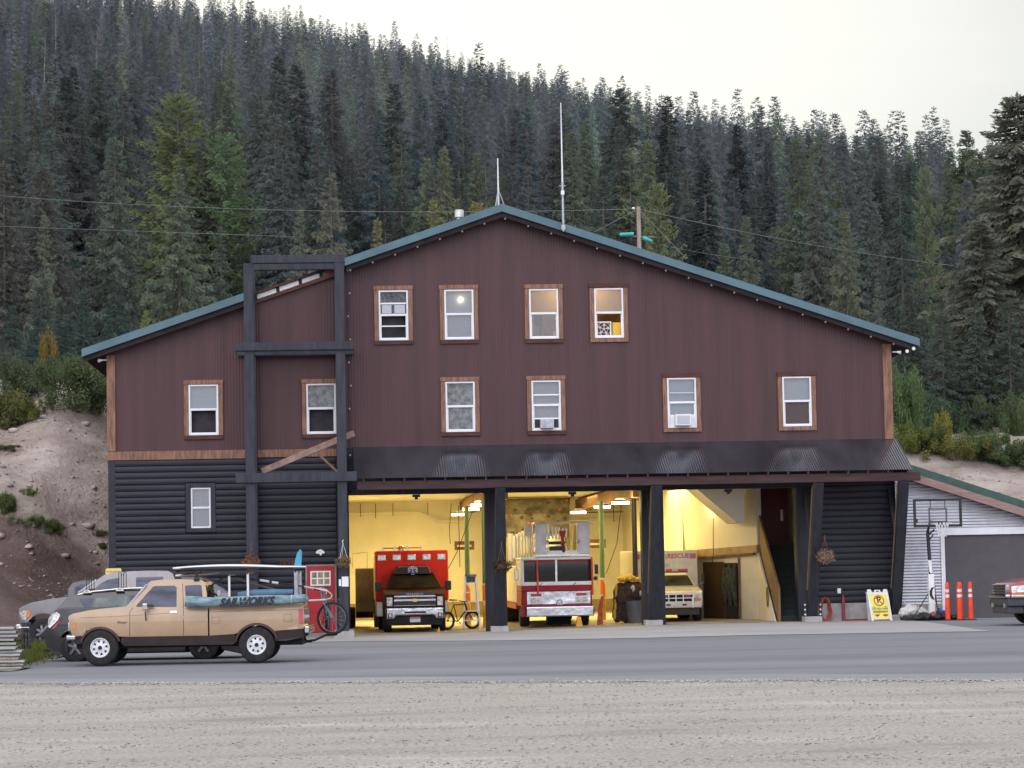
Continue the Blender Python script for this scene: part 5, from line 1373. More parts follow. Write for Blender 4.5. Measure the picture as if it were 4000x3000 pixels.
# rack over the bed
rk = empty('cargo_rack'); rk.parent = tp
for x, y0, y1, m_, r_ in ((1405, 312, 505, 'white', .024), (1521, 300, 510, 'white', .026), (1820, 292, 500, 'steel', .045)):
    for s in ((-.55,) if m_ == 'white' else (-.55, .55)):
        a, b = f(x, y0), f(x, y1); MB().tube([(a[0], s, a[1] - .03), (b[0], s, b[1])], r_, 8).build('post', M[m_], rk)
    a = f(x, y0); MB().tube([(a[0], -.62, a[1] - .045), (a[0], .62, a[1] - .045)], .02, 8).build('crossbar', M['black'], rk)
mb = MB(); a, b = f(1205, 352), f(1215, 318)
mb.box(a[0] - .06, a[0] + .06, -.66, -.52, a[1] - .02, a[1] + .04); mb.box(a[0] - .03, a[0] + .03, -.62, -.56, a[1] + .04, b[1] + .03); mb.build('rack_foot', M['black'], rk, bevel=.01)
mb = MB(); mb.tube([(b[0], -.75, b[1] + .045), (b[0], .75, b[1] + .045)], .022, 8); mb.build('crossbar', M['black'], rk)

# ---- windsurf gear (things resting on the pickup)
TW = Matrix.Translation(tp.location) @ Matrix.Rotation(radians(-3.2), 4, 'Z')
def on_truck(name, label, cat, group=None):
    o = thing(name, label, cat, tuple(tp.location), radians(-3.2), group); o.scale = (.982, 1, 1); return o
def board(u0, u1, z0, zrise, hwid, thick, yc, m, name, parent):
    mb = MB(); n = 28; k = 10; rows = []
    for i in range(n + 1):
        t = i / n; w_ = hwid * (max(0.0, 1 - abs(2 * t - 1.04) ** 2.6)) ** .62 + .012; th = thick * (.35 + .65 * sin(pi * min(1, max(0, t * .96 + .02))) ** .6)
        u = u0 + (u1 - u0) * t; z = z0 + zrise(t)
        rows.append([(u, yc + w_ * cos(2 * pi * j / k), z + th / 2 * sin(2 * pi * j / k) * (1.0)) for j in range(k)])
    vs = [p for r in rows for p in r]; fs = []
    for i in range(n):
        for j in range(k): fs.append((i * k + j, i * k + (j + 1) % k, (i + 1) * k + (j + 1) % k, (i + 1) * k + j))
    fs.append(tuple(range(k))); fs.append(tuple(range(n * k, n * k + k)))
    mb.add(vs, fs); return mb.build(name, m, parent, smooth=True, ang=70)
M['board'] = mat('white surfboard', (.82, .82, .82), .3, var=.04, coat=.4)
o = on_truck('windsurf_board', 'long white windsurf board with upright blue fin on top of the pickup rack', 'windsurf board')
a, b = f(1042, 287), f(1876, 282)
board(a[0], b[0], a[1] + .015, lambda t: .035 * sin(pi * min(1, t * 1.25)) - .02 * t, .30, .088, -.18, M['board'], 'board', o)
mb = MB(); P_ = [f(1800, 272), f(1846, 274), f(1850, 225), f(1853, 190), f(1848, 172), f(1838, 168), f(1822, 190), f(1808, 235)]
mb.prism([(u, z) for u, z in P_], 'y', -.195, -.165); mb.build('fin', mat('blue fin', lin(66, 146, 176), .35, var=.12, scale=4), o, bevel=.008)
mb = MB(); a, b = f(1090, 296), f(1640, 294); mb.box(a[0], b[0] + .55, -.46, -.10, a[1] - .060, a[1] - .022); mb.build('rail_pad', M['black'], o)
o = on_truck('windsurf_board', 'second white board lying under the long one at the cab roof', 'windsurf board')
a, b = f(1055, 325), f(1270, 300)
board(a[0], a[0] + .95, a[1] - .01, lambda t: .05 * t, .24, .075, -.10, M['board'], 'board', o)
# sail bag with its lettering
M['bag'] = mat('faded blue sail bag', lin(124, 146, 152), .8, var=.3, scale=5, bump=.5, bscale=7, stretch=(.7, 2, 2), rgb2=lin(70, 92, 102))
o = on_truck('sail_bag', 'faded blue tubular sail bag with black lettering along the pickup bed rail', 'sail bag')
sec = [(1143, 482, .105), (1170, 484, .118), (1250, 487, .112), (1310, 486, .098), (1380, 485, .105), (1500, 482, .112), (1620, 478, .110), (1740, 474, .100), (1800, 471, .085), (1840, 468, .10), (1886, 464, .085), (1893, 460, .05)]
mb = MB(); mb.tube([(f(x, y)[0], -.94 + .012 * sin(i * 2.1), f(x, y)[1]) for i, (x, y, r) in enumerate(sec)], [r for *_, r in sec], 16)
mb.build('bag', M['bag'], o, smooth=True)
a = f(1522, 484); text('SAILWORKS', .225, mat('black sail lettering', (.02, .025, .035), .7), o, front_text_matrix(a[0], -1.056, a[1] - .005) @ Matrix.Rotation(radians(.9), 4, 'Z'), shear=.38, sx=.93, bold=.012)
mb = MB(); a = f(1800, 471); mb.lathe([(.095, -.012), (.097, 0), (.095, .012)], (a[0], -.94, a[1]), (1, 0, 0), 14); mb.build('strap', M['curtain_grey'], o)
o = on_truck('sail_bag', 'darker blue rolled sail behind the lettered bag', 'sail bag')
kK = lambda x, y: f((650 + x * .33906) / .63291, ((2120 + y * .33906) - 2050) / .63291)
mb = MB(); mb.tube([(kK(*p)[0], -.45, kK(*p)[1]) for p in ((800, 622), (950, 610), (1150, 604), (1300, 598), (1440, 592))], [.05, .08, .085, .075, .06], 12); mb.build('rolled_sail', mat('blue rolled sail', lin(84, 116, 146), .75, var=.2, scale=4), o, smooth=True)
o = on_truck('boom', 'windsurf boom with pale grips sticking out behind the pickup toward the red door', 'boom')
mb = MB(); mb.tube([(kK(*p)[0], -.20 + .05 * i * 0, kK(*p)[1]) for i, p in enumerate(((470, 520), (620, 425), (760, 415), (900, 440), (1100, 468), (1420, 510), (1600, 540)))], .018, 8); mb.build('tube', M['black'], o)
mb = MB(); mb.tube([(kK(*p)[0], -.20 + q, kK(*p)[1]) for p, q in (((1560, 533), 0), ((1830, 583), 0))], .022, 8); mb.build('grip', mat('pale pink grip', lin(196, 176, 178), .5), o)
mb = MB(); mb.tube([(kK(*p)[0], -.20 - q, kK(*p)[1]) for p, q in (((1830, 583), 0), ((1870, 610), .05), ((1886, 640), .12), ((1870, 668), .2), ((1820, 682), .25))], .018, 8); mb.build('tail_piece', M['steel'], o)
mb = MB(); mb.tube([(kK(*p)[0], -.45, kK(*p)[1]) for p in ((1820, 682), (1620, 692))], .022, 8); mb.build('grip', bpy.data.materials['pale pink grip'], o)
for q, (p0, p1) in enumerate((((1045, 456), (1155, 474)), ((1185, 480), (1260, 492)))):
    mb = MB(); mb.tube([(kK(*p)[0], -.20, kK(*p)[1]) for p in (p0, p1)], .026, 8); mb.build('grip', M['board'], o)
o = on_truck('mast', 'thin grey windsurf mast slanting across the pickup bed', 'mast')
mb = MB(); mb.tube([(kK(*p)[0], .1, kK(*p)[1]) for p in ((740, 440), (1280, 590))], .02, 8); mb.build('tube', mat('grey mast', lin(120, 112, 112), .5), o)
o = on_truck('gear_bundle', 'tangle of straps and pale foam blocks just behind the pickup cab', 'gear')
mb = MB(); mb.tube([(kK(*p)[0], -.3, kK(*p)[1]) for p in ((460, 545), (480, 590), (520, 615), (560, 632))], .028, 7); mb.build('strap', M['black'], o)
a, b = kK(552, 572), kK(590, 634); MB().box(a[0], b[0], -.35, -.2, b[1], a[1]).build('foam_block', M['curtain_grey'], o, bevel=.01)
a, b = kK(950, 566), kK(1032, 600); MB().box(a[0], b[0], -.3, -.1, b[1], a[1]).build('foam_block', mat('beige block', lin(176, 170, 158), .7), o, bevel=.02)
# bicycle rack and bicycle behind the pickup
o = on_truck('bike_rack', 'black hitch mounted bike rack arm behind the pickup', 'bike rack')
mb = MB(); mb.tube([(f(*p)[0], -.05, f(*p)[1]) for p in ((1865, 732), (1925, 724), (1990, 694), (2060, 690), (2068, 660), (2072, 470))], .026, 8); mb.build('arm', M['black'], o)
mb = MB(); a = f(2072, 478); mb.tube([(a[0], -.25, a[1]), (a[0], .35, a[1])], .02, 8); mb.build('cradle', M['black'], o)
def bicycle(name, label, loc, rz, frame_m, r=.31, turn=0.0, fork_m=None, fat=.022, group=None):
    o = thing(name, label, 'bicycle', loc, rz, group)
    wb = 1.02; bb = (.43, 0, r - .03); hd0 = (.93 - .10, 0, r + .36); hd1 = (.93 - .16, 0, r + .52); seat = (.27, 0, r + .50)
    mb = MB()
    for a, b, q in ((bb, seat, .017), (bb, hd0, .02), (seat, hd1, .018), ((0, .03, r), bb, .012), ((0, -.03, r), bb, .012), ((0, .03, r), seat, .010), ((0, -.03, r), seat, .010), (hd0, hd1, .022)): mb.tube([a, b], q, 7)
    mb.build('frame', frame_m, o)
    mb = MB(); mb.tube([seat, (.24, 0, r + .64)], .014, 7); mb.build('seat_post', M['steel'], o)
    mb = MB(); mb.prism([(.10, r + .64), (.38, r + .64), (.38, r + .67), (.12, r + .69)], 'y', -.06, .06); mb.build('saddle', M['black'], o, bevel=.015)
    st = empty('steering'); st.parent = o; st.location = (hd0[0], 0, 0); st.rotation_euler = (0, 0, turn)
    mb = MB(); mb.tube([(0, .05, r + .34), (wb - hd0[0], .055, r)], .014, 7); mb.tube([(0, -.05, r + .34), (wb - hd0[0], -.055, r)], .014, 7); mb.tube([(-.02, 0, r + .34), (-.08, 0, r + .60)], .016, 7); mb.build('fork', fork_m or frame_m, st)
    mb = MB(); mb.tube([(-.12, -.33, r + .63), (-.07, -.12, r + .60), (-.07, .12, r + .60), (-.12, .33, r + .63)], .014, 7); mb.build('handlebar', M['black'], st)
    for par, cx in ((o, 0.0), (st, wb - hd0[0])):
        mb = MB(); mb.lathe([(r - fat + fat * cos(q), fat * sin(q)) for q in [2 * pi * i / 8 for i in range(9)]], (cx, 0, r), (0, 1, 0), 36); wq = mb.build('wheel', M['rubber'], par, smooth=True)
        mb = MB(); mb.lathe([(r - fat * 2.2, -.010), (r - fat * 1.6, 0), (r - fat * 2.2, .010)], (cx, 0, r), (0, 1, 0), 36); mb.lathe([(.025, -.04), (.025, .04)], (cx, 0, r), (0, 1, 0), 10)
        for q in range(14):
            a = 2 * pi * q / 14; mb.tube([(cx + cos(a) * .02, .02 * (-1) ** q, r + sin(a) * .02), (cx + cos(a + .2) * (r - .04), 0, r + sin(a + .2) * (r - .04))], .0022, 4)
        mb.build('rim', M['steel'], wq)
    mb = MB(); mb.lathe([(.085, -.004), (.095, 0), (.085, .004)], (bb[0], -.05, bb[2]), (0, 1, 0), 20); mb.tube([(bb[0], -.06, bb[2]), (bb[0] + .12, -.07, bb[2] - .11)], .011, 6); mb.tube([(bb[0], .06, bb[2]), (bb[0] - .12, .07, bb[2] + .11)], .011, 6); mb.build('crank', M['black'], o)
    return o
a = f(2070, 570); p = TW @ Vector((a[0] - .06, 0.72, 0))
bk = bicycle('bicycle', 'grey bicycle hung on the rack behind the pickup with its front wheel turned sideways', (p.x - .30, p.y, .56), radians(-95), mat('grey green bike frame', lin(96, 104, 106), .4, .3), r=.35, fat=.030, turn=radians(80), fork_m=mat('pale blue fork', lin(96, 122, 134), .35))

# ---- grey wagon behind it, rear end toward the guardrails
M['greycar'] = mat('dark grey wagon paint', (.026, .027, .040), .22, .25, var=.08, coat=.8, dirt=.3)
f = tracer(943, 1377, 547)
wg = thing('station_wagon', 'dark grey wagon with silver roof rails and bike hoops parked behind the tan pickup', 'station wagon', (-11.28, -21.5, -.01), radians(-4))
def wW(u, z): return .86 - .04 * max(0, .6 - z) - .07 * S((-.35 - u) / .5) - .10 * S((u - 3.0) / .8) - .05 * max(0, z - .95)
def wWg(u, z): return wW(u, 1.0) - .04 - .22 * max(0, z - 1.0) / .5
body = T(f, [(598, 1190), (560, 1085), (520, 1035), (528, 1015), (590, 955), (640, 845), (700, 745), (760, 715), (2330, 700), (2700, 765), (2990, 835), (3100, 950), (3112, 1180), (3000, 1290)])
body += [(2.85 + .40, .22)] + arc(2.85, .33, .39, 0, 180, 12) + [(2.85 - .41, .2), (.42, .2)] + arc(0, .33, .39, 0, 180, 12) + T(f, [(690, 1292)])
shell('body', body, wW, M['greycar'], wg, cuts_u=[-.5, 0, .6, 1.4, 2.2, 3.0, 3.5], cuts_z=[.4, .6, .8, 1.0], bevel=.03)
cabp = T(f, [(690, 760), (832, 588), (945, 548), (1130, 526), (1480, 498), (1750, 494), (1950, 520), (2340, 708)])
shell('cabin', cabp, wWg, M['greycar'], wg, cuts_u=[0, .5, 1, 1.5, 2], cuts_z=[1.15, 1.3, 1.45], bevel=.04)
for s in (-1, 1):
    patch('side_window', T(f, [(1165, 712), (1190, 600), (1560, 575), (1565, 700)]), wWg, mat('wagon side glass', (.13, .16, .165), .08, var=.4, scale=1.5, spec=.3, rgb2=(.05, .06, .065)), wg, .006, s)
    patch('side_window', T(f, [(1600, 700), (1595, 572), (1740, 560), (1900, 575), (2180, 700)]), wWg, M['carglass'], wg, .006, s)
    patch('quarter_window', T(f, [(1060, 728), (975, 618), (1000, 608), (1155, 600), (1130, 716)]), wWg, M['carglass'], wg, .006, s)
    patch('tail_lamp', T(f, [(618, 850), (660, 790), (720, 765), (765, 800), (740, 860), (640, 960), (610, 945)]), wW, M['lamp'], wg, .012, s)
    patch('tail_lamp_lens', T(f, [(655, 975), (745, 865), (790, 840), (700, 960)]), wW, M['red_lens'], wg, .010, s)
    patch('bumper_side', T(f, [(565, 1085), (640, 1070), (860, 1080), (850, 1290), (690, 1290), (600, 1195)]), wW, mat('grey black bumper', (.022, .022, .026), .6), wg, .012, s)
    for u in (0, 2.85): wheel(wg, u, s * .76, .335, .21, 'five', s)
mb = MB(); mb.tube([(f(*p)[0], -.60, f(*p)[1]) for p in ((960, 560), (1130, 523), (1480, 488), (1740, 480), (1900, 500))], .022, 8); mb.build('roof_rail', M['alu'], wg)
mb = MB(); mb.tube([(f(*p)[0], .60, f(*p)[1]) for p in ((960, 560), (1130, 523), (1480, 488), (1740, 480), (1900, 500))], .022, 8); mb.build('roof_rail', M['alu'], wg)
for x in (1075, 1475):
    a = f(x, 515 if x < 1200 else 492); MB().beam((a[0], -.66, a[1]), (a[0], .66, a[1]), .07, .035).build('crossbar', M['alu'], wg)
    mb = MB(); mb.prism([(a[0] - .1, a[1] - .05), (a[0] + .1, a[1] - .05), (a[0] + .04, a[1] + .03), (a[0] - .04, a[1] + .03)], 'y', -.66, -.58); mb.build('rack_foot', M['alu'], wg, bevel=.01)
a, b = f(520, 1030), f(600, 1040); mb = MB(); mb.box(-.80, -.70, -.72, .72, .52, .66); mb.build('rear_bumper', M['greycar'], wg, bevel=.03)
mb = MB(); mb.box(-.86, -.62, -.04, .04, .22, .28); mb.build('tow_bar', M['black'], wg)
mb = MB(); mb.box(.4, 2.5, -.7, .7, .17, .35); mb.build('underbody', M['under'], wg)
for x, lb in ((1098, 'black upright bike hoop over the rear of the grey wagon'), (1492, 'black upright bike hoop near the middle of the grey wagon roof')):
    WM = Matrix.Translation(wg.location) @ Matrix.Rotation(radians(-4), 4, 'Z')
    a = f(x, 500 if x < 1200 else 480); p = WM @ Vector((a[0], -.45, a[1] + .0))
    o = thing('bike_carrier', lb, 'bike carrier', tuple(p), radians(-4), 'bike hoops on the wagon roof')
    for q in (-.055, .0, .055):
        mb = MB(); hh = .36 if q else .30
        mb.tube([(q - .028, 0, -.01), (q - .028, 0, hh - .03), (q - .015, 0, hh), (q + .015, 0, hh), (q + .028, 0, hh - .03), (q + .028, 0, -.01)], .0085, 6); mb.build('hoop', M['black'], o)
    MB().box(-.10, .10, -.05, .05, -.02, .02).build('tray', M['black'], o)

# ---- grey full-size pickup with chrome behind the wagon
M['greyf'] = mat('grey purple pickup paint', (.175, .160, .180), .22, .3, var=.08, coat=.8, dirt=.35)
f = tracer(548, 1177, 423)
gp = thing('pickup_truck', 'grey crew cab pickup with chrome bumper parked against the building corner', 'pickup truck', (-13.80, -5.2, gz(-13, -5) + .02), radians(-4))
def wF(u, z): return .98 - .05 * max(0, .7 - z) - .10 * S((-.35 - u) / .5) - .05 * max(0, z - 1.05)
def wFg(u, z): return wF(u, 1.1) - .03 - .20 * max(0, z - 1.15) / .7
body = T(f, [(300, 930), (258, 905), (246, 800), (252, 720), (290, 688), (400, 645), (600, 606), (790, 580), (950, 560), (2150, 535)]) + [(5.3, 1.45), (5.32, .55), (4.15, .5)] + arc(3.72, .42, .50, 0, 180, 12) + [(3.2, .42), (.55, .42)] + arc(.0, .42, .53, 4, 172, 14)
shell('body', body, wF, M['greyf'], gp, cuts_u=[-.6, -.3, 0, .6, 1.2, 2, 3], cuts_z=[.6, .8, 1.0, 1.2], bevel=.035)
cabp = T(f, [(900, 572), (960, 530), (1180, 372), (1268, 312), (1400, 282), (1600, 268), (1850, 262), (2035, 266), (2095, 300), (2140, 420), (2160, 545)])
shell('cab', cabp, wFg, M['greyf'], gp, cuts_u=[1.4, 2, 2.6, 3.2], cuts_z=[1.4, 1.6, 1.8, 2.0], bevel=.04)
for s in (-1, 1):
    patch('side_window', T(f, [(1150, 520), (1165, 470), (1225, 420), (1310, 372), (1450, 350), (1455, 505)]), wFg, M['carglass'], gp, .006, s)
    patch('side_window', T(f, [(1655, 485), (1652, 346), (1978, 336), (1990, 470)]), wFg, M['carglass'], gp, .006, s)
    patch('headlamp', T(f, [(262, 762), (300, 742), (352, 738), (338, 850), (290, 842)]), wF, M['lamp'], gp, .014, s)
    patch('indicator', T(f, [(354, 738), (396, 742), (394, 780), (370, 820), (340, 850)]), wF, M['amber'], gp, .012, s)
    for u in (0, 3.72): wheel(gp, u, s * .85, .405, .27, 'six', s)
mb = MB(); mb.box(-.80, -.62, -.88, .88, .50, .66); mb.box(-.72, -.38, -1.0, -.88, .505, .60); mb.box(-.72, -.38, .88, 1.0, .505, .60); mb.build('front_bumper', M['chrome'], gp, bevel=.03)
mb = MB(); mb.box(-.75, -.68, -.62, .62, .72, 1.08); mb.build('grille', M['chrome'], gp, bevel=.02)
mb = MB(); a, b = f(968, 524), f(1176, 374); mb.quad((a[0] - .012, -.8, a[1] + .01), (a[0] - .012, .8, a[1] + .01), (b[0] - .012, .70, b[1] + .006), (b[0] - .012, -.70, b[1] + .006)); mb.build('windscreen', M['carglass'], gp, fixn=False)
mb = MB(); mb.beam((a[0] - .01, -.845, a[1]), (b[0] - .01, -.735, b[1]), .06, .045); mb.build('pillar', mat('painted pillar highlight', (.6, .6, .62), .25, .5), gp)  # pale strip paints in the highlight along the windscreen pillar
mb = MB(); mb.box(-.4, 5.0, -.6, .6, .3, .6); mb.build('underbody', M['under'], gp)

# ---- large blue grey utility vehicle close to the wall
M['bluegrey'] = mat('blue grey vehicle paint', (.042, .048, .066), .25, .25, var=.08, coat=.8)
sv = thing('utility_vehicle', 'large blue grey utility vehicle with tinted rear glass behind the grey pickup', 'utility vehicle', (-12.50, -2.35, gz(-12, -2) + .02), radians(-2))
def wS(u, z): return .97 - .05 * max(0, z - 1.0) - .08 * S((u - 4.4) / .6)
def wSg(u, z): return wS(u, 1.1) - .02 - .15 * max(0, z - 1.1) / .8
body = [(-.98, .55), (-1.02, 1.05), (-.98, 1.18), (4.2, 1.16), (4.9, 1.10), (5.15, .95), (5.2, .5)] + [(4.3, .42)] + arc(3.75, .40, .47, 0, 180, 12) + [(3.2, .42), (.5, .42)] + arc(0, .40, .47, 0, 180, 12) + [(-.5, .45)]
shell('body', body, wS, M['bluegrey'], sv, cuts_u=[0, 1, 2, 3, 4, 4.7], cuts_z=[.7, .9, 1.05], bevel=.035)
shell('cabin', [(-.99, 1.15), (-.95, 1.62), (-.82, 1.80), (-.5, 1.86), (1.5, 1.92), (2.9, 1.90), (3.2, 1.82), (3.55, 1.60), (4.25, 1.14)], wSg, M['bluegrey'], sv, cuts_u=[0, 1, 2, 3], cuts_z=[1.3, 1.5, 1.7], bevel=.04)
for s in (-1, 1):
    patch('side_window', [(-.78, 1.24), (-.74, 1.66), (-.55, 1.74), (.45, 1.78), (.5, 1.24)], wSg, M['carglass'], sv, .006, s)
    patch('side_window', [(.62, 1.24), (.6, 1.78), (1.7, 1.80), (1.72, 1.24)], wSg, M['carglass'], sv, .006, s)
    patch('side_window', [(1.84, 1.24), (1.82, 1.80), (2.85, 1.79), (3.15, 1.70), (3.72, 1.26)], wSg, mat('pale green glass', (.20, .235, .20), .08, var=.4, scale=1.2, spec=.3, rgb2=(.08, .10, .09)), sv, .006, s)
    patch('side_window', [(2.0, 1.30), (2.04, 1.52), (2.22, 1.52), (2.40, 1.30)], wSg, mat('painted warm glint', (.62, .50, .16), .3), sv, .009, s)  # patch painted as a warm reflection on the side glass
    for u in (0, 3.75): wheel(sv, u, s * .84, .39, .26, 'six', s)
mb = MB(); mb.box(.4, 3.3, -.6, .6, .3, .55); mb.build('underbody', M['under'], sv)

# ---- red pickup nosing in at the edge
M['redcar'] = mat('red pickup paint', (.36, .018, .035), .2, .1, var=.08, coat=.9)
rp = thing('pickup_truck', 'red pickup with chrome grille surround nosing into view beside the garage', 'pickup truck', (14.02, -8.9, .01), radians(1))
def wR(u, z): return .97 - .05 * max(0, .7 - z) - .07 * S((-.45 - u) / .5) - .07 * max(0, z - 1.0)
def wRg(u, z): return wR(u, 1.2) - .03 - .20 * max(0, z - 1.2) / .7
body = [(-.98, .74), (-1.02, .95), (-1.0, 1.10), (-.90, 1.17), (-.4, 1.29), (.2, 1.36), (.85, 1.40), (3.3, 1.38), (3.35, 1.30), (5.4, 1.30), (5.42, .6), (4.3, .55)] + arc(3.7, .42, .50, 0, 180, 12) + [(3.15, .5), (.6, .5)] + arc(0, .42, .52, 8, 168, 14) + [(-.56, .62)]
shell('body', body, wR, M['redcar'], rp, cuts_u=[-.8, -.5, 0, .6, 1.5, 3], cuts_z=[.7, .9, 1.05, 1.2], bevel=.04)
shell('cab', [(.8, 1.38), (1.55, 1.90), (1.8, 1.96), (3.0, 1.95), (3.2, 1.85), (3.32, 1.38)], wRg, M['redcar'], rp, cuts_u=[1.6, 2.4], cuts_z=[1.5, 1.7], bevel=.04)
for s in (-1, 1):
    patch('headlamp', [(-.95, .92), (-.96, 1.10), (-.60, 1.12), (-.58, .94)], wR, M['lamp'], rp, .02, s)
    patch('indicator', [(-.95, .86), (-.95, .925), (-.585, .945), (-.60, 1.11), (-.47, 1.08), (-.45, .86)], wR, M['amber'], rp, .016, s)
    patch('side_window', [(1.2, 1.42), (1.62, 1.84), (2.2, 1.86), (2.2, 1.42)], wRg, M['carglass'], rp, .006, s)
    patch('fender_badge', [(-.50, .99), (-.50, 1.03), (-.42, 1.03), (-.42, .99)], wR, M['chrome'], rp, .006, s)
    for u in (0, 3.7): wheel(rp, u, s * .84, .42, .27, 'six', s)
mb = MB(); mb.box(-1.10, -.98, -.95, .95, .76, .88); mb.box(-1.0, -.50, -1.04, -.95, .765, .87); mb.box(-1.0, -.5, .95, 1.04, .765, .87); mb.build('front_bumper', M['chrome'], rp, bevel=.04)
mb = MB(); mb.box(-1.08, -.55, -.97, .97, .55, .755); mb.box(-1.04, -.6, -.85, .85, .34, .549); mb.build('air_dam', mat('dark grey valance', (.05, .05, .055), .6), rp, bevel=.03)
mb = MB(); mb.box(-1.045, -.98, -.60, .60, .90, 1.13); mb.build('grille', M['black'], rp)
mb = MB()
for z in (.905, .98, 1.055, 1.125): mb.box(-1.06, -1.04, -.60, .60, z - .012, z + .012)
mb.box(-1.065, -.97, -.70, -.60, .89, 1.15); mb.box(-1.065, -.97, .60, .70, .89, 1.15); mb.build('grille_surround', M['chrome'], rp)
for s in (-.62, .62): MB().lathe([(.001, 0), (.07, 0), (.07, .06), (.02, .09)], (-1.10, s, .56), (1, 0, 0), 14).build('fog_lamp', M['lamp'], rp, smooth=True)
mb = MB(); mb.lathe([(.055, 0), (.055, .05), (.02, .06)], (-1.14, -.9, .82), (1, 0, 0), 12); mb.build('tow_hook', M['chrome'], rp)
mb = MB(); mb.box(-.5, 5, -.6, .6, .33, .65); mb.build('underbody', M['under'], rp)
mb = MB(); mb.quad((.84, -.8, 1.40), (.84, .8, 1.40), (1.53, .68, 1.88), (1.53, -.68, 1.88)); mb.build('windscreen', M['carglass'], rp, fixn=False)
# ------------------------------------------------------------------ emergency vehicles in the bays (x across, y into the bay)
def fpatch(name, x0, x1, z0, z1, y, m, parent, t=.03, bevel=0.0):
    return MB().box(x0, x1, y - t, y + .005, z0, z1).build(name, m, parent, bevel=bevel)

# ---- red ambulance
M['amred'] = mat('bright red ambulance box', (.66, .026, .012), .5, var=.06, coat=.0, spec=.25)
M['amcab'] = mat('dark red cab paint', (.035, .012, .009), .6, var=.3, scale=3, spec=.12)
M['navy'] = mat('navy band', (.018, .02, .05), .4)
M['blue'] = mat('emblem blue', (.03, .06, .42), .45)
M['box_white'] = mat('off white vehicle panel', (.62, .58, .50), .4, var=.06)
am = thing('ambulance', 'red box ambulance with dark cab and star badge facing out of the first bay', 'ambulance', (-3.10, 1.7, gz(-3.1, 2) + .02))
def wA(u, z): return .985 - .05 * max(0, .7 - z) - .10 * S((.35 - u) / .5) - .06 * max(0, z - 1.0)
body = [(.02, .52), (0, .80), (.03, 1.12), (.10, 1.20), (.45, 1.27), (1.30, 1.38), (2.9, 1.38), (2.9, .5), (1.6, .5)] + arc(1.0, .42, .50, 8, 172, 12) + [(.42, .5)]
shell('body', body, wA, M['amcab'], am, cuts_u=[.15, .4, .9, 1.5], cuts_z=[.7, .9, 1.05, 1.2], bevel=.04, front=True)
def wAc(u, z): return wA(1.5, 1.2) - .05 - .23 * max(0, z - 1.35) / .5
shell('cab', [(1.15, 1.37), (1.85, 1.80), (2.05, 1.86), (2.9, 1.87), (2.9, 1.37)], wAc, M['amcab'], am, cuts_z=[1.5, 1.65, 1.78], cuts_u=[1.5, 2.2], bevel=.04, front=True)
mb = MB(); mb.quad((-.80, 1.16, 1.395), (.80, 1.16, 1.395), (.655, 1.815, 1.80), (-.655, 1.815, 1.80)); mb.build('windscreen', mat('brown tinted windscreen', (.030, .024, .016), .25, var=.3, scale=2, spec=.05), am, fixn=False)
shell('roof_cap', [(1.75, 1.84), (1.95, 2.07), (2.9, 2.12), (2.9, 1.86)], lambda u, z: .60 - .10 * (z - 1.85) / .22, M['navy'], am, bevel=.02, front=True)
# star of life: six barred cross
st = MB()
for q in range(3):
    a = q * pi / 3
    for r_, hw, d in ((.128, .036, 0),):
        e1 = Vector((sin(a), 0, cos(a) * .82)); e2 = Vector((cos(a), 0, -sin(a) * .82)); c = Vector((0, 1.79 - q * .001, 1.95))
        st.add([c - e1 * r_ * 1.25 - e2 * hw * 1.5, c - e1 * r_ * 1.25 + e2 * hw * 1.5, c + e1 * r_ * 1.25 + e2 * hw * 1.5, c + e1 * r_ * 1.25 - e2 * hw * 1.5], [(0, 1, 2, 3)])
st.build('star_badge', M['white'], am, fixn=False)
st = MB()
for q in range(3):
    a = q * pi / 3; e1 = Vector((sin(a), 0, cos(a) * .82)); e2 = Vector((cos(a), 0, -sin(a) * .82)); c = Vector((0, 1.783 - q * .001, 1.95)); r_ = .135; hw = .03
    st.add([c - e1 * r_ - e2 * hw, c - e1 * r_ + e2 * hw, c + e1 * r_ + e2 * hw, c + e1 * r_ - e2 * hw], [(0, 1, 2, 3)])
st.build('star', M['blue'], am, fixn=False)
mb = MB(); mb.beam((0, 1.776, 1.86), (0, 1.776, 2.04), .022, .004, up=(0, 1, 0)); mb.build('staff', M['white'], am)
fpatch('hood_band', -.62, .62, 1.165, 1.245, .075, M['navy'], am)
text('FIRE & RESCUE', .085, mat('silver blue lettering', (.45, .5, .7), .4), am, front_text_matrix(0, .043, 1.205), name='hood_lettering')
gr = fpatch('grille', -.66, .66, .83, 1.16, .0, M['black'], am, .02)
for z0, z1 in ((1.115, 1.165), (.985, 1.05), (.835, .855)): fpatch('grille_bar', -.66, .66, z0, z1, -.02, M['chrome'], gr, .025, .006)
mb = MB(); mb.prism([(-.14, .99), (-.075, .99), (-.06, .965), (.06, .965), (.075, .99), (.14, .99), (.115, 1.035), (.075, 1.035), (.06, 1.06), (-.06, 1.06), (-.075, 1.035), (-.115, 1.035)], 'y', -.065, -.045); mb.build('emblem', mat('gold emblem', (.62, .48, .20), .3, .6), am)
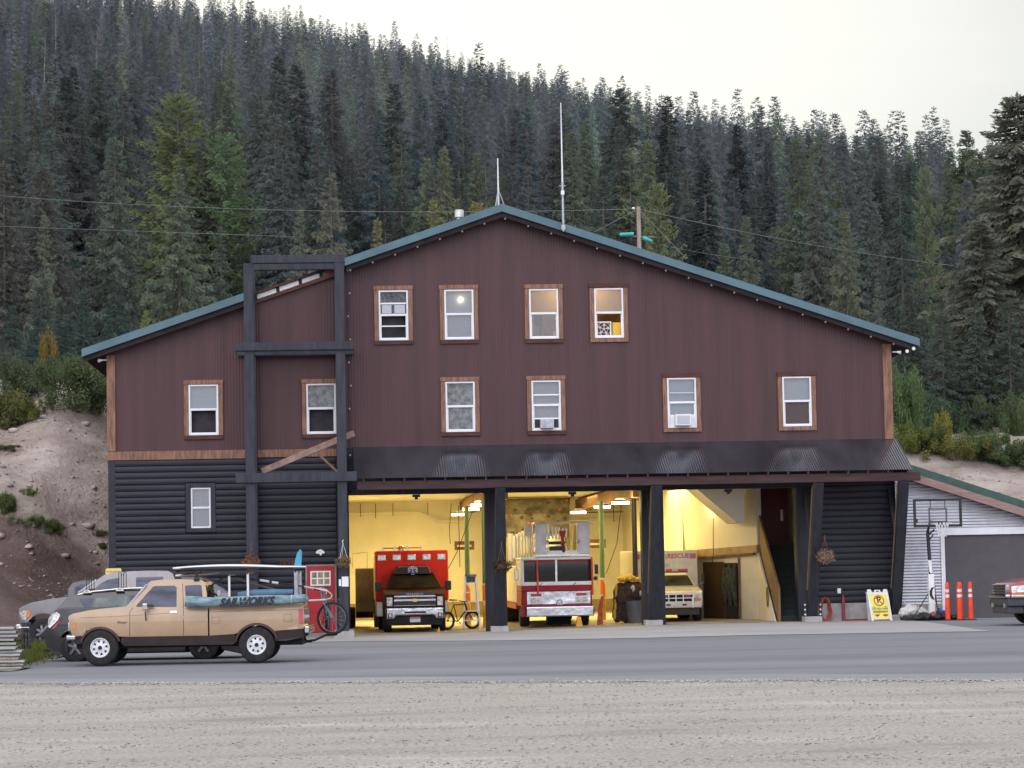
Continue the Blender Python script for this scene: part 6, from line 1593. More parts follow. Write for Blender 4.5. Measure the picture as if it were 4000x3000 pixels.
for s in (-1, 1):
    fpatch('headlamp', s * .80 - .095, s * .80 + .095, .83, 1.12, .015, M['lamp'], am, .04, .02)
    fpatch('grille_light', s * .52 - .05, s * .52 + .05, 1.07, 1.10, -.03, M['red_lens'], am, .02)
    mb = MB(); mb.box(s * 1.13 - .10, s * 1.13 + .10, 1.55, 1.65, 1.30, 1.60); mi = mb.build('wing_mirror', M['black'], am, bevel=.03)
    mb = MB(); mb.tube([(s * .95, 1.6, 1.38), (s * 1.10, 1.6, 1.42)], .02, 6); mb.build('mirror_arm', M['black'], mi)
    wheel(am, 1.0, s * .86, .41, .27, 'six', s, front=True); wheel(am, 4.6, s * .88, .41, .45, 'six', s, front=True)
mb = MB(); mb.prism([(-.93, .42), (-.93, .78), (.93, .78), (.93, .42), (.66, .42), (.60, .53), (-.60, .53), (-.66, .42)], 'y', -.10, .06); bp_ = mb.build('front_bumper', M['chrome_blotch'], am, bevel=.05)
fpatch('intake', -.34, .34, .60, .665, -.10, M['black'], bp_, .006)
for s in (-1, 1):
    fpatch('fog_lamp_bezel', s * .79 - .075, s * .79 + .075, .46, .61, -.10, M['black'], bp_, .006); fpatch('fog_lamp', s * .79 - .045, s * .79 + .045, .49, .58, -.106, M['lamp'], bp_, .012, .01)
MB().box(-.88, .88, -.02, .3, .22, .525).build('air_dam', M['under'], am, bevel=.03)
pl = fpatch('licence_plate', -.165, .165, .32, .48, -.03, mat('pale plate', (.55, .55, .62), .5), am, .01)
fpatch('plate_band', -.165, .165, .43, .475, -.041, mat('plate red band', (.45, .10, .12), .5), pl, .002)
bx = MB().box(-1.19, 1.19, 2.95, 7.0, .95, 2.60).build('patient_box', M['amred'], am, bevel=.05)
MB().box(-1.185, 1.185, 2.97, 6.98, .45, .945).build('box_skirt', M['alu'], am, bevel=.03)
for s in (-1, 1): MB().box(s * 1.2 - .012, s * 1.2 + .012, 3.15, 6.8, 1.0, 2.5).build('side_panel', M['box_white'], am)
for k in range(5):
    x = -.98 + k * .49
    l_ = fpatch('box_light_bezel', x - .135, x + .135, 2.28, 2.48, 2.95, M['chrome'], am, .02, .05); fpatch('box_light', x - .11, x + .11, 2.30, 2.46, 2.93, M['lamp'], l_, .02, .05)
mb = MB(); mb.tube([(-.95, 3.2, 2.69), (.35, 3.2, 2.69)], .022, 6); mb.build('roof_rail', M['amred'], am)
for x in (-.95, -.55, -.12, .30): MB().box(x - .03, x + .03, 3.15, 3.25, 2.6, 2.76).build('rail_post', M['alu'], am)
MB().lathe([(.10, 0), (.10, .12), (.05, .17), (.001, .18)], (-.33, 3.4, 2.6), (0, 0, 1), 14).build('roof_siren', M['chrome'], am, smooth=True)
MB().box(-.7, .7, .4, 6.6, .3, .55).build('underbody', M['under'], am)
# tall brown equipment trailer beyond it
o = thing('equipment_trailer', 'narrow brown equipment trailer standing behind the ambulance', 'trailer', (-4.62, 8.6, gz(-4.4, 6) + .02))
MB().box(-.30, .34, 0, 3.2, .55, 2.05).build('box', mat('tan brown trailer side', (.17, .12, .08), .5, .1, var=.25, scale=1.5), o, bevel=.04)
mb = MB(); mb.tube([(-.40, .1, 2.05), (-.40, .1, 2.55), (.1, .1, 2.6), (.1, .1, 2.05)], .02, 6); mb.build('rack', M['alu'], o)
for s in (-1, 1): wheel(o, 1.0, s * .42, .36, .2, 'six', s, front=True)
MB().box(-.3, .3, .2, 3, .35, .55).build('chassis', M['under'], o)

# ---- ladder truck with bucket
M['ftred'] = mat('fire engine red', (.32, .010, .018), .4, var=.08, spec=.25)
M['ftwhite'] = mat('fire engine white', (.84, .82, .78), .4, var=.04)
M['bucketgrey'] = mat('grey bucket panel', (.60, .58, .60), .5, .1, var=.1)
ft = thing('ladder_truck', 'red and white ladder truck with chrome front and rescue bucket over its cab', 'fire truck', (1.41, 1.6, gz(1.4, 2) + .02))
def wX(u, z): return 1.12
MB().box(-1.12, 1.12, .06, 2.4, .66, 1.14).build('cab_base', M['ftred'], ft, bevel=.03)
MB().box(-1.12, 1.12, .05, 2.4, 1.143, 1.32).build('red_band', M['ftred'], ft, bevel=.012)
MB().box(-1.125, 1.125, .04, 2.4, 1.322, 1.44).build('white_band', M['ftwhite'], ft, bevel=.012)
cabx = MB()
for s in (-1, 1):
    cabx.box(s * 1.12, s * 1.02, .06, .16, 1.44, 2.13)
mb = MB(); mb.box(-1.12, -1.06, .17, 2.4, 1.44, 2.13); mb.build('cab_side', M['ftwhite'], ft); mb = MB(); mb.box(1.06, 1.12, .17, 2.4, 1.44, 2.13); mb.build('cab_side', M['ftred'], ft)
MB().box(-1.12, -1.03, .06, .16, 1.44, 2.13).build('pillar', M['ftwhite'], ft, bevel=.015)
MB().box(1.03, 1.12, .06, .16, 1.44, 2.13).build('pillar', M['under'], ft, bevel=.015)
MB().box(-.03, .03, .06, .12, 1.44, 2.13).build('pillar', M['alu'], ft)
MB().box(-1.03, 1.03, .10, 2.4, 2.06, 2.13).build('header', M['ftred'], ft)
MB().box(-1.13, 1.13, .03, 2.45, 2.13, 2.22).build('roof', M['ftwhite'], ft, bevel=.03)
MB().box(-1.05, 1.05, 2.3, 2.4, 1.44, 2.06).build('cab_back', mat('dim cab interior', (.10, .13, .10), .8), ft)
MB().box(-1.0, 1.0, .35, 1.2, 1.44, 1.62).build('dashboard', M['under'], ft)
for x in (-.5, .5): MB().box(x - .25, x + .25, 1.3, 1.6, 1.44, 2.0).build('seat', mat('dark green seat', (.02, .035, .03), .8), ft, bevel=.06)
for a, b in ((-1.03, -.03), (.03, 1.03)):
    mb = MB(); mb.quad((a, .11, 1.44), (b, .11, 1.44), (b, .11, 2.06), (a, .11, 2.06)); mb.build('windscreen', glass('engine windscreen', (.20, .26, .23), .02), ft, fixn=False)
for x in (-.45, .62):
    mb = MB(); mb.tube([(x, .02, 1.40), (x - .22, .04, 1.20)], .010, 5); mb.build('wiper', M['black'], ft)
fp_ = fpatch('front_panel', -.96, 1.08, .72, 1.135, .055, M['chrome_blotch'], ft, .03, .01)
for s in (-1, 1):
    cx = s * .72 + .06
    h = fpatch('lamp_cluster', cx - .20, cx + .20, .75, 1.10, .025, M['alu'], ft, .02, .01)
    fpatch('warning_light', cx - .17, cx + .17, .98, 1.07, .005, M['red_lens'], h, .02, .01)
    for q in (-.09, .09): fpatch('headlamp', cx + q - .075, cx + q + .075, .79, .93, .005, M['lamp'], h, .02, .02)
MB().lathe([(.001, 0), (.06, .0), (.08, .03), (.11, .03), (.12, .0), (.12, -.10)], (.08, -.02, .79), (0, -1, 0), 24).build('siren', M['chrome'], ft, smooth=True)
mb = MB(); mb.box(-1.02, 1.16, -.28, .06, .34, .66); mb.build('front_bumper', M['chrome_blotch'], ft, bevel=.04)
MB().box(-1.14, -1.025, -.26, .10, .34, .66).build('bumper_end', M['ftred'], ft, bevel=.02); MB().box(-1.12, 1.14, -.27, .06, .663, .70).build('bumper_deck', M['ftred'], ft)
MB().tube([(-.62, -.04, 2.12), (-.60, -.06, 1.05)], .03, 8).build('marker_pole', mat('red marker pole', (.75, .06, .03), .5), ft)
MB().tube([(1.13, -.02, 2.2), (1.14, -.05, 1.0)], .03, 8).build('marker_pole', bpy.data.materials['red marker pole'], ft)
mb = MB(); mb.tube([(1.14, .1, 1.95), (1.30, 0, 1.95), (1.30, 0, 1.3)], .012, 6); mi = mb.build('mirror_arm', M['alu'], ft); MB().box(1.22, 1.33, -.03, .03, 1.66, 1.96).build('mirror', M['black'], mi, bevel=.02); MB().lathe([(.001, 0), (.07, 0), (.06, .04)], (1.24, -.02, 1.52), (0, 1, 0), 14).build('mirror', M['black'], mi)
mb = MB(); mb.tube([(-1.12, .3, 2.0), (-1.25, .25, 2.0), (-1.25, .25, 1.35)], .012, 6); mi = mb.build('mirror_arm', M['alu'], ft); MB().box(-1.32, -1.2, .2, .27, 1.5, 1.85).build('mirror', M['alu'], mi, bevel=.02)
for s in (-1, 1): wheel(ft, 1.3, s * .96, .50, .30, 'six', s, front=True)
for s in (-1, 1): wheel(ft, 8.2, s * .90, .50, .55, 'six', s, front=True)
MB().box(-1.12, 1.12, 2.6, 10.2, .75, 1.95).build('rear_body', M['ftwhite'], ft, bevel=.03)
MB().box(-1.13, 1.13, 2.62, 10.1, .55, .75).build('rear_skirt', M['ftred'], ft)
MB().box(-.6, .6, .3, 10, .42, .72).build('chassis', M['under'], ft); MB().box(-.24, .52, .8, 1.6, .06, .42).build('axle', M['under'], ft, bevel=.05)
# ladder boom: two lattice side rails running back from the bucket
lad = empty('aerial_ladder'); lad.parent = ft
for s in (-.42, .42):
    mb = MB(); mb.beam((s, 1.4, 2.50), (s, 10.5, 2.45), .10, .14); mb.beam((s, 1.4, 2.98), (s, 10.5, 2.75), .10, .12)
    for k in range(13):
        y = 1.5 + k * .68; mb.beam((s, y, 2.5), (s, y + .34, 2.96), .03, .03); mb.beam((s, y + .34, 2.96), (s, y + .68, 2.5), .03, .03)
    mb.build('side_rail', M['ftwhite'], lad)
for k in range(14): MB().tube([(-.42, 1.5 + k * .62, 2.5), (.42, 1.5 + k * .62, 2.5)], .02, 6).build('rung', M['alu'], lad)
bk_ = empty('rescue_bucket'); bk_.parent = ft
bx0, bx1, bz0, bz1 = -.66, 1.08, 2.26, 3.31; y0, y1 = -.05, 1.15
MB().box(bx0, bx0 + .36, y0, y0 + .03, bz0 + .06, bz1 - .06).build('panel', M['bucketgrey'], bk_, bevel=.008)
MB().box(bx1 - .36, bx1, y0, y0 + .03, bz0 + .03, bz1 - .02).build('panel', M['bucketgrey'], bk_, bevel=.008)
MB().box(bx0 - .30, bx0 - .06, y0 + .5, y0 + .53, bz1 - .42, bz1 - .06).build('panel', M['bucketgrey'], bk_, bevel=.008)
MB().box(bx0, bx1, y0, y1, bz0 - .02, bz0 + .05).build('floor', M['alu'], bk_)
MB().box(bx0 + .36, bx1 - .36, y0, y0 + .03, bz0 + .05, bz0 + .16).build('kick_plate', M['ftwhite'], bk_)
for (a, b, r_) in (((bx0, y0, bz1), (bx1, y0, bz1), .03), ((bx0, y1, bz1), (bx1, y1, bz1), .03), ((bx0, y0, bz1), (bx0, y1, bz1), .03), ((bx1, y0, bz1), (bx1, y1, bz1), .03), ((bx0 + .40, y0, bz0 + .1), (bx0 + .40, y0, bz1), .022), ((bx1 - .40, y0, bz0 + .1), (bx1 - .40, y0, bz1), .022), ((bx1, y1, bz0), (bx1, y1, bz1), .025), ((bx0, y1, bz0), (bx0, y1, bz1), .025), ((bx1, y0, bz1 - .03), (bx1 + .16, y0 - .05, bz1 - .05), .03)):
    MB().tube([a, b], r_, 8).build('rail', M['alu'], bk_)
for k in range(6): MB().box(-.20 + k * .11, -.14 + k * .11, .5, .53, 2.80, 3.22 - .02 * k).build('slat', M['ftwhite'], bk_)
MB().box(-.24, .34, .48, .56, 2.62, 2.72).build('control_box', M['black'], bk_)
MB().box(-.20, .20, .05, .3, 2.40, 2.56).build('control_box', M['black'], bk_, bevel=.02)
mn = empty('water_monitor'); mn.parent = ft
MB().lathe([(.11, 0), (.11, .08), (.055, .22), (.05, .42)], (.21, -.08, 3.05), (0, 0, -1), 14).build('nozzle', mat('red nozzle', (.30, .02, .015), .4), mn, smooth=True)
MB().tube([(.21, -.08, 2.65), (.24, -.08, 2.45), (.24, .1, 2.3)], .06, 8).build('pipe', mat('dark red pipe', (.12, .02, .015), .4), mn)
MB().lathe([(.075, -.01), (.085, 0), (.075, .01)], (.36, -.12, 2.75), (0, 1, 0), 16).build('hand_wheel', M['black'], mn)
for x in (-.27, .70): MB().lathe([(.05, 0), (.06, .05), (.02, .08)], (x, -.1, 2.70), (0, 1, 0), 12).build('spot_lamp', M['chrome'], mn)
for q, x in enumerate((.62, .82)): MB().tube([(x, .35, 2.3), (x + .05, .35, 3.2)], .05, 8).build('hose', mat('yellow hose', (.55, .42, .12), .6), mn)
# boom base and hose tubes rising on the near side of the cab
for k in range(6): MB().box(-1.22 + k * .105, -1.135 + k * .105, 2.4 + .1 * k, 2.5 + .1 * k, 2.2, 2.95 + .05 * k).build('outrigger_bar', M['ftwhite'], lad, bevel=.01)
MB().tube([(-1.28, 2.7, 2.1), (-1.27, 2.7, 3.02)], .09, 12).build('tube', M['ftwhite'], lad, smooth=True)
MB().tube([(-1.42, 2.75, 2.1), (-1.34, 2.75, 2.9)], .05, 10).build('tube', mat('yellow tube', (.75, .55, .10), .5), lad, smooth=True)
MB().tube([(-.78, .4, 2.25), (-.78, .4, 2.9)], .025, 8).build('tube', M['alu'], lad); MB().box(-.86, -.70, .36, .44, 2.5, 2.62).build('clamp', M['ftwhite'], lad)

# ---- white rescue truck in the third bay
M['rtwhite'] = mat('cream white rescue paint', (.70, .66, .56), .35, var=.06, coat=.4)
rt = thing('rescue_truck', 'white box rescue truck with red lettering facing out of the third bay', 'rescue truck', (5.36, 2.75, gz(5.4, 3) + .02))
def wQ(u, z): return .90 - .03 * max(0, .7 - z) - .05 * S((.3 - u) / .4) - .04 * max(0, z - .85)
body = [(.02, .50), (0, .70), (.02, .92), (.12, .97), (.9, 1.08), (1.25, 1.13), (2.6, 1.13), (2.6, .48), (1.45, .48)] + arc(.95, .38, .45, 10, 170, 12) + [(.45, .48)]
shell('body', body, wQ, M['rtwhite'], rt, cuts_u=[.15, .5, 1.2], cuts_z=[.6, .75, .9], bevel=.03, front=True)
shell('cab', [(1.1, 1.12), (1.6, 1.50), (1.75, 1.57), (2.6, 1.58), (2.6, 1.12)], lambda u, z: .82 - .22 * (z - 1.1) / .46, M['rtwhite'], rt, cuts_z=[1.25, 1.4], bevel=.03, front=True)
mb = MB(); mb.quad((-.74, 1.125, 1.15), (.74, 1.125, 1.15), (.60, 1.575, 1.49), (-.60, 1.575, 1.49)); mb.build('windscreen', mat('olive windscreen', (.06, .06, .042), .2, var=.4, scale=2, spec=.08, rgb2=(.018, .018, .014)), rt, fixn=False)
gr = fpatch('grille', -.56, .56, .64, .885, .005, M['under'], rt, .02)
for z in (.64, .762, .885): fpatch('grille_bar', -.56, .56, z - .014, z + .014, -.015, M['alu'], gr, .02)
for x in (-.56, -.235, 0, .235, .56): fpatch('grille_post', x - .014, x + .014, .655, .87, -.016, M['alu'], gr, .018)
for s in (-1, 1):
    fpatch('headlamp', s * .66 - .09, s * .66 + .09, .75, .89, .01, M['lamp'], rt, .03, .015); fpatch('indicator', s * .70 - .13, s * .70 + .11, .665, .745, .01, M['amber'], rt, .025)
    fpatch('warning_light', s * .38 - .10, s * .38 + .10, .79, .87, -.02, M['red_lens'], rt, .02)
    fpatch('bumper_slot', s * .26 - .07, s * .26 + .07, .52, .575, -.11, M['black'], rt, .006); fpatch('bumper_post', s * .53 - .025, s * .53 + .025, .45, .80, -.105, M['alu'], rt, .03)
    MB().box(s * 1.10 - .05, s * 1.10 + .05, 1.45, 1.5, 1.22, 1.52).build('wing_mirror', M['black'], rt, bevel=.02); MB().tube([(s * .86, 1.4, 1.12), (s * 1.1, 1.45, 1.25)], .012, 6).build('mirror_arm', M['alu'], rt)
    wheel(rt, .95, s * .80, .38, .24, 'six', s, front=True); wheel(rt, 4.6, s * .84, .38, .4, 'six', s, front=True)
MB().box(-.83, .83, -.105, .06, .45, .62).build('front_bumper', M['rtwhite'], rt, bevel=.03)
MB().box(-.75, .75, .0, .5, .22, .445).build('air_dam', mat('brown underside', (.06, .045, .03), .8), rt)
MB().box(-1.10, 1.10, 2.65, 6.4, .75, 2.32).build('rescue_box', M['rtwhite'], rt, bevel=.04)
MB().box(-1.09, 1.09, 2.7, 6.4, .42, .745).build('box_skirt', M['alu'], rt)
text('RESCUE', .21, M['red_lens'], rt, front_text_matrix(.45, 2.64, 2.12), name='box_lettering', bold=.006)
for x, m_ in ((.94, M['red_lens']), (-.94, M['red_lens']), (-.03, mat('amber white lens', (.6, .55, .25), .2, var=.3, scale=12))): fpatch('box_light', x - .10, x + .10, 2.04, 2.20, 2.65, m_, rt, .02, .02)
fpatch('vent', -.30, .14, 1.75, 1.88, 2.65, M['curtain_grey'], rt, .01)
lb_ = empty('light_bar'); lb_.parent = rt
for x0, x1, m_ in ((-.62, -.38, 'red_lens'), (-.34, -.10, 'lamp'), (-.06, .14, 'red_lens'), (.18, .30, 'lamp'), (.33, .66, 'red_lens')): MB().box(x0, x1, 1.9, 2.05, 1.62, 1.70).build('beacon', M[m_], lb_, bevel=.015)
MB().box(-.66, .66, 1.93, 2.02, 1.58, 1.615).build('bar', M['black'], lb_)
text('FIRE RESCUE', .09, mat('pale blue hood lettering', (.32, .34, .42), .5), rt, Matrix.Translation((0, .42, 1.018)) @ Matrix.Rotation(radians(8), 4, 'X'), name='hood_lettering')
for s in (-1,): 
    mb = MB(); mb.prism([(.9, .95), (2.3, .62), (2.3, .72), (.9, 1.05)], 'x', s * .905, s * .915); mb.build('side_stripe', M['red_lens'], rt)
    mb = MB(); mb.prism([(2.8, 1.4), (6.3, .95), (6.3, 1.10), (2.8, 1.55)], 'x', s * 1.102, s * 1.112); mb.build('side_stripe', M['red_lens'], rt)
MB().box(-.6, .6, .6, 6.2, .25, .5).build('underbody', M['under'], rt)
# ------------------------------------------------------------------ things standing in and in front of the bays
def column(x, y, label, top, split=1.45, grp='round columns between the bays', topmat=None):
    o = thing('steel_column', label, 'column', (x, y, gz(x, y) + .02), 0, grp)
    r = .085
    MB().lathe([(r, 1.45), (r, top)], (0, 0, 0), (0, 0, 1), 18).build('shaft', topmat or M['polegreen'], o, smooth=True)
    MB().lathe([(r + .01, 0), (r + .01, .72)], (0, 0, 0), (0, 0, 1), 18).build('base_sleeve', M['poleyellow'], o, smooth=True)
    MB().lathe([(r + .008, .72), (r + .008, 1.45)], (0, 0, 0), (0, 0, 1), 18).build('striped_sleeve', M['polestripe'], o, smooth=True)
    return o
M['polegreen'] = mat('green painted column', (.10, .20, .13), .45, var=.08)
M['poledark'] = mat('dark column', (.035, .03, .025), .5)
M['poleyellow'] = mat('yellow sleeve', (.80, .40, .04), .5)
m, nt, out = new_mat('orange and white slanted bands')
p = N(nt, 'ShaderNodeBsdfPrincipled', Roughness=.45); tc = N(nt, 'ShaderNodeTexCoord'); wv = N(nt, 'ShaderNodeTexWave', wave_type='BANDS', bands_direction='DIAGONAL', Scale=.62); L(nt, tc, 'Object', wv, 'Vector')
cr = N(nt, 'ShaderNodeValToRGB'); cr.color_ramp.interpolation = 'CONSTANT'; cr.color_ramp.elements[0].color = (.80, .20, .04, 1); cr.color_ramp.elements[1].position = .5; cr.color_ramp.elements[1].color = (.72, .68, .6, 1)
L(nt, wv, 'Fac', cr, 'Fac'); L(nt, cr, 'Color', p, 'Base Color'); L(nt, p, 'BSDF', out, 'Surface'); M['polestripe'] = m
column(-1.08, 8.6, 'green column behind the stepladder', 4.1)
column(-.70, 4.6, 'green column with orange white bands beside the dark first pier', 4.2)
column(3.58, 8.6, 'green column rising behind the rubbish bin heap', 4.1)
column(4.27, 4.6, 'dark column with orange white bands beside the grey bin', 4.2, topmat=M['poledark'])
# pale hanging panel and wall boards near the columns
o = thing('wall_rack', 'brown wall frame with pale slot beside the stepladder column', 'frame', (-1.15, 9.0, 2.5)); MB().box(-.34, .34, 0, .05, 0, .30).build('frame', M['brownbeam'], o); MB().box(-.25, .25, -.006, 0, .10, .17).build('slot', M['innerwall'], o)
o = thing('wall_rack', 'brown wall frame with pale slot behind the bucket truck', 'frame', (3.42, 9.0, 2.48)); MB().box(-.34, .34, 0, .05, 0, .30).build('frame', M['brownbeam'], o); MB().box(-.25, .25, -.006, 0, .10, .17).build('slot', M['innerwall'], o)
# hanging cords
for i, (pts, lb) in enumerate((((( -1.62, 8, 4.1), (-1.70, 8, 3.2), (-1.68, 8, 2.7)), 'thin dark cable hanging left of the wall frame in the first bay'),
    (((-1.38, 8, 4.0), (-1.36, 8, 1.9)), 'straight pull cord ending in a small knob in the first bay'),
    (((-.9, 7, 3.9), (-1.5, 7.2, 2.4), (-1.9, 7.5, 1.65), (-2.3, 7.5, 1.45)), 'long slack cable looping toward the ambulance'),
    (((4.02, 6, 4.0), (3.85, 6.2, 2.6), (3.50, 6.5, 1.6)), 'slack cable slanting down to the bin in the middle bay'),
    (((7.05, 5.6, 3.4), (7.02, 5.6, 2.2), (6.98, 5.6, 1.9)), 'thin cord hanging in front of the third bay ledge'))):
    mb = MB(); mb.tube(list(pts), .012, 5); o = tag(mb.build('cable', M['soffit']), lb, 'cable')
# stepladder
o = thing('step_ladder', 'white stepladder standing open between the ambulance and the first pier', 'ladder', (-1.22, 3.7, gz(-1, 4) + .02))
hL = 1.72
for s in (-1, 1):
    MB().beam((s * .27, -.30, 0), (s * .17, 0, hL), .06, .03).build('rail', M['ladder'] if 'ladder' in M else M['white'], o, bevel=.004)
    MB().beam((s * .24, .45, 0), (s * .15, .05, hL), .04, .025).build('rear_rail', M['white'], o)
for k in range(5):
    z = .28 + k * .30; t = z / hL; w_ = .27 - .10 * t
    MB().box(-w_, w_, -.30 * (1 - t) - .05, -.30 * (1 - t) + .05, z - .02, z + .015).build('step', M['white'], o)
MB().box(-.19, .19, -.09, .10, hL - .01, hL + .04).build('top_cap', mat('blue ladder top', (.06, .10, .22), .5), o, bevel=.01)
MB().box(-.13, .13, -.04, .02, hL - .22, hL - .02).build('label_plate', mat('dark blue label', (.04, .05, .12), .5), o)
# electric bicycle by the ambulance
bicycle('bicycle', 'dark small wheeled bicycle leaning by the ambulance in the first bay', (-2.02, 3.0, gz(-1.9, 3) + .02), radians(38), mat('matt black bike', (.010, .010, .011), .8), r=.30, turn=radians(-15), fat=.040)
# floor wedge pieces
tag(MB().prism([(1.96, gz(2, 1.2) + .02), (2.18, gz(2, 1.2) + .02), (2.12, .28), (2.02, .28)], 'y', 1.2, 1.45).build('wheel_chock', M['poleyellow']), 'yellow wheel chock in front of the ladder truck tyre', 'chock')
tag(MB().prism([(-2.42, gz(-2, 1.4) + .02), (-2.32, gz(-2, 1.4) + .02), (-2.36, .04)], 'y', 1.35, 1.5).build('wheel_chock', M['poleyellow']), 'small yellow chock by the ambulance tyre', 'chock')
tag(MB().box(4.42, 4.66, .0, .35, gz(4.5, 0) + .02, gz(4.5, 0) + .09).build('kerb_block', M['box_white']), 'pale low block at the foot of the second pier', 'block')
# rubbish bin and the heap of gear on it
o = thing('rubbish_bin', 'grey round rubbish bin in front of the dark banded column', 'bin', (4.05, 2.9, gz(4, 3) + .02))
MB().lathe([(.001, .01), (.26, 0), (.31, .68), (.33, .68), (.33, .72), (.29, .72), (.25, .05)], (0, 0, 0), (0, 0, 1), 28).build('tub', mat('grey plastic bin', (.10, .105, .12), .5, var=.1), o, smooth=True)
def heap(name, label, cat, c, blobs):
    o = thing(name, label, cat, c)
    for nm, m_, lst in blobs:
        mb = MB()
        for (x, y, z, rx, rz_) in lst:
            n0 = len(mb.v); mb.ball((x, y, z), rx, 9, 6, rz_ / rx)
        ob = mb.build(nm, m_, o, smooth=True)
        md = ob.modifiers.new('remesh', 'REMESH'); md.mode = 'VOXEL'; md.voxel_size = .035
        tx = bpy.data.textures.new('lumps', 'CLOUDS'); tx.noise_scale = .13; dm = ob.modifiers.new('lumpy', 'DISPLACE'); dm.texture = tx; dm.strength = .10
    return o
heap('turnout_gear', 'heap of dark coats and yellow helmets piled beside the grey bin', 'gear', (3.75, 3.1, gz(4, 3) + .02), (
    ('coats', mat('dark maroon coats', (.05, .025, .018), .85, var=.4, scale=7, rgb2=(.012, .010, .010)), [(-.15, 0, .75, .26, .60), (.12, 0, .95, .26, .42), (.38, -.02, 1.0, .22, .34), (.0, 0, .35, .22, .36), (-.28, 0, .30, .16, .30), (.25, .1, .7, .24, .4)]),
    ('helmets', mat('yellow helmets', (.75, .48, .04), .4, var=.2, scale=9), [(-.10, -.05, 1.42, .17, .10), (.15, -.06, 1.46, .19, .11), (.38, -.05, 1.40, .14, .08)]),
    ('sleeve', mat('yellow sleeve cloth', (.62, .42, .05), .7, var=.25, scale=8), [(-.30, -.12, 1.0, .07, .26), (-.33, -.12, .62, .06, .24), (-.36, -.1, .3, .06, .2)]),
    ('glove', mat('pale gloves', (.5, .47, .45), .7), [(.24, -.24, 1.12, .07, .12), (.48, -.2, .95, .06, .11)])))
tag(MB().prism([(2.66, 0.0), (2.86, 0.0), (2.84, .5), (2.90, .9), (2.82, .92), (2.72, .55)], 'y', 1.5, 1.6).build('hose_stand', mat('rusty red stand', (.35, .05, .025), .6, var=.3, scale=9)), 'rusty red stand next to the ladder truck bumper', 'stand')
# hose pulled to the right: coiled cord on the partition
mb = MB(); P_ = []
for k in range(40):
    a = k * .55; P_.append((8.18, 1.7 + .14 * cos(a) + .004 * k, .78 + .32 * sin(a)))
mb.tube(P_, .012, 5); tag(mb.build('cord_coil', mat('brown cord', (.25, .15, .05), .7)), 'coiled brown cord on the cream stair wall', 'cord')

# ---- hanging baskets
def basket(x, y, z, label, cols, bowl=True, s=1.0, drop=.35):
    o = thing('hanging_basket', label, 'flower basket', (x, y, z), random.uniform(0, 6), 'hanging flower baskets')
    if bowl: MB().lathe([(.001, -.17), (.09, -.16), (.15, -.02), (.16, 0), (.14, 0)], (0, 0, 0), (0, 0, 1), 18).build('bowl', mat('terracotta bowl', lin(150, 100, 80), .8), o, smooth=True)
    mb = MB(); mb.tube([(0, .0, drop + .05), (.02, 0, drop + .12), (-.02, 0, drop + .16)], .012, 6)
    for a in (0, 2.1, 4.2): mb.tube([(0, 0, drop + .06), (.14 * cos(a), .14 * sin(a), .02)], .006, 4)
    mb.build('hanger', M['white'] if bowl is False else M['brownbeam'], o)
    for i, (nm, tn, n, lf) in enumerate(cols):
        V = []; F = []
        for k in range(n):
            d = fr_.normal(size=3); d /= np.linalg.norm(d); c = d * np.array([.24, .24, .17]) * s * (fr_.random() ** .35) + np.array([0, 0, -.03 - .10 * fr_.random()])
            a = fr_.normal(size=3); a /= np.linalg.norm(a); b = np.cross(a, d); b /= np.linalg.norm(b) + 1e-9; l = lf * (.6 + .7 * fr_.random()); q = len(V)
            V += [c - a * l, c + b * l * .6, c + a * l, c - b * l * .6]; F.append((q, q + 1, q + 2, q + 3))
        ob = mesh_np(nm, V, F, M['leaf'], o); ob.color = (*tn, 1)
    return o
basket(-8.10, -2.45, gz(-8, -2) + 2.38, 'dry brown flower basket on the left tower post above the pickup board', (('foliage', (2.1, .95, .9), 420, .045), ('blossoms', (4.2, 1.6, .9), 120, .03)), s=1.2)
basket(-5.35, -2.55, gz(-5, -2) + 2.36, 'pink and green flower basket on a white hook above the red door', (('foliage', (1.6, 1.5, 1.0), 300, .04), ('blossoms', (4.2, 1.3, 1.9), 130, .035)), bowl=False, s=1.05, drop=.42)
basket(-.56, -2.2, 2.0, 'withered dark basket hanging on the reddish strut between the first two bays', (('foliage', (.75, .5, .45), 420, .045),), s=1.25, drop=.5)
basket(9.42, -1.75, 2.12, 'terracotta basket with dried plants on the strut right of the stairs', (('foliage', (2.6, 1.55, 1.7), 420, .045),), s=1.3, drop=.4)

# ---- objects along the right wall
o = thing('wall_outlet', 'white weatherproof outlet on the charcoal siding', 'outlet', (10.14, -.075, .95)); MB().box(-.10, .10, -.01, .02, -.11, .11).build('back_plate', M['black'], o); MB().box(-.055, .055, -.05, -.01, -.08, .08).build('cover', M['white'], o, bevel=.01)
o = thing('hose_coil', 'loops of red orange hose hung against the low concrete wall', 'hose', (9.66, -.20, gz(9.6, 0)))
for k in range(5):
    mb = MB(); w_ = .10 + .018 * k; pts = [(w_ * sin(a) * (1 if cos(a) > 0 else 1.2), -.02 * k, .38 - (.33 + .01 * k) * cos(a + pi)) for a in [2 * pi * i / 18 for i in range(19)]]
    mb.tube([(x, y, max(.03, z)) for x, y, z in pts], .022, 6); mb.build('loop', mat('red orange hose', (.34, .06, .035), .6, var=.2, scale=8), o, smooth=True)
o = thing('hand_truck', 'red hand truck lying on its toe plate beside the yellow sign', 'hand truck', (10.22, -.30, .01))
MB().box(-.05, .05, -.05, .05, 0, .74).build('upright', mat('dark red hand truck', (.22, .02, .03), .5), o, bevel=.012); MB().box(.05, .72, -.06, .06, .0, .06).build('toe_plate', bpy.data.materials['dark red hand truck'], o, bevel=.01)
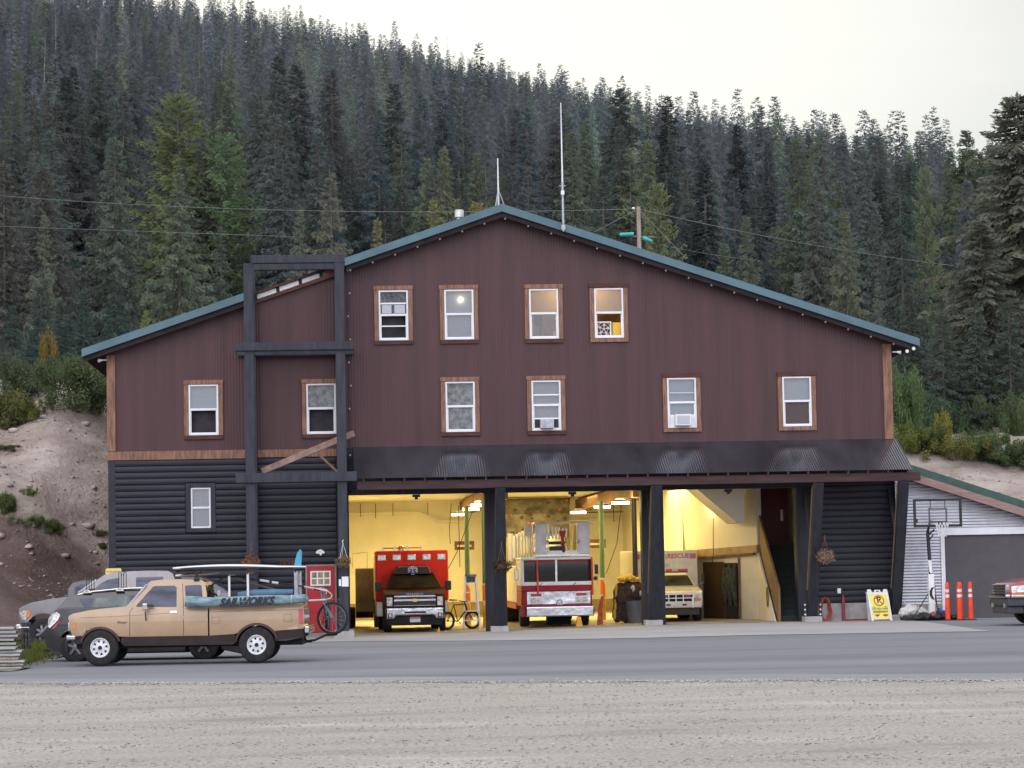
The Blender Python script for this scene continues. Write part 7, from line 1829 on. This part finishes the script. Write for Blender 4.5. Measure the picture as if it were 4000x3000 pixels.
MB().tube([(0, -.03, .74), (0, -.05, .80), (0, .08, .80)], .02, 6).build('handle', mat('faded red grip', (.30, .10, .09), .6), o)
# A-frame sign
o = thing('sandwich_board', 'yellow sandwich board telling drivers not to park in the roadway', 'sign', (11.20, -.75, 0.004), radians(2))
HB = .98
lean = .16; sk = Matrix.Shear if False else None
def brd(x, z): return (x + .10 * (1 - z / HB) , -.02 - lean * (1 - z / HB), z)
mb = MB(); outl = [(-.33, 0), (-.33, .86), (-.31, HB), (-.20, HB), (-.17, .88), (-.10, .88), (-.09, .96), (.09, .96), (.10, .88), (.17, .88), (.20, HB), (.31, HB), (.33, .86), (.33, 0), (.27, 0), (.25, .05), (-.25, .05), (-.27, 0)]
n = len(outl); fr0 = [brd(*p) for p in outl]; bk0 = [(x, y + .03, z) for x, y, z in fr0]
mb.add(fr0 + bk0, [tuple(range(n)), tuple(range(2 * n - 1, n - 1, -1))] + [(i, i + n, (i + 1) % n + n, (i + 1) % n) for i in range(n)]); mb.build('board', M['white'], o)
mb = MB(); fr1 = [(x, -y * 1.0 + .10, z) for x, y, z in [brd(a, b) for a, b in ((-.33, 0), (-.33, .9), (.33, .9), (.33, 0))]]; mb.add(fr1, [(0, 1, 2, 3)]); mb.build('rear_board', M['white'], o, fixn=False)
def bq(poly, name, m_, d=.004):
    mb = MB(); mb.add([(brd(x, z)[0], brd(x, z)[1] - d, z) for x, z in poly], [tuple(range(len(poly)))]); return mb.build(name, m_, o, fixn=False)
bq([(-.27, .07), (-.27, .83), (.27, .83), (.27, .07)], 'sign_face', M['yellow'])
bq([(x * .9 , z) for x, z in ((-.05, .90), (-.05, .93), (.05, .93), (.05, .90))], 'handle_hole', M['black'])
BM = Matrix(((1, -.10 / HB, 0, 0), (0, lean / HB, -1, 0), (0, 1, 0, 0), (0, 0, 0, 1)))
def btext(s, size, m_, x, z, **kw):
    px, py, pz = brd(x, z); text(s, size, m_, o, Matrix.Translation((px, py - .009, pz)) @ BM, **kw)
btext('P', .27, M['signblack'], .0, .645, name='letter', bold=.006)
for q in range(1):
    ring = []; 
    mb = MB(); k = 28
    a0 = [(.165 * cos(2 * pi * i / k), .63 + .165 * sin(2 * pi * i / k)) for i in range(k)]; a1 = [(.135 * cos(2 * pi * i / k), .63 + .135 * sin(2 * pi * i / k)) for i in range(k)]
    pts = [(brd(x, z)[0], brd(x, z)[1] - .010, z) for x, z in a0 + a1]; mb.add(pts, [(i, (i + 1) % k, (i + 1) % k + k, i + k) for i in range(k)]); mb.build('no_parking_ring', M['signred'], o, fixn=False)
bq([(-.128, .735), (-.105, .755), (.128, .525), (.105, .505)], 'no_parking_bar', M['signred'], .015)
btext('DO NOT PARK', .075, M['signblack'], 0, .375); btext('IN', .045, M['signblack'], -.18, .43); btext('THE', .045, M['signblack'], .18, .43)
btext('ROADWAY!', .085, M['signblack'], 0, .285, bold=.002)
for sx_, wd in ((-.12, .16), (.14, .19)):
    bq([(sx_ - wd / 2, .165), (sx_ - wd / 4, .215), (sx_ + wd / 4, .20), (sx_ + wd / 2, .225), (sx_ + wd / 2 - .02, .165), (sx_, .13)], 'red_mark', M['signred'], .006)
# basketball hoop
o = thing('basketball_hoop', 'portable basketball hoop with clear backboard in front of the grey garage', 'basketball hoop', (12.72, -1.6, .01))
bd_ = empty('backboard'); bd_.parent = o
x0, x1, z0, z1 = -.56, .95, 2.86, 3.73; yb = -.32
for a in ((x0, x1, z0, z0 + .075), (x0, x1, z1 - .07, z1), (x0, x0 + .08, z0 + .075, z1 - .07), (x1 - .08, x1, z0 + .075, z1 - .07)): MB().box(a[0], a[1], yb - .02, yb + .02, a[2], a[3]).build('frame', M['black'], bd_)
mb = MB(); mb.quad((x0, yb, z0), (x1, yb, z0), (x1, yb, z1), (x0, yb, z1)); mb.build('pane', glass('backboard acrylic', (.86, .86, .88), .05, .1, .95), bd_, fixn=False)
for a in ((-.08, -.03, 2.94, 3.45), (.45, .50, 2.94, 3.45), (-.08, .50, 2.99, 3.05), (-.08, .50, 3.40, 3.44), (-.03, .0, 3.44, 3.70), (.42, .45, 3.44, 3.70)): MB().box(a[0], a[1], yb + .025, yb + .055, a[2], a[3]).build('target_frame', M['black'], bd_)
tag(MB().box(x0 + .07, x0 + .13, yb - .025, yb - .021, 3.0, 3.12).build('sticker', M['black'], bd_))
MB().box(.62, .84, yb - .025, yb - .021, 2.98, 3.0).build('sticker', M['black'], bd_)
rm_ = MB(); rm_.lathe([(.225, -.01), (.235, 0), (.225, .01)], (.26, yb - .28, 3.0), (0, 0, 1), 24); rm_.box(.2, .32, yb - .06, yb, 2.93, 3.02); rim = rm_.build('rim', mat('dark rim', (.05, .02, .02), .5), o)
mb = MB()
for k in range(12):
    a = 2 * pi * k / 12
    for d in (-1, 1): mb.tube([(.26 + .225 * cos(a), yb - .28 + .225 * sin(a), 3.0), (.26 + .17 * cos(a + d * .26), yb - .28 + .17 * sin(a + d * .26), 2.84), (.26 + .13 * cos(a), yb - .28 + .13 * sin(a), 2.66), (.26 + .12 * cos(a + d * .3), yb - .28 + .12 * sin(a + d * .3), 2.56)], .009, 4)
mb.build('net', M['white'], rim)
MB().tube([(.0, 0, 1.35), (-.06, 0, 2.72)], .055, 12).build('pole_upper', M['black'], o); MB().tube([(-.0, 0, 1.45), (-.02, 0, 1.85)], .058, 12).build('pole_band', M['white'], o)
MB().box(-.095, .095, -.09, .09, .18, 1.42).build('pole_pad', M['white'], o, bevel=.03)
mb = MB(); mb.prism([(-.08, .88), (-.02, 1.0), (.08, 1.02), (.02, .94), (.0, .82), (.04, .70), (.08, .62), (-.02, .66), (-.07, .76)], 'y', -.096, -.091); mb.build('pad_emblem', M['black'], o)
mb = MB(); mb.tube([(-.06, 0, 2.72), (-.02, -.1, 2.95), (-.02, -.28, 3.05)], .04, 8); mb.tube([(-.06, .05, 2.6), (.1, -.2, 2.78)], .025, 8); mb.tube([(-.06, .05, 2.4), (.12, .05, 2.62)], .02, 8); mb.build('lift_arm', M['black'], o)
MB().box(-.85, .35, -.30, .75, .0, .17).build('base', M['black'], o, bevel=.05)
for a, b in (((-.10, 0, .82), (-.52, .1, .15)), ((.10, 0, .80), (.24, .1, .15))): MB().tube([a, b], .016, 6).build('stay', M['black'], o)
heap('plastic_sheet', 'crumpled white plastic sheet heaped on the hoop base against the wall', 'sheet', (12.22, -1.2, .02), (('sheet', mat('dirty white plastic', (.60, .57, .55), .5, var=.15, scale=6), [(-.25, 0, .22, .20, .17), (.0, 0, .28, .22, .20), (.22, 0, .26, .2, .15), (-.1, .05, .38, .15, .12), (.4, 0, .2, .16, .1)]),))
heap('tarp_bundle', 'black crumpled tarp around the foot of the basketball hoop', 'tarp', (12.9, -1.8, .01), (('tarp', M['black'], [(-.45, 0, .12, .24, .13), (-.1, 0, .12, .24, .14), (.2, 0, .12, .2, .12), (.45, 0, .08, .16, .08), (-.75, 0, .08, .2, .09)]),))
tag(MB().lathe([(.001, .1), (.07, .1), (.08, .14), (.001, .16)], (12.66, -1.95, .22), (0, -1, 0), 14).build('red_cap', mat('dull red cap', (.3, .07, .07), .6)), 'dull red round cap lying by the white pole pad', 'cap')
o = thing('water_jug', 'blue plastic jug standing behind the first orange post', 'jug', (13.07, -1.3, .01)); MB().box(-.14, .14, -.1, .1, 0, .30).build('body', M['bluegloss'], o, bevel=.04); MB().lathe([(.04, .3), (.04, .36), (.001, .37)], (-.06, 0, 0), (0, 0, 1), 10).build('cap', M['bluegloss'], o)
mb = MB(); mb.tube([(12.92, -1.15, 1.30), (12.98, -1.2, .45), (13.02, -1.25, .05)], .014, 5); tag(mb.build('rake_handle', mat('reddish stick', (.30, .14, .10), .7)), 'thin reddish stick leaning on the garage corner', 'stick')
# orange delineator posts
def post_marker(x, y, label, wide=False):
    o = thing('delineator_post', label, 'traffic post', (x, y, .008), 0, 'orange traffic posts by the garage')
    r0, r1 = (.085, .055)
    prof = lambda z: r0 + (r1 - r0) * z / 1.15
    for nm, a, b, m_ in (('lower_body', .03, .70, 'orange'), ('band', .70, .79, 'reflect'), ('mid_body', .79, .86, 'orange'), ('band', .86, .95, 'reflect'), ('head', .95, 1.12, 'orange')):
        pr = [(prof(a), a), (prof(b), b)]
        if nm == 'head': pr += [(.045, 1.16), (.001, 1.165)]
        MB().lathe(pr, (0, 0, 0), (0, 0, 1), 18).build(nm, M[m_], o, smooth=True)
    MB().lathe([(.001, 0), (.19, 0), (.19, .02), (.10, .035), (.001, .035)], (0, 0, 0), (0, 0, 1), 8).build('base', M['black'], o)
post_marker(13.12, -2.0, 'leftmost orange traffic post, in front of the blue jug')
post_marker(13.46, -2.1, 'nearer of the two orange traffic posts standing pressed together'); post_marker(13.56, -1.85, 'farther of the two orange traffic posts standing pressed together')
post_marker(13.82, -2.05, 'single orange traffic post nearest the red pickup')

# ---- garage
ga = thing('garage', 'low garage clad in silver corrugated metal with green roof and dark roller door', 'garage')
V = []; Fq = []
def gtop(x): return 4.48 - .335 * (x - 12.72)
yg = -.6; z = .50; rows = []
zz = []; n = 0
while z < 4.6: zz.append(z); z += .0158
def corr(x0, x1, zlo, zhi_fn, base):
    k0 = len(V)
    xsx = np.linspace(x0, x1, max(2, int((x1 - x0) / .25) + 2))
    for zi in zz:
        for xx in xsx: V.append((xx, yg - .010 * sin(2 * pi * zi / .095), min(max(zi, zlo), zhi_fn(xx))))
    nx_ = len(xsx)
    for i in range(len(zz) - 1):
        if zz[i + 1] <= zlo: continue
        for j in range(nx_ - 1):
            a = k0 + i * nx_ + j
            if V[a][2] >= zhi_fn(V[a][0]) - 1e-6 and V[a + 1][2] >= zhi_fn(V[a + 1][0]) - 1e-6: continue
            Fq.append((a, a + 1, a + 1 + nx_, a + nx_))
corr(11.9, 13.27, .5, gtop, 0); corr(13.27, 20.5, 2.86, lambda x: max(gtop(x), 2.861), 0)
M['corr'] = mat('silver corrugated metal', (.52, .53, .57), .38, .55, var=.10, scale=1.2)
mesh_np('cladding', V, Fq, M['corr'], ga, smooth=True)
MB().box(11.9, 13.27, yg - .01, yg + .2, -.2, .5).build('stem_wall', mat('tan stem wall', (.30, .27, .23), .9, var=.2, scale=3), ga)
MB().box(13.41, 18.6, yg + .05, yg + .09, -.1, 2.62).build('roller_door', mat('dark brown grey door', lin(82, 77, 82), .6, var=.06), ga)
MB().box(13.28, 13.41, yg - .04, yg + .1, -.1, 2.62).build('door_jamb', M['vinyl'], ga, bevel=.01); MB().box(13.28, 18.7, yg - .041, yg + .1, 2.622, 2.85).build('door_head', M['vinyl'], ga, bevel=.01)
MB().box(13.45, 18.6, yg - .25, yg + .04, -.06, .016).build('door_threshold', M['footing'], ga)
mb = MB(); mb.add([(12.2, yg - .45, gtop(12.2) - .02), (20.6, yg - .45, gtop(20.6) - .02), (20.6, 8, gtop(20.6) - .02), (12.2, 8, gtop(12.2) - .02), (12.2, yg - .45, gtop(12.2) + .22), (20.6, yg - .45, gtop(20.6) + .22), (20.6, 8, gtop(20.6) + .22), (12.2, 8, gtop(12.2) + .22)], [(0, 3, 2, 1), (4, 5, 6, 7), (0, 1, 5, 4), (1, 2, 6, 5), (2, 3, 7, 6), (3, 0, 4, 7)])
mb.build('roof', mat('dark green metal roof', (.035, .085, .065), .45, .1, var=.15), ga)
mb = MB(); mb.beam((12.2, yg - .42, gtop(12.2) - .14), (20.6, yg - .42, gtop(20.6) - .14), .05, .25, up=(.3, 0, 1)); mb.build('barge_board', mat('pinkish grey barge board', lin(150, 122, 116), .7, var=.15, stretch=(.4, 3, 3)), ga)
mb = MB(); mb.quad((12.2, yg - .40, gtop(12.2) - .25), (20.6, yg - .40, gtop(20.6) - .25), (20.6, yg, gtop(20.6) - .25), (12.2, yg, gtop(12.2) - .25)); mb.build('soffit', M['soffit'], ga)
mb = MB(); mb.quad((20.5, yg, -.3), (20.5, 8, -.3), (20.5, 8, gtop(20.5)), (20.5, yg, gtop(20.5))); mb.quad((12.3, 8, -.3), (20.5, 8, -.3), (20.5, 8, gtop(20.5)), (12.3, 8, gtop(12.3))); mb.build('rear_wall', M['corr'], ga)

# ---- warning sign at the left corner
o = thing('warning_sign', 'yellow warning sign with skull and crossbones at the left building corner', 'sign', (-12.36, -.62, 0))
MB().box(-.02, .02, 0, .04, gz(-12.4, -.6), 1.4).build('sign_post', M['steel'], o)
mb = MB(); k = 5; pr = []
for cx, cz, a0 in ((.19, 2.03, 0), (-.19, 2.03, 90), (-.19, 1.41, 180), (.19, 1.41, 270)): pr += arc(cx, cz, .05, a0, a0 + 90, 4)
mb.prism(pr, 'y', -.012, 0); mb.build('sign_face', mat('pale yellow sign', lin(236, 222, 132), .5, var=.04), o)
text('WARNING!', .085, M['signred'], o, front_text_matrix(0, -.014, 1.975)); text('AUTHORIZED', .05, M['signblack'], o, front_text_matrix(0, -.014, 1.87)); text('PERSONNEL ONLY', .045, M['signblack'], o, front_text_matrix(0, -.014, 1.79))
mb = MB(); mb.prism([(.075 * cos(q), 1.60 + .065 * sin(q)) for q in [2 * pi * i / 14 for i in range(14)]], 'y', -.018, -.012); mb.build('skull', M['signblack'], o)
mb = MB(); mb.prism([(-.04, 1.56), (.04, 1.56), (.035, 1.51), (-.035, 1.51)], 'y', -.019, -.012); mb.build('jaw', M['signblack'], o)
for s in (-1, 1): MB().prism([(s * -.03 - .022, 1.595), (s * -.03 + .022, 1.595), (s * -.03 + .018, 1.63), (s * -.03 - .018, 1.63)], 'y', -.022, -.018).build('eye_socket', bpy.data.materials['pale yellow sign'], o)
for s in (-1, 1): MB().beam((-.15, -.0155, 1.60 - s * .085), (.15, -.0155, 1.60 + s * .085), .004, .026, up=(0, 0, 1)).build('crossbone', M['signblack'], o)

# ---- stacked guardrail sections at the left edge
M['rail'] = mat('weathered galvanised rail', (.36, .365, .37), .5, .45, var=.25, scale=3, stretch=(.3, 3, 3))
M['railtan'] = mat('tan weathered rail', (.42, .33, .22), .6, .1, var=.2, scale=3)
def guardrail(x0, x1, y, z, m_, label):
    o = thing('guardrail_beam', label, 'guardrail', (x0, y, z), radians(-3), 'stacked guardrail beams')
    pr = [(-.155, .0), (-.13, .035), (-.06, .035), (-.03, 0.0), (.03, 0.0), (.06, .035), (.13, .035), (.155, .0)]
    mb = MB(); V_ = []; Ln = x1 - x0
    for u in (0, Ln):
        for a, b in pr: V_.append((u, a, b))
        for a, b in pr: V_.append((u, a, b + .010))
    n = len(pr); fs = []
    for i in range(n - 1): fs += [(i, i + 1, 2 * n + i + 1, 2 * n + i), (n + i, n + i + 1, 3 * n + i + 1, 3 * n + i)]
    fs += [(0, n, 3 * n, 2 * n), (n - 1, 2 * n - 1, 4 * n - 1, 3 * n - 1)]
    mb.add(V_, fs); mb.build('beam', m_, o, smooth=True)
    MB().box(Ln - .12, Ln + .0, -.14, .14, .012, .034).build('end_shoe', M['steel'], o)
    return o
lbs = ['lowest guardrail beam of the front stack', 'second guardrail beam up in the front stack', 'third guardrail beam up in the front stack', 'tan guardrail beam in the front stack', 'fifth guardrail beam up in the front stack', 'pale blue grey guardrail beam high in the front stack', 'top guardrail beam of the front stack']
for k, lb in enumerate(lbs): guardrail(-16.2, -12.02 + .05 * (k % 3) - .02 * k, -26.0 + .03 * (k % 2), gz(-12, -26) + .02 + k * .068, M['railtan'] if k in (1, 3) else M['rail'], lb)
lb2 = ['lowest', 'second', 'third', 'fourth', 'fifth', 'sixth', 'seventh', 'eighth', 'ninth', 'topmost']
for k, lb in enumerate(lb2): guardrail(-16.2, -12.36 + .04 * ((k * 2) % 3), -24.5, .05 + .02 + k * .082, M['rail'], lb + ' guardrail beam of the taller rear stack')
o = thing('rail_blocks', 'bundle of dark rail spacer blocks at the end of the taller guardrail stack', 'blocks', (-12.26, -24.55, .08))
for i in range(3):
    for j in range(5): MB().box(.02 + i * .07, .08 + i * .07, -.16, -.02, .30 + j * .115, .40 + j * .115).build('block', mat('dark rusty block', (.045, .045, .05), .8, var=.5, scale=14) if (i + j) == 0 else bpy.data.materials['dark rusty block'], o, bevel=.012)
o = thing('trailer_tongue', 'dark post with white tag behind the guardrail stacks', 'post', (-13.35, -22.9, .1)); MB().box(-.03, .03, -.03, .03, 0, 1.2).build('post', M['black'], o); MB().box(.13, .18, -.03, .03, 0, 1.15).build('post', M['black'], o); MB().box(-.10, .10, -.05, -.035, .85, 1.05).build('tag', M['white'], o)

# ---- power pole and lines behind the roof
def wpoint(px, py, d):
    bx = PSI + (px - 1106) / 5600.0; el = (1218 - .0189 * (px - 1106) - py) / 5600.0
    return Vector((-5.43 + d * sin(bx), -80.7 + d * cos(bx), 2 + el * d))
pb = wpoint(1388, 445, 125)
o = thing('utility_pole', 'weathered utility pole with teal insulators rising behind the right roof slope', 'utility pole', (pb.x, pb.y, 4.0))
hp = pb.z - 4.0
MB().lathe([(.14, 0), (.10, hp), (.001, hp + .01)], (0, 0, 0), (0, 0, 1), 14).build('pole', mat('pale weathered pole', lin(166, 148, 136), .85, var=.15, scale=3, stretch=(3, 3, .3)), o, smooth=True)
MB().beam((-.75, 0, hp - 1.42), (.75, 0, hp - 1.48), .07, .07).build('crossarm', mat('weathered crossarm', (.20, .17, .14), .85), o)
teal = mat('teal insulator cover', lin(64, 170, 168), .4, var=.1)
MB().tube([(-.95, -.1, hp - 1.36), (-.28, -.1, hp - 1.34)], [.085, .10], 12).build('insulator', teal, o, smooth=True); MB().tube([(.16, -.1, hp - 1.52), (.62, -.1, hp - 1.70)], [.10, .075], 12).build('insulator', teal, o, smooth=True)
MB().lathe([(.05, 0), (.06, .1), (.02, .14)], (-.18, 0, hp - .08), (-1, 0, .2), 10).build('cap_insulator', M['white'], o)
M['wire'] = mat('pale aluminium line', (.22, .23, .23), .6, .1)
def wire(pts, label, r=.022, sag=0):
    P_ = []
    for a, b in zip(pts[:-1], pts[1:]):
        for i in range(12): t = i / 12; p = a.lerp(b, t); p.z -= sag * 4 * t * (1 - t); P_.append(p)
    P_.append(pts[-1]); tag(MB().tube(P_, r * .55, 5).build('power_line', M['wire']), label, 'power line')
top = pb + Vector((0, 0, -.1))
wire([wpoint(-40, 432, 150), top], 'long power line crossing the left forest to the utility pole', sag=.5)
wire([top, wpoint(2060, 582, 150)], 'power line running down past the olive spruce from the pole top', .028, .25)
wire([wpoint(-40, 500, 150), wpoint(640, 512, 142)], 'lower power line on the far left among the trees', .02)
wire([top, wpoint(1290, 500, 122)], 'guy line from the pole top down to the roof on its left', .018)
wire([top, wpoint(1490, 560, 122)], 'guy line from the pole top down to the roof on its right', .018)
wire([wpoint(1398, 520, 125), wpoint(1650, 565, 130)], 'thin lower line leaving the teal insulator', .014, .1)
SC.render.engine = 'CYCLES'
SC.cycles.use_denoising = True
SC.cycles.max_bounces = 8; SC.cycles.transparent_max_bounces = 12
SC.cycles.caustics_reflective = False; SC.cycles.caustics_refractive = False
